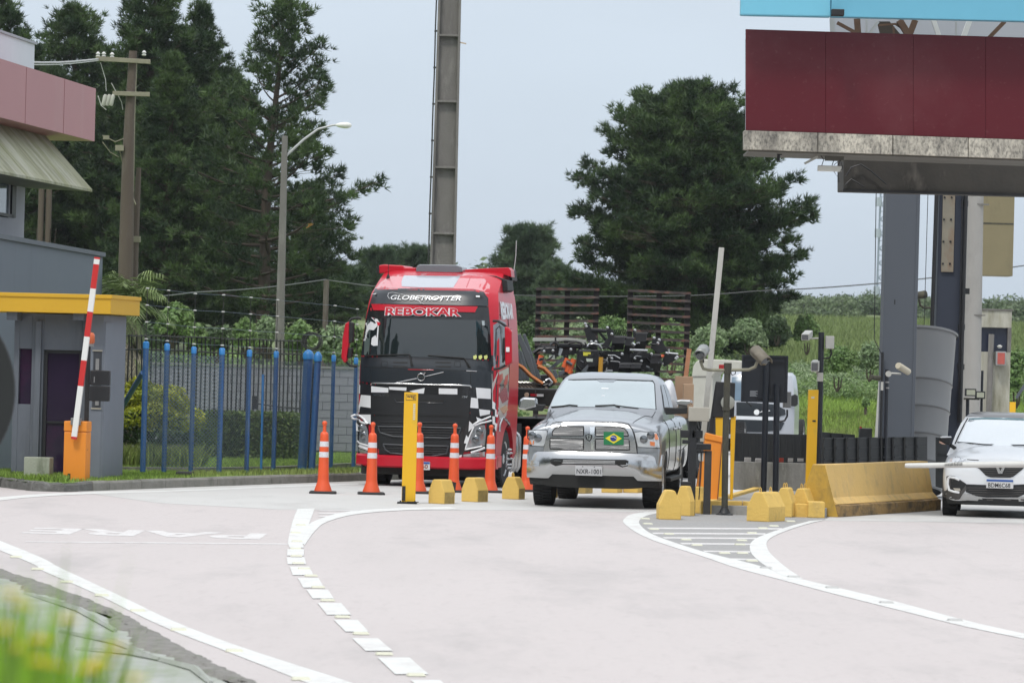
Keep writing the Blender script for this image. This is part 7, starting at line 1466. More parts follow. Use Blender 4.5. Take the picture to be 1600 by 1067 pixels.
# chrome bumper with wrap-round ends
def pb_sec(t, top, bot, out=.0):
    x = 1.035*t; y = -.16+.26*abs(t)**4
    return [(x, y+.16, bot), (x, y+.02, bot+.0), (x, y-.02, bot+.06), (x, y-.045, (top+bot)/2), (x, y-.02, top-.06), (x, y+.01, top-.01), (x, y+.16, top)]
ts = np.linspace(-1, 1, 36)
bot = lambda t: .44 if abs(t) > .66 else .505 if abs(t) < .60 else .44+(.66-abs(t))/.06*.065
q = MB(); q.loft([pb_sec(t, .865-.02*abs(t)**3, bot(t)) for t in ts]); me3 = q.mesh('bumper', 40); link_mesh('bumper', me3, m_chrome, pk)
SB = Surf(pk, bvh_of(me3))
SB.panel('bumper_intake', T(D, (300, 588), (330, 580), (890, 590), (912, 600), (905, 640), (860, 650), (820, 632), (400, 628), (340, 640), (302, 620)), m_matt, off=.002, th=.003, step=.2)
for y in (596, 606, 616): SB.line('intake_bar', T(D, (400, y), (805, y+5)), .006, m_gr, off=.008, seg=4)
for x in (350, 855): SB.panel('tow_hook', T(D, (x-45, 602), (x+40, 602), (x+36, 630), (x-30, 632)), m_dirty, off=.006, th=.01, step=.2)
for pts in (((136, 596), (200, 596), (214, 605), (210, 640), (142, 638)), ((1010, 596), (1100, 598), (1108, 612), (1104, 652), (1008, 646))): SB.panel('fog_lamp', T(D, *pts), m_lens, off=.003, th=.006, step=.2)
q = MB(); q.loft([[(x, -.11+.24*abs(x/1.0)**4, z) for x in [sx*.98]] + [(sx*.98, .25, z)] for sx in (-1, 1) for z in (.3,)][:0] or [[(1.0*t, -.12+.26*abs(t)**4, .31+.10*abs(t)**5), (1.0*t, -.14+.26*abs(t)**4, .52), (1.0*t, .3, .52), (1.0*t, .3, .33)] for t in ts]); q.build('lower_valance', m_dirty, pk, smooth=35)
a = fr_local(pk, *D(494, 712), -.22); b = fr_local(pk, *D(708, 642), -.22)
q = MB(); q.box(a.x, -.232, a.z, b.x, -.22, b.z); pl = q.build('number_plate', mat('plate_grey', (.48, .48, .49), .4, var=.04), pk, bevel=.006)
flat_text('plate_text', 'NXR-1001', (a.x+.02, -.236, a.z+.028), (1, 0, 0), (0, 0, 1), (b.x-a.x)-.04, .072, m_ptext, pl, bold=.008)
for k in (.27, .70): q = MB(); q.lathe([(.008, 0), (.008, .006)], 8, M=Matrix.Translation((a.x+(b.x-a.x)*k, -.233, b.z-.012)) @ Matrix.Rotation(R(90), 4, 'X')); q.build('plate_screw', m_ptext, pl)
# mirrors
for pts, arm, yy in ((((48, 380), (60, 320), (90, 303), (190, 308), (196, 350), (190, 382), (100, 404), (50, 398)), ((188, 356), (262, 362), (236, 412), (100, 404), (120, 385)), 1.55), (((1276, 348), (1282, 326), (1320, 320), (1400, 324), (1412, 345), (1400, 360), (1370, 372), (1300, 360)), ((1190, 380), (1280, 385), (1370, 380), (1366, 432), (1200, 438)), 1.55)):
    f = [fr_local(pk, a, b, yy) for a, b in T(C, *pts)]; q = MB(); q.loft([[Vector((p.x, y, p.z)) for p in f] for y in (yy, yy+.15)]); mi_ = q.build('mirror', m_chrome, pk, bevel=.03)
    f = [fr_local(pk, a, b, yy+.03) for a, b in T(C, *arm)]; q = MB(); q.loft([[Vector((p.x, y, p.z)) for p in f] for y in (yy+.02, yy+.14)]); q.build('mirror_arm', m_matt, mi_, bevel=.015)
f = [fr_local(pk, a, b, 1.6) for a, b in T(C, (1300, 356), (1370, 352), (1368, 420), (1345, 425), (1300, 385))]; q = MB(); q.loft([[Vector((p.x, y, p.z)) for p in f] for y in (1.58, 1.68)]); q.build('mirror_lamp', mat('mirror_grey', (.12, .12, .11), .3, metal=.4, var=.3, scale=30), pk, bevel=.01)
q = MB(); q.tube([fr_local(pk, *C(190, 460), .9), fr_local(pk, *C(183, 230), .95)], .004, 5); q.lathe([(.02, 0), (.008, .05)], 8, M=Matrix.Translation(fr_local(pk, *C(190, 464), .9))); q.build('antenna', m_matt, pk)
# side glass, doors, handles on the visible side
def pside(name, pts, m, off=.004, th=.006): return S.panel(name, pts, m, off=off, th=th, ax='x', px=False, step=.3)
m_sg = mat('side_glass', (.02, .024, .028), .05, var=.1, spec=1, ior=1.6)
pside('side_window', [(2.05, 1.46), (3.02, 1.46), (3.02, 1.90), (2.66, 1.895), (2.38, 1.82)], m_sg, .006); pside('side_window', [(3.10, 1.46), (3.80, 1.46), (3.74, 1.80), (3.55, 1.89), (3.10, 1.90)], m_sg, .006)
for y0 in (1.62, 3.06, 3.96):
    q = MB(); q.tube([(S.proj(y0, z, 'x')+.002 if S.proj(y0, z, 'x') else .99, y0, z) for z in np.linspace(.55, 1.36, 12)], .006, 5); q.build('door_seam', m_seam, pk)
for y0 in (2.78, 3.72): q = MB(); q.tube([(1.0, y0-.12, 1.20), (1.035, y0-.08, 1.21), (1.035, y0+.08, 1.21), (1.0, y0+.12, 1.20)], .018, 8); q.build('door_handle', m_chrome, pk, smooth=60)
for sgn_ in (-1, 1):
    q = MB(); q.box(min(sgn_*.9, sgn_*1.06), 1.6, .40, max(sgn_*.9, sgn_*1.06), 3.9, .46); q.build('side_step', m_matt, pk, bevel=.015)
    for y in (.98, 4.55): wheel(pk, sgn_*.845, y, .405, .30, .235, side=sgn_, nsp=8)
q = MB(); q.tube([(-.7, 4.55, .38), (-.15, 4.55, .36), (.15, 4.55, .36), (.7, 4.55, .38)], [.05, .06, .06, .05], 10); q.lathe([(.02, -.16), (.14, -.08), (.14, .08), (.02, .16)], 16, M=Matrix.Translation((.12, 4.55, .36)) @ Matrix.Rotation(R(90), 4, 'X')); q.build('rear_axle', m_dirty, pk, smooth=50)
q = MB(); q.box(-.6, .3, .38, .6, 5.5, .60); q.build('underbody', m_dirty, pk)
S.line('hood_crease', T(C, (330, 480), (300, 440), (330, 410)), .004, m_seam, off=.001, ax='z'); S.line('hood_gap', T(C, (285, 500), (262, 440), (300, 400)), .005, m_seam, off=.002, ax='z'); S.line('hood_gap', T(C, (945, 505), (1040, 450), (1120, 415)), .005, m_seam, off=.002, ax='z')
# white sack on the bed
q = MB(); Yk = 72.6; ring = []
base_ = [P(1028, 590, Yk), P(1040, 576, Yk), P(1048, 573, Yk), P(1056, 590, Yk), P(1064, 615, Yk), P(1066, 626, Yk)]
secs_ = []
for k, yy in enumerate(np.linspace(0, .9, 5)):
    s_ = 1-.35*abs(k-2)/2; c0 = Vector((P(1046, 600, Yk).x, Yk+yy, 1.6)); pr = [(-.20, -.1), (-.16, .28), (-.05, .40), (.04, .42), (.10, .30), (.16, .02), (.20, -.1), (0, -.2)]
    secs_.append([c0+Vector((a*s_+rnd.uniform(-.02, .02), 0, b*s_+rnd.uniform(-.02, .02))) for a, b in pr])
o = q.loft(secs_).build('white_sack', mat('white_plastic_sheet', (.62, .63, .66), .5, var=.08, bump=.8, bscale=12), smooth=180, sub=2); tag(o, 'crumpled white plastic sack standing on the pickup bed', 'sack')

# ------------------------------------------------------------------ white car
CY = 68.6; p0 = P(1563, 760, CY)
wc = thing('car', (p0.x, CY, 0), 'white compact crossover cut off by the right edge behind the lowered boom', 'car', yaw=-R(7))
m_cw = mat('car_white', (.82, .84, .86), .25, var=.02, coat=.35)
m_cgrey = mat('car_grey_plastic', (.075, .07, .066), .6, var=.1)
def csec(y, hw, zb, zs, zc, sh=.16):
    half = [(hw*.86, zb), (hw*.97, zb+.08), (hw, (zb+zs)*.5), (hw-.015, zs-.18), (hw-.06, zs-.07), (hw-sh, zs), (hw-sh-.12, zs+(zc-zs)*.4), (hw*.5, zs+(zc-zs)*.85), (hw*.25, zc)]
    return [(x, y, z) for x, z in half]+[(0, y, zc+.005)]+[(-x, y, z) for x, z in half[::-1]]+[(0, y, zb)]
st = [(-.04, .60, .26, .70, .74), (.0, .76, .24, .78, .84), (.06, .84, .22, .83, .90), (.16, .875, .22, .87, .95), (.40, .895, .22, .92, 1.01), (.8, .90, .24, .97, 1.07), (1.05, .90, .25, .99, 1.10), (1.3, .90, .25, 1.0, 1.08), (2.4, .90, .25, 1.03, 1.05), (3.6, .90, .27, 1.05, 1.07), (4.05, .86, .30, 1.0, 1.02), (4.2, .72, .4, .9, .92)]
cuts_ = []
for y in (.82, 3.42):
    for sgn_ in (-1, 1):
        c = MB(); c.lathe([(.37, 0), (.37, .5)], 32, M=Matrix.Translation((sgn_*.66, y, .33)) @ Matrix.Rotation(R(90)*sgn_, 4, 'Y')); cuts_.append(c)
me1 = bake(MB().loft([csec(*s_) for s_ in st]), sub=2, cutters=cuts_, smooth=35, name='body'); link_mesh('body', me1, m_cw, wc)
gs = [(.92, .86, .86, .36, 3.9), (1.08, .79, 1.06, .34, 3.85), (1.25, .735, 1.36, .31, 3.75), (1.42, .665, 1.66, .27, 3.6), (1.52, .60, 1.86, .24, 3.45), (1.575, .53, 2.02, .22, 3.3), (1.60, .42, 2.25, .18, 3.0)]
me2 = bake(MB().loft([green_sec(*s_) for s_ in gs]), smooth=35, name='cabin'); 
for p_ in me2.polygons:
    if p_.center.z > 1.525 and abs(p_.normal.y) < 2: p_.material_index = 1
link_mesh('cabin', me2, [m_cw, mat('roof_dark_gloss', (.09, .085, .085), .3, coat=.5)], wc)
S = Surf(wc, bvh_of(me1, me2))
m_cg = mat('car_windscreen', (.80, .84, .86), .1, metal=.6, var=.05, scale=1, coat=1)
def fsym(f, pts, cx): return [f(*p) for p in pts]
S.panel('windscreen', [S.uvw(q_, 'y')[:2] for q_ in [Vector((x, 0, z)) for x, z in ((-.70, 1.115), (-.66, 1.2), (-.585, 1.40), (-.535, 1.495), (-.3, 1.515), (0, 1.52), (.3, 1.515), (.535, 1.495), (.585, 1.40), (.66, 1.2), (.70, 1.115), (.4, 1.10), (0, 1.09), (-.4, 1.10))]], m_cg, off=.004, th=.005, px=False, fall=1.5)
S.panel('screen_shade', [(-.55, 1.47), (-.535, 1.50), (-.3, 1.52), (0, 1.525), (.3, 1.52), (.535, 1.50), (.55, 1.47), (.3, 1.488), (0, 1.492), (-.3, 1.488)], mat('teal_shade', (.10, .20, .22), .1, metal=.3), off=.010, th=.002, px=False)
for s_ in (-1, 1):
    q = MB(); q.tube([(S.proj(0, 0, 'z') or 0, 0, 0)]*0 or [Vector((s_*x, (S.proj(s_*x, z, 'y') or 1.5)-.004, z)) for x, z in ((.735, 1.10), (.69, 1.22), (.62, 1.38), (.565, 1.49))], .012, 6); q.build('screen_seal', m_seam, wc)
q = MB(); q.tube([Vector((x, (S.proj(x, z, 'y') or 1.2)-.02, z)) for x, z in ((-.70, 1.125), (-.5, 1.12), (-.3, 1.105), (0, 1.105), (.35, 1.112), (.62, 1.10))], .009, 5); q.build('wiper', m_seam, wc)
S.panel('upper_grille', T(F, (800, 262), (960, 240), (1230, 236), (1500, 240), (1640, 262), (1560, 340), (1430, 442), (1380, 456), (1080, 452), (1000, 425), (900, 320)), m_matt, off=.004, th=.008)
for k in range(5): y = 285+k*34; S.line('grille_bar', T(F, (860+k*38, y), (1230, y+14), (1600-k*40, y+2)), .006, m_cgrey, off=.014)
q = MB(); c = S.hit(*F(1228, 318)); y = c.y-.03
dpt = [(0, .074), (.062, .045), (.05, -.02), (.022, -.075), (-.022, -.075), (-.05, -.02), (-.062, .045)]
outer = [(-.036, .084), (.036, .084), (.082, .046), (.034, -.084), (-.034, -.084), (-.082, .046)]; inner = [(0, .060), (.008, .058), (.026, .020), (.004, -.028), (-.004, -.028), (-.026, .020)]
q.loft([[(c.x+a, y+.01, c.z+b) for a, b in outer], [(c.x+a*.92, y-.012, c.z+b*.92) for a, b in outer], [(c.x+a, y-.012, c.z+b) for a, b in inner], [(c.x+a, y+.008, c.z+b) for a, b in inner]], caps=False); q.build('emblem', m_chrome, wc, smooth=30)
S.panel('lower_grille', T(F, (690, 560), (1000, 572), (1250, 580), (1620, 560), (1640, 700), (1500, 765), (1000, 765), (850, 745), (690, 680)), m_matt, off=.004, th=.006)
for k in range(4): y = 615+k*36; S.line('grille_bar', T(F, (710+k*25, y), (1250, y+8), (1620-k*20, y)), .006, m_cgrey, off=.010)
S.panel('lamp_surround', T(F, (385, 440), (440, 425), (520, 440), (600, 490), (690, 550), (700, 640), (640, 720), (590, 800), (450, 790), (360, 770), (330, 680), (370, 665), (400, 640)), m_cgrey, off=.004, th=.01)
S.panel('bumper_corner', T(F, (318, 660), (400, 668), (470, 700), (600, 720), (590, 800), (440, 810), (350, 770)), m_cgrey, off=.006, th=.012)
S.panel('lamp_pocket', T(F, (450, 480), (590, 500), (700, 560), (640, 640), (600, 680), (450, 650)), m_matt, off=.015, th=.002)
S.line('daytime_light', T(F, (590, 494), (520, 462), (440, 448), (414, 470), (408, 560), (428, 650), (500, 676), (590, 690)), .019, m_lensw, off=.022)
S.panel('fog_lamp', T(F, (490, 620), (600, 625), (606, 665), (520, 660)), mat('fog_beige', (.42, .39, .33), .3), off=.018, th=.004)
S.panel('skid_plate', T(F, (650, 700), (740, 710), (860, 748), (1000, 770), (1500, 770), (1640, 740), (1700, 800), (1560, 830), (1000, 825), (595, 805)), mat('skid_silver', (.42, .42, .42), .4, metal=.3), off=.006, th=.014)
for x in (1060, 1340, 1590): S.panel('skid_slot', T(F, (x-50, 790), (x+60, 796), (x+50, 816), (x-40, 812)), m_cgrey, off=.022, th=.002)
S.panel('headlight', T(F, (430, 205), (440, 140), (560, 130), (700, 170), (640, 205), (560, 215)), mat('pale_lamp', (.50, .52, .55), .1, metal=.4, var=.3, scale=20, coat=1), off=.004, th=.008)
S.panel('indicator', T(F, (440, 165), (475, 160), (475, 200), (438, 204)), mat('pale_amber2', (.62, .38, .28), .3), off=.013, th=.001)
S.line('hood_gap', T(F, (712, 176), (800, 184), (890, 190)), .007, m_seam, off=.003)
a = fr_local(wc, *F(1006, 620), -.10); b = fr_local(wc, *F(1432, 492), -.10); q = MB(); q.box(a.x, -.11, a.z, b.x, -.10, b.z); pl = q.build('number_plate', m_plate, wc, bevel=.004)
q = MB(); q.box(a.x+.004, -.113, b.z-.034, b.x-.004, -.1095, b.z-.003); q.build('plate_strip', m_pblue, pl)
flat_text('plate_text', 'BDM6C68', (a.x+.03, -.114, a.z+.014), (1, 0, 0), (0, 0, 1), (b.x-a.x)-.075, .066, m_ptext, pl, bold=.008)
q = MB(); f = [fr_local(wc, a_, b_, 1.15) for a_, b_ in T(Ez, (272, 830), (310, 812), (460, 815), (478, 850), (455, 900), (440, 960), (330, 905), (272, 870))]; q.loft([[Vector((p.x, y, p.z)) for p in f] for y in (1.15, 1.30)]); mi_ = q.build('mirror', m_matt, wc, bevel=.02)
f = [fr_local(wc, a_, b_, 1.15) for a_, b_ in T(Ez, (285, 822), (320, 812), (460, 815), (466, 832), (300, 838))]; q = MB(); q.loft([[Vector((p.x, y, p.z)) for p in f] for y in (1.13, 1.28)]); q.build('mirror_cap', m_cw, mi_, bevel=.01)
f = [fr_local(wc, a_, b_, 1.14) for a_, b_ in T(Ez, (272, 890), (300, 895), (375, 940), (320, 935), (280, 912))]; q = MB(); q.loft([[Vector((p.x, y, p.z)) for p in f] for y in (1.12, 1.16)]); q.build('mirror_lamp', mat('pale_amber2', (.62, .38, .28), .3), mi_)
q = MB(); f = fr_local(wc, *Ez(450, 950), 1.2); q.tube([f, f+Vector((.12, .06, -.08))], .03, 8); q.build('mirror_stalk', m_matt, wc)
for sgn_ in (-1, 1):
    for y in (.82, 3.42): wheel(wc, sgn_*.78, y, .335, .225, .21, side=sgn_, nsp=5)
    q = MB(); q.tube([(sgn_*.865, .82+math.cos(t)*.385, .33+math.sin(t)*.385) for t in np.linspace(-.1, math.pi+.1, 18)], .03, 8); q.build('arch_trim', m_cgrey, wc, smooth=60)
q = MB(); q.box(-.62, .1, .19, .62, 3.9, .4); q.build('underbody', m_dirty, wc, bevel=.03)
q = MB(); q.loft([[(.80*t, -.03+.2*abs(t)**4, .20), (.84*t, -.05+.2*abs(t)**4, .30), (.84*t, .4, .30), (.8*t, .4, .20)] for t in np.linspace(-1, 1, 14)]); q.build('lower_lip', m_matt, wc, smooth=35)
pside2 = lambda n_, pts, m: S.panel(n_, pts, m, off=.005, th=.005, ax='-x', px=False, step=.3)
pside2('side_window', [(1.7, 1.12), (3.4, 1.12), (3.3, 1.42), (2.2, 1.46)], m_sg)

# ------------------------------------------------------------------ far cream and black truck
FY = 117.; p0 = P(1178, 700, FY)
ft = thing('far_truck', (p0.x, FY, 0), 'white cab truck with a dark grey face partly hidden behind the black sign', 'truck', yaw=-R(8))
def fs(z, w_, yf, c, yb): return truck_sec(z, w_, yf, c, yb, 14)
me = bake(MB().loft([fs(.35, 1.0, 0, .2, 1.8), (fs(.5, 1.02, -.02, .2, 1.8)), fs(1.25, 1.02, 0, .2, 1.8), fs(1.35, 1.01, .03, .2, 1.8), fs(1.85, .94, .22, .2, 1.8), fs(2.02, .90, .32, .2, 1.8), fs(2.10, .82, .5, .2, 1.7)]), smooth=35, name='cab')
link_mesh('cab', me, mat('far_white', (.38, .40, .44), .3, var=.04, coat=.5), ft); S = Surf(ft, bvh_of(me))
K = lambda x, y: (1060+x/5, 520+y/5)
S.panel('front_face', T(K, (454, 540), (600, 545), (760, 560), (835, 600), (838, 640), (780, 655), (454, 645)), m_tdark, off=.004, th=.02)
S.panel('windscreen', T(K, (420, 345), (640, 345), (735, 370), (790, 535), (600, 530), (400, 525)), mat('far_screen', (.10, .16, .22), .25, spec=.4), off=.004, th=.01)
S.panel('lower_face', T(K, (260, 690), (454, 680), (640, 684), (760, 684), (830, 700), (800, 760), (640, 775), (260, 770)), m_tdark, off=.004, th=.02)
S.panel('white_band', T(K, (454, 648), (780, 658), (790, 682), (640, 680), (454, 674)), mat('far_band', (.7, .72, .75), .4), off=.006, th=.03)
S.line('wiper', T(K, (530, 535), (560, 560), (575, 575)), .015, m_seam, off=.03)
c = S.hit(*K(612, 620)); q = MB(); q.lathe([(.075, 0), (.07, .02)], 16, M=Matrix.Translation((c.x, c.y-.03, c.z)) @ Matrix.Rotation(R(90), 4, 'X')); q.build('badge', m_lensw, ft); S.line('badge_line', T(K, (640, 620), (670, 608), (716, 608)), .012, m_lensw, off=.03)
for f in (T(K, (878, 492), (910, 478), (930, 492), (930, 560), (915, 574), (880, 572)), T(K, (256, 375), (284, 370), (284, 425), (258, 424)), T(K, (246, 448), (282, 440), (280, 525), (248, 530))):
    lbox('mirror', f, -.1, .1, m_matt, .02, root=ft)
q = MB(); q.bar(fr_local(ft, *K(820, 520), .1), fr_local(ft, *K(885, 520), .0), .04); q.build('mirror_arm', m_matt, ft)
lbox('corner_lamp', T(K, (790, 700), (812, 694), (808, 790), (788, 790)), .05, .2, m_amber, .01, root=ft)
for s_ in (-1, 1): wheel(ft, s_*.85, 1.0, .42, .28, .25, side=s_); wheel(ft, s_*.85, 4.2, .42, .28, .25, side=s_)
q = MB(); q.box(-.5, .5, .4, .5, 5, .7); q.build('chassis', m_dirty, ft)
# cream box body
cb = thing('cream_truck', (P(1118, 700, 112).x, 112, 0), 'cream rounded truck body behind the pale raised barrier arm', 'truck', yaw=-R(8))
CL = lambda x, y, yl: fr_local(cb, *K(x, y), yl)
pts = [(110, 790), (106, 330), (116, 260), (140, 222), (190, 204), (400, 212), (500, 222), (500, 300), (300, 296), (268, 330), (268, 790)]
q = MB(); q.loft([[Vector((CL(a, b, 0).x, y, max(.3, CL(a, b, 0).z))) for a, b in pts] for y in (0, 2.2)]); q.build('box_body', mat('cream_body', (.44, .43, .38), .5, var=.06, dirt=[((.3, .29, .25), .15, 2, (1, 1, .5))]), cb, bevel=.03)
q = MB(); q.loft([[Vector((CL(a, b, -.02).x, y, CL(a, b, -.02).z)) for a, b in ((108, 338), (266, 338), (266, 346), (108, 346))] for y in (-.015, 0)]); q.build('body_ridge', m_conc, cb)
for s_ in (-.5, .5): wheel(cb, s_, 1.1, .42, .28, .25, side=1 if s_ > 0 else -1)
# ================================================================== vegetation
def needles(C_, D_, n, L_, W_, spread=.6):
    """tufts: centres C_ (k,3), directions D_ (k,3); n needle triangles each"""
    k = len(C_); c = np.repeat(C_, n, 0); d = np.repeat(D_, n, 0); r_ = rng.normal(0, 1, (k*n, 3)); r_ /= np.linalg.norm(r_, axis=1, keepdims=True)
    v = d+r_*spread; v /= np.linalg.norm(v, axis=1, keepdims=True); s_ = np.cross(v, rng.normal(0, 1, (k*n, 3))); s_ /= np.linalg.norm(s_, axis=1, keepdims=True)
    L1 = L_*rng.uniform(.6, 1.15, (k*n, 1)); W1 = W_*rng.uniform(.7, 1.2, (k*n, 1)); b = c+r_*L_*.12
    return np.stack([b-s_*W1/2, b+s_*W1/2, b+v*L1], 1).reshape(-1, 3)
m_bark = mat('pine_bark', (.085, .065, .05), .95, var=.3, scale=4, bump=.8, bscale=8)
def foliage(name, lo, hi, sc):
    m = mat(name, lo, .55, var=.0, island=.38, trans=.25); t = m.node_tree; n = t.nodes.new; l = t.links.new
    tc = n('ShaderNodeTexCoord'); nz = n('ShaderNodeTexNoise'); nz.inputs['Scale'].default_value = sc; nz.inputs['Detail'].default_value = 3; l(tc.outputs['Object'], nz.inputs['Vector'])
    mr = n('ShaderNodeMapRange'); mr.inputs['From Min'].default_value = .4; mr.inputs['From Max'].default_value = .62; l(nz.outputs['Fac'], mr.inputs['Value'])
    mx = n('ShaderNodeMix'); mx.data_type = 'RGBA'; mx.inputs['A'].default_value = tuple(lo)+(1,); mx.inputs['B'].default_value = tuple(hi)+(1,); l(mr.outputs[0], mx.inputs['Factor'])
    vm = [q_ for q_ in t.nodes if q_.type == 'VECT_MATH'][0]; l(mx.outputs['Result'], vm.inputs[0]); return m
m_pine = foliage('pine_needles', (.024, .052, .018), (.085, .14, .04), .6)
m_pine2 = foliage('pine_needles_blue', (.045, .08, .04), (.10, .15, .07), .5)
def pine(name, loc, Ht, prof, label, group=None, z0=.12, nb=110, seed=1, m=m_pine, nt_=6, L_=.30, lean=0., open_=False, dens=1.):
    """prof: list of (t, radius) from the ground up"""
    r_ = random.Random(seed); t = thing(name, loc, label, 'tree', group)
    ts_, rs_ = [p[0] for p in prof], [p[1] for p in prof]
    q = MB(); tr_ = [(lean*z*z/Ht*.02+math.sin(z*.7+seed)*.05, math.cos(z*.5)*.05, z) for z in np.linspace(-.3, Ht*.97, 16)]
    q.tube(tr_, [max(.03, (.020*Ht)*(1-z/Ht)**.8+.02) for z in np.linspace(0, Ht*.97, 16)], 10); q.build('trunk', m_bark, t, smooth=60)
    lb = MB(); Cs = []; Ds = []
    for i in range(nb):
        u = (i+.5)/nb; h = z0+(1-z0)*(u**.92); a = i*2.399+r_.uniform(-.5, .5); Rr = float(np.interp(h, ts_, rs_))*r_.uniform(.66, 1.13)
        if Rr < .12: Rr = .12
        el = (.02+.75*h**2) + r_.uniform(-.08, .12); z = h*Ht; x0 = np.interp(z, [p[2] for p in tr_], [p[0] for p in tr_]); y0 = np.interp(z, [p[2] for p in tr_], [p[1] for p in tr_])
        dr = Vector((math.cos(a)*math.cos(el), math.sin(a)*math.cos(el), math.sin(el))); sd_ = Vector((-math.sin(a), math.cos(a), 0)); pts_ = []
        for k in range(6):
            s_ = k/5; pts_.append(Vector((x0, y0, z))+dr*Rr*s_+Vector((0, 0, Rr*(.16*s_*s_-.06*s_)*(1 if not open_ else 1.4)))+sd_*math.sin(s_*3+i)*.06*Rr)
        lb.tube(pts_, [max(.012, .028*(Rr/2.5+.4)*(1-k/6)*(1.4 if open_ else 1)) for k in range(6)], 4)
        ns = max(3, int(Rr*(5.2 if not open_ else 4.0)*dens))
        for k in range(ns):
            s_ = (.22 if not open_ else .30)+(.80-.02)*(k+r_.random())/ns; s_ = min(s_, 1.02); kk = min(4, int(s_*5)); p = pts_[kk].lerp(pts_[kk+1], min(1.1, s_*5-kk))
            lat = (1-abs(2*s_-1.15))*.42*Rr+.12; lo = r_.uniform(-1, 1)*lat; sub = p+sd_*lo+Vector((0, 0, r_.uniform(-.02, .12)))+dr*abs(lo)*.45
            if abs(lo) > .25: lb.tube([p, p.lerp(sub, .5), sub], [.014, .011, .008], 3)
            for q_ in range(nt_):
                off = Vector((r_.gauss(0, .15), r_.gauss(0, .15), r_.gauss(0, .11))); Cs.append(sub+off); dd = (dr*.7+Vector((0, 0, .9))+off*1.5).normalized(); Ds.append(dd)
    lb.build('limb', m_bark, t); Cs = np.array([tuple(c) for c in Cs]); Ds = np.array([tuple(c) for c in Ds])
    v = needles(Cs, Ds, 13, L_, .05, .95); np_mesh('crown', v, np.arange(len(v)).reshape(-1, 3), m, t); return t
def wy(px, Y): return P(px, 500, Y).x
def gz(x, y): return H(x, y)-.05
full = [(0, .5), (.12, 3.2), (.25, 4.4), (.4, 4.6), (.6, 3.8), (.8, 2.4), (.93, 1.2), (1, .25)]
# big single pine on the right
Y = 190.; x = wy(1070, Y); z = gz(x, Y); Ht = P(1085, 118, Y).z-z-.8
pine('pine_tree', (x, Y, z), Ht, [(0, 1), (.06, 3.3), (.16, 4.4), (.28, 4.85), (.38, 5.1), (.49, 4.8), (.61, 4.1), (.71, 3.6), (.81, 3.0), (.89, 2.1), (.95, 1.2), (1, .4)], 'huge dense rounded pine standing alone behind the right ramp', None, z0=.05, nb=225, seed=5, dens=1.12)
# open pine
Y = 172.; x = wy(408, Y); z = gz(x, Y); Ht = P(420, -12, Y).z-z-.6
pine('pine_tree', (x, Y, z), Ht, [(0, .5), (.14, 2.6), (.26, 4.1), (.38, 4.3), (.5, 3.4), (.65, 2.6), (.8, 2.0), (.92, 1.3), (1, .3)], 'tall open pine with separate upswept branches behind the street lamp', None, z0=.14, nb=80, seed=12, open_=True, dens=.85, lean=2)
# dense left row: one master, then copies
Y = 182.; x = wy(228, Y); z = gz(x, Y); Ht = P(225, -45, Y).z-z
pA = pine('pine_tree', (x, Y, z), Ht, [(0, 1), (.1, 3.0), (.22, 3.7), (.4, 3.5), (.6, 2.8), (.78, 1.9), (.9, 1.05), (1, .2)], 'tallest dense pine rising behind the utility pole', 'dark dense pines on the left', z0=.08, nb=135, seed=3)
HA = Ht
Y = 190.; x = wy(107, Y); z = gz(x, Y); Ht = P(112, 22, Y).z-z
pB = pine('pine_tree', (x, Y, z), Ht, [(0, 1), (.12, 3.0), (.3, 3.5), (.5, 3.0), (.7, 2.5), (.86, 1.8), (.95, 1.0), (1, .3)], 'pointed dense pine left of the utility pole top', 'dark dense pines on the left', z0=.08, nb=115, seed=8)
HB = Ht
for px, Y, py, src, yaw_, lab in ((303, 184, 14, 'A', 2.1, 'dense pine filling the gap between utility pole and open pine'), (350, 196, 118, 'B', 1.0, 'dense pine just left of the open pine trunk'), (165, 196, 105, 'B', 3.4, 'dense pine directly behind the cross arms'), (258, 174, 92, 'A', 4.6, 'broad dense pine right of the utility pole shaft'), (30, 196, 95, 'A', 5.5, 'dense pine partly hidden behind the pink fascia'), (-12, 180, 5, 'B', .7, 'pine top peeking over the white roof block at far left'),
                              (70, 186, 120, 'B', 2.7, 'dense pine seen under the awning edge'), (480, 200, 290, 'B', 2.0, 'lower dense pine behind the street lamp to the right'), (205, 200, 110, 'B', 4.1, 'dense pine in the second rank behind the utility pole')):
    s0, h0 = (pA, HA) if src == 'A' else (pB, HB); x = wy(px, Y); z = gz(x, Y); h = P(px, py, Y).z-z; k = h/h0; kk = max(k*.86, .7)
    dup(s0, (x, Y, z), yaw_, lab, (kk, kk, k))
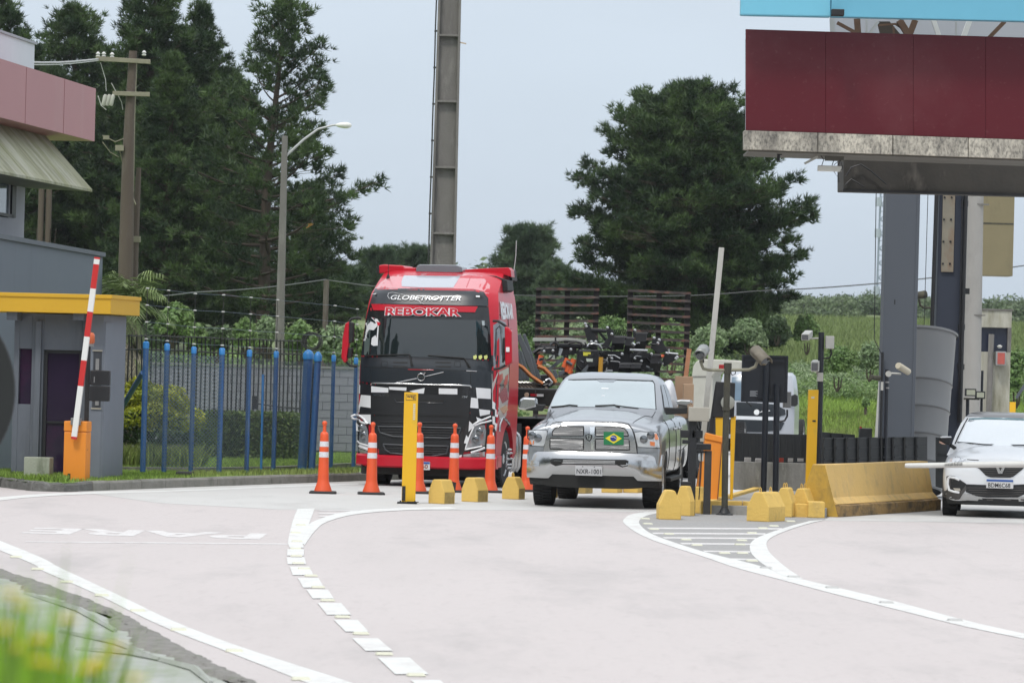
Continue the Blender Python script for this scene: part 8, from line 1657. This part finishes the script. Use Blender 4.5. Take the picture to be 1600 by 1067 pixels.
# smaller trees in the middle distance
Y = 260.; x = wy(824, Y); z = gz(x, Y); Ht = P(828, 346, Y).z-z-1.0
pC = pine('pine_tree', (x, Y, z), Ht, [(0, .5), (.25, 1.2), (.4, 1.9), (.6, 2.1), (.8, 1.85), (.93, 1.25), (1, .6)], 'small round topped pine standing right of the truck whip antenna', 'small far pines', z0=.3, nb=70, seed=21, m=m_pine2, L_=.4)
HC = Ht
for px, Y, py, yaw_, lab in ((590, 250, 372, 1.1, 'small far pine left of the truck roof'), (642, 255, 370, 2.3, 'small far pine just left of the concrete mast'), (770, 262, 430, 3.0, 'low far pine right of the concrete mast behind the roof'), (866, 240, 395, 4.0, 'far pine between the round topped pine and the left ramp'), (905, 235, 415, 5.0, 'far pine behind the top of the left ramp'), (545, 245, 400, .4, 'far pine behind the left truck mirror'), (950, 225, 420, 1.9, 'low pine at the left foot of the huge pine'), (1200, 215, 478, 2.8, 'low dark pine at the right foot of the huge pine'), (700, 270, 440, 3.6, 'far pine hidden mostly by the truck roof'), (815, 225, 440, 2.0, 'low pine behind the red cab rear edge')):
    x = wy(px, Y); z = gz(x, Y); h = P(px, py, Y).z-z-1.1; k = h/HC; dup(pC, (x, Y, z), yaw_, lab, (max(k*.9, .55), max(k*.9, .55), k))
# trees behind the camera: they stand in the windscreens' reflections
for i, (x, y, k) in enumerate(((-56, 34, 1.9), (-49, 26, 1.8), (-43, 30, 1.75), (-37, 22, 1.6), (-32, 26, 1.5), (-28, 18, 1.4), (-24, 22, 1.15), (-21, 12, 1.1), (-17, 4, .9), (-13, -6, .9), (-8, -14, .5), (-3, -26, .55), (3, -24, .5), (9, -28, .5), (16, -26, .55), (24, -28, .6), (34, -26, .8), (46, -20, 1.0), (-60, 40, 1.1))):
    o = dup((pA, pB)[i % 2], (x, y, -.1), i*1.7, 'pine beside the road near the photographer, seen only in reflections', k*1.0); o['group'] = 'pines near the camera'

# leafy shrubs
def leaves(centers, radii, n, size, flat=.85, shell=.55):
    """quads spread through displaced ellipsoids"""
    out = []
    for c, r_ in zip(centers, radii):
        k = n if not hasattr(n, '__call__') else n(r_)
        d = rng.normal(0, 1, (k, 3)); d /= np.linalg.norm(d, axis=1, keepdims=True); d[:, 2] = np.where(d[:, 2] < -.35, -d[:, 2], d[:, 2])
        ph = rng.uniform(0, 6, 6); bump_ = 1+.16*np.sin(d[:, 0]*5+ph[0])*np.cos(d[:, 2]*6+ph[1])+.12*np.sin(d[:, 1]*9+ph[2]+d[:, 2]*7)
        rr_ = (shell+(1-shell)*rng.random(k)**.5)*bump_; p = np.array(c)+d*rr_[:, None]*np.array(r_)
        nr = d+rng.normal(0, .7, (k, 3)); nr /= np.linalg.norm(nr, axis=1, keepdims=True); u = np.cross(nr, rng.normal(0, 1, (k, 3))); u /= np.linalg.norm(u, axis=1, keepdims=True); w_ = np.cross(nr, u)
        s_ = size*rng.uniform(.55, 1.2, (k, 1)); out.append(np.stack([p-u*s_, p-w_*s_*.45, p+u*s_, p+w_*s_*.45], 1).reshape(-1, 3))
    return np.concatenate(out)
m_bush = foliage('bush_leaves', (.13, .22, .065), (.22, .31, .11), 1.1)
m_bushp = foliage('pale_bush_leaves', (.19, .27, .13), (.30, .38, .21), 1.3)
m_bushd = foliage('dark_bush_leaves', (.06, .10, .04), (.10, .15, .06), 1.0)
m_topi = foliage('topiary_leaves', (.20, .25, .02), (.42, .44, .03), 2.0)
m_hedge = foliage('hedge_leaves', (.085, .13, .03), (.15, .22, .05), 2.2)
def bush(px, py0, py1, Y, wpx, m, label, n=2600, size=.10, group=None, name='bush', blobs=5, seed=1):
    """py0 top, py1 bottom"""
    r_ = random.Random(seed); s = SCL(Y); top = P(px, py0, Y); bz = P(px, py1, Y).z; W = wpx/s/2; Hh_ = (top.z-bz)
    t = thing(name, (top.x, Y, bz-.05), label, 'bush', group)
    cs = [(0, 0, Hh_*.5)]; rs = [(W*.72, W*.72, Hh_*.5)]
    for k in range(blobs):
        a = r_.uniform(0, 6.28); cs.append((math.cos(a)*W*.5, math.sin(a)*W*.4, Hh_*r_.uniform(.25, .62))); rs.append((W*r_.uniform(.35, .5), W*r_.uniform(.35, .5), Hh_*r_.uniform(.22, .34)))
    v = leaves(cs, rs, int(n/(blobs+1)), size); np_mesh('foliage', v, np.arange(len(v)).reshape(-1, 4), m, t)
    q = MB()
    for k in range(5): a = k*1.26; q.tube([(0, 0, -.2), (math.cos(a)*W*.15, math.sin(a)*W*.1, -.05), (math.cos(a)*W*.2, math.sin(a)*W*.2, Hh_*.2)], [.04, .03, .012], 5)
    q.build('stem', m_bark, t); return t
bush(272, 472, 528, 112, 66, m_bush, 'round light green bush above the block wall behind the picket fence', 4200, .085, seed=2)
bush(306, 500, 545, 110, 40, m_bush, 'lower green bush joined to the right of the round light bush', 2000, .085, seed=3)
bush(340, 505, 552, 118, 70, m_bushd, 'dull green bush between two insulator rods', 2600, .09, seed=4)
bush(385, 496, 545, 116, 44, m_bush, 'bright green bush left of the street lamp post', 2400, .09, seed=5)
bush(420, 492, 550, 120, 60, m_bushp, 'pale feathery bush behind the street lamp post', 2800, .09, seed=6)
bush(470, 498, 556, 122, 70, m_bush, 'green bush right of the street lamp behind the razor wire', 3000, .09, seed=7)
bush(520, 505, 575, 118, 66, m_bushp, 'pale green bush left of the truck mirror', 3000, .09, seed=8)
bush(555, 500, 570, 130, 50, m_bush, 'green bush peeking between mirror and cab', 1800, .09, seed=9)
bush(232, 505, 560, 118, 60, m_bushd, 'olive bush behind the picket fence beside the palm', 2400, .09, seed=10)
bush(185, 500, 565, 118, 60, m_bushd, 'dark bush behind the dead palm fronds', 2000, .09, seed=11)
bush(1170, 497, 545, 165, 66, m_bushp, 'large pale silvery bush below the huge pine', 7140, 0.079, seed=12)
bush(1110, 505, 560, 150, 80, m_bushp, 'pale green bush left of the raised arm', 6120, 0.073, seed=13)
bush(1050, 500, 575, 155, 80, m_bush, 'light green bush seen through the right ramp', 6120, 0.073, seed=14)
bush(900, 500, 575, 160, 120, m_bushp, 'pale bush seen between the ramps and the machine', 7140, 0.079, seed=15)
bush(960, 492, 560, 170, 90, m_bush, 'green bush between the two ramps', 6120, 0.079, seed=16)
bush(845, 488, 570, 158, 70, m_bushd, 'olive bush behind the left ramp', 5100, 0.073, seed=17)
bush(818, 520, 600, 140, 60, m_bush, 'light green bush right beside the red cab edge', 4420, 0.066, seed=18)
bush(1215, 490, 530, 175, 50, m_bushd, 'dark bush right of the silvery bush', 4420, 0.066, seed=19)
bush(1262, 488, 545, 190, 46, m_bush, 'small bush rising behind the camera mast', 2600, 0.079, seed=20)
bush(1360, 532, 585, 158, 60, m_bushp, 'silvery green bush left of the wide grey column', 5780, 0.066, seed=22)
bush(1310, 535, 600, 152, 70, m_bush, 'green bush right of the black camera mast', 6120, 0.066, seed=23)
bush(1353, 618, 636, 150, 16, m_bush, 'tiny bright bush on the grass strip by the grey column', 500, .07, blobs=2, seed=24)
bush(1590, 540, 625, 140, 60, m_bush, 'green bush at the right edge behind the pale booth', 2600, .10, seed=25)
# clipped dome and hedge
Y = 82.6; b = P(232, 716, Y); tp_z = P(232, 590, Y).z; s = SCL(Y)
dm = thing('topiary_dome', (b.x, Y+.5, .12), 'yellow green clipped dome shrub behind the first blue posts', 'shrub')
v = leaves([(0, 0, .85)], [(.86, .8, .66)], 9000, .045, shell=.82); v2 = leaves([(0, 0, .62)], [(.80, .75, .55)], 5000, .05, shell=.7)
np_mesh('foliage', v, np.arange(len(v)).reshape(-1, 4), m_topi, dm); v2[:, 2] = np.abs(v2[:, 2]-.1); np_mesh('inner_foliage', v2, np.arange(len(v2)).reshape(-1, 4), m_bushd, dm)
q = MB(); q.tube([(0, 0, -.05), (0, 0, .7)], .06, 8); q.build('trunk', m_bark, dm)
def hedge_leaves(x0, x1, y0, y1, z0, z1, n, size):
    k = n; f = rng.random(k); p = np.stack([rng.uniform(x0, x1, k), rng.uniform(y0, y1, k), rng.uniform(z0, z1, k)], 1)
    p[f < .55, 1] = y0+rng.normal(0, .03, (f < .55).sum()); p[(f >= .55) & (f < .8), 2] = z1+rng.normal(0, .025, ((f >= .55) & (f < .8)).sum()); p[(f >= .8) & (f < .9), 0] = x1+rng.normal(0, .03, ((f >= .8) & (f < .9)).sum())
    nr = rng.normal(0, 1, (k, 3)); nr /= np.linalg.norm(nr, axis=1, keepdims=True); u = np.cross(nr, rng.normal(0, 1, (k, 3))); u /= np.linalg.norm(u, axis=1, keepdims=True); w_ = np.cross(nr, u); s_ = size*rng.uniform(.6, 1.2, (k, 1))
    return np.stack([p-u*s_, p-w_*s_*.5, p+u*s_, p+w_*s_*.5], 1).reshape(-1, 3)
Y = 87.; a = P(300, 728, Y); b = P(462, 732, Y+.5); hz0 = P(380, 646, Y).z
hd = thing('hedge', ((a.x+b.x)/2, Y+.8, .12), 'clipped rectangular green hedge behind the chain link fence', 'hedge'); W = (b.x-a.x)/2
v = hedge_leaves(-W, W, -.7, .7, .05, hz0-.14, 16000, .045); np_mesh('foliage', v, np.arange(len(v)).reshape(-1, 4), m_hedge, hd)
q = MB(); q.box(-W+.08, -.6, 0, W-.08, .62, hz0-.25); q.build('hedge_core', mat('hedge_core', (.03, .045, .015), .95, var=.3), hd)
# palm with dead skirt
Y = 88.5; b = P(192, 620, Y); pm_ = thing('palm', (b.x, Y, .1), 'shaggy palm with pale dead fronds right of the yellow roof', 'palm'); m_fg_ = mat('palm_green', (.22, .29, .11), .6, var=.2, island=.4, trans=.2); m_fd = mat('palm_dead', (.42, .37, .27), .8, var=.2, island=.45)
zc = P(192, 480, Y).z-.1
q = MB(); q.tube([(0, 0, 0), (.05, 0, zc*.5), (0, 0, zc)], [.22, .2, .15], 10); q.build('trunk', mat('palm_trunk', (.14, .11, .08), .95, var=.3, bump=.8), pm_, smooth=60)
def fronds(n, z_lo, z_hi, L0, droop, m, name, seed, elev=(.1, .9)):
    r_ = random.Random(seed); V = []; Fc = []
    for i in range(n):
        a = r_.uniform(0, 6.28); z = r_.uniform(z_lo, z_hi); L_ = L0*r_.uniform(.7, 1.15); el = r_.uniform(*elev); p = Vector((0, 0, z)); d = Vector((math.cos(a)*math.cos(el), math.sin(a)*math.cos(el), math.sin(el))); sd_ = Vector((-math.sin(a), math.cos(a), 0)); pts_ = []
        for k in range(9): pts_.append(p.copy()); p = p+d*L_/8; d = (d+Vector((0, 0, -droop))).normalized()
        for k in range(1, 9):
            for s_ in (-1, 1):
                for j in range(2):
                    base = pts_[k-1].lerp(pts_[k], j*.5); ax = (pts_[k]-pts_[k-1]).normalized(); ll = (.34*math.sin(math.pi*min(1, (k+.5)/9))+.08)*L_; tip = base+(sd_*s_*.75+ax*.6+Vector((0, 0, -.35-r_.random()*.3))).normalized()*ll; o = len(V); w2 = ax*.018
                    V += [base-w2, base+w2, base.lerp(tip, .6)+w2*.8, tip, base.lerp(tip, .6)-w2*.8]; Fc.append((o, o+1, o+2, o+3, o+4))
    return np_mesh(name, [tuple(v_) for v_ in V], Fc, m, pm_)
fronds(26, zc-.1, zc+.25, 1.15, .24, m_fg_, 'green_fronds', 4, (.2, 1.3)); fronds(64, zc-1.5, zc-.05, 1.0, .42, m_fd, 'dead_fronds', 5, (-.7, .2)); fronds(14, zc-.9, zc+.1, .95, .4, m_fg_, 'drooping_fronds', 6, (-.3, .4))
# plants on top of the annex wall
Y = 90.; pl_ = thing('roof_plants', (P(88, 385, Y).x, Y, P(88, 396, Y).z), 'row of pale broad leaved plants above the blue grey annex wall', 'plants')
q = MB(); rr0 = random.Random(3)
V = []; Fc = []
for k in range(150):
    px = rr0.uniform(34, 132); top = 376+(px-34)*.15+rr0.uniform(0, 12); p = P(px, top, Y+rr0.uniform(-.4, .4))-Vector(pl_.location); a = rr0.uniform(0, 6.28); d = Vector((math.cos(a), math.sin(a)*.6, rr0.uniform(-.7, .3))).normalized(); s_ = d.cross(Vector((0, 0, 1))).normalized()*.03; o = len(V)
    V += [p, p+d*.07+s_, p+d*.18-Vector((0, 0, .03)), p+d*.07-s_]; Fc.append((o, o+1, o+2, o+3))
np_mesh('leaf_mass', [tuple(v_) for v_ in V], Fc, mat('pale_leaf', (.30, .38, .16), .5, var=.1, island=.4, trans=.3), pl_)
q = MB()
for px in (60, 76, 82): p = P(px, 392, Y)-Vector(pl_.location); q.tube([p-Vector((0, 0, .3)), p+Vector((.03*(px-70)/6, 0, .45))], .012, 5)
q.build('bare_stem', m_wood, pl_)
# hillside scrub and the far treeline: uncountable masses
def mass(name, n, fpos, frad, leaf, nl, m, flat=1.):
    cs = []; rs = []
    for i in range(n):
        x, y = fpos(i); r_ = frad(i); cs.append((x, y, H(x, y)+r_*.25)); rs.append((r_*rnd.uniform(.8, 1.3), r_*rnd.uniform(.8, 1.3), r_*rnd.uniform(.5, .85)*flat))
    v = leaves(cs, rs, nl, leaf, shell=.5); o = np_mesh(name, v, np.arange(len(v)).reshape(-1, 4), m); o['kind'] = 'stuff'; return o
def sp(px0, px1, Y0, Y1): 
    def f(i):
        Y = rnd.uniform(Y0, Y1); return (P(rnd.uniform(px0, px1), 500, Y).x, Y)
    return f
mass('hillside_scrub', 130, sp(1120, 1640, 159, 182), lambda i: rnd.uniform(.4, .95), .058, 680, m_bush)
mass('hillside_scrub', 90, sp(1120, 1640, 162, 184), lambda i: rnd.uniform(.35, .9), .058, 680, m_bushp)
mass('hillside_scrub', 60, sp(1120, 1640, 162, 188), lambda i: rnd.uniform(.3, .8), .065, 460, m_bushd)
mass('hillside_scrub', 90, sp(780, 1130, 150, 215), lambda i: rnd.uniform(.7, 1.5), .12, 420, m_bush)
mass('hillside_scrub', 60, sp(780, 1130, 150, 200), lambda i: rnd.uniform(.7, 1.4), .12, 420, m_bushp)
mass('undergrowth', 120, sp(150, 620, 124, 172), lambda i: rnd.uniform(.6, 1.3), .11, 420, m_bush)
mass('undergrowth', 70, sp(20, 620, 126, 172), lambda i: rnd.uniform(.6, 1.4), .11, 380, m_bushd)
mass('undergrowth', 40, sp(200, 620, 118, 160), lambda i: rnd.uniform(.5, 1.0), .10, 380, m_bushp)
m_farw = foliage('far_wood_leaves', (.09, .135, .065), (.14, .19, .09), .15)
mass('far_treeline', 130, sp(1080, 1700, 462, 500), lambda i: rnd.uniform(1.4, 2.4), .2, 560, m_farw)
mass('far_treeline', 60, sp(1080, 1700, 405, 425), lambda i: rnd.uniform(.5, 1.0), .2, 240, m_farw)
mass('far_treeline', 140, sp(-100, 900, 285, 330), lambda i: rnd.uniform(2, 3.4), .3, 420, m_farw, 1.2)
def fieldpts(px0, px1, Y0, Y1):
    def f(n):
        Y = rng.uniform(Y0, Y1, n); x = (rng.uniform(px0, px1, n)-800)/7000*Y; z = np.array([H(a, b) for a, b in zip(x, Y)])-.02; return np.stack([x, Y, z], 1)
    return f
o = blades('bank_grass', fieldpts(1120, 1640, 150.5, 164), 22000, .28, .035, m_grass); o['kind'] = 'stuff'
o = blades('bank_grass', fieldpts(1120, 1640, 149.6, 154), 14000, .22, .03, m_grass_y); o['kind'] = 'stuff'
o = blades('meadow_grass', fieldpts(1100, 1660, 200, 330), 26000, .5, .09, mat('meadow_blade', (.21, .27, .10), .7, var=.25, scale=.05, island=.25, trans=.3)); o['kind'] = 'stuff'
# ---- air
hz = MB(); hz.box(-700, -160, -1.2, 700, 900, 42); me = hz.mesh('haze'); ho = bpy.data.objects.new('haze', me); COL.objects.link(ho); ho['kind'] = 'stuff'
hm = bpy.data.materials.new('haze'); hm.use_nodes = True; hm.node_tree.nodes.clear(); o_ = hm.node_tree.nodes.new('ShaderNodeOutputMaterial'); pv = hm.node_tree.nodes.new('ShaderNodeVolumePrincipled')
pv.inputs['Color'].default_value = (.86, .90, .95, 1); pv.inputs['Density'].default_value = .00012; pv.inputs['Anisotropy'].default_value = .2; hm.node_tree.links.new(pv.outputs[0], o_.inputs['Volume']); me.materials.append(hm)
SC.cycles.volume_bounces = 0; SC.cycles.volume_max_steps = 64
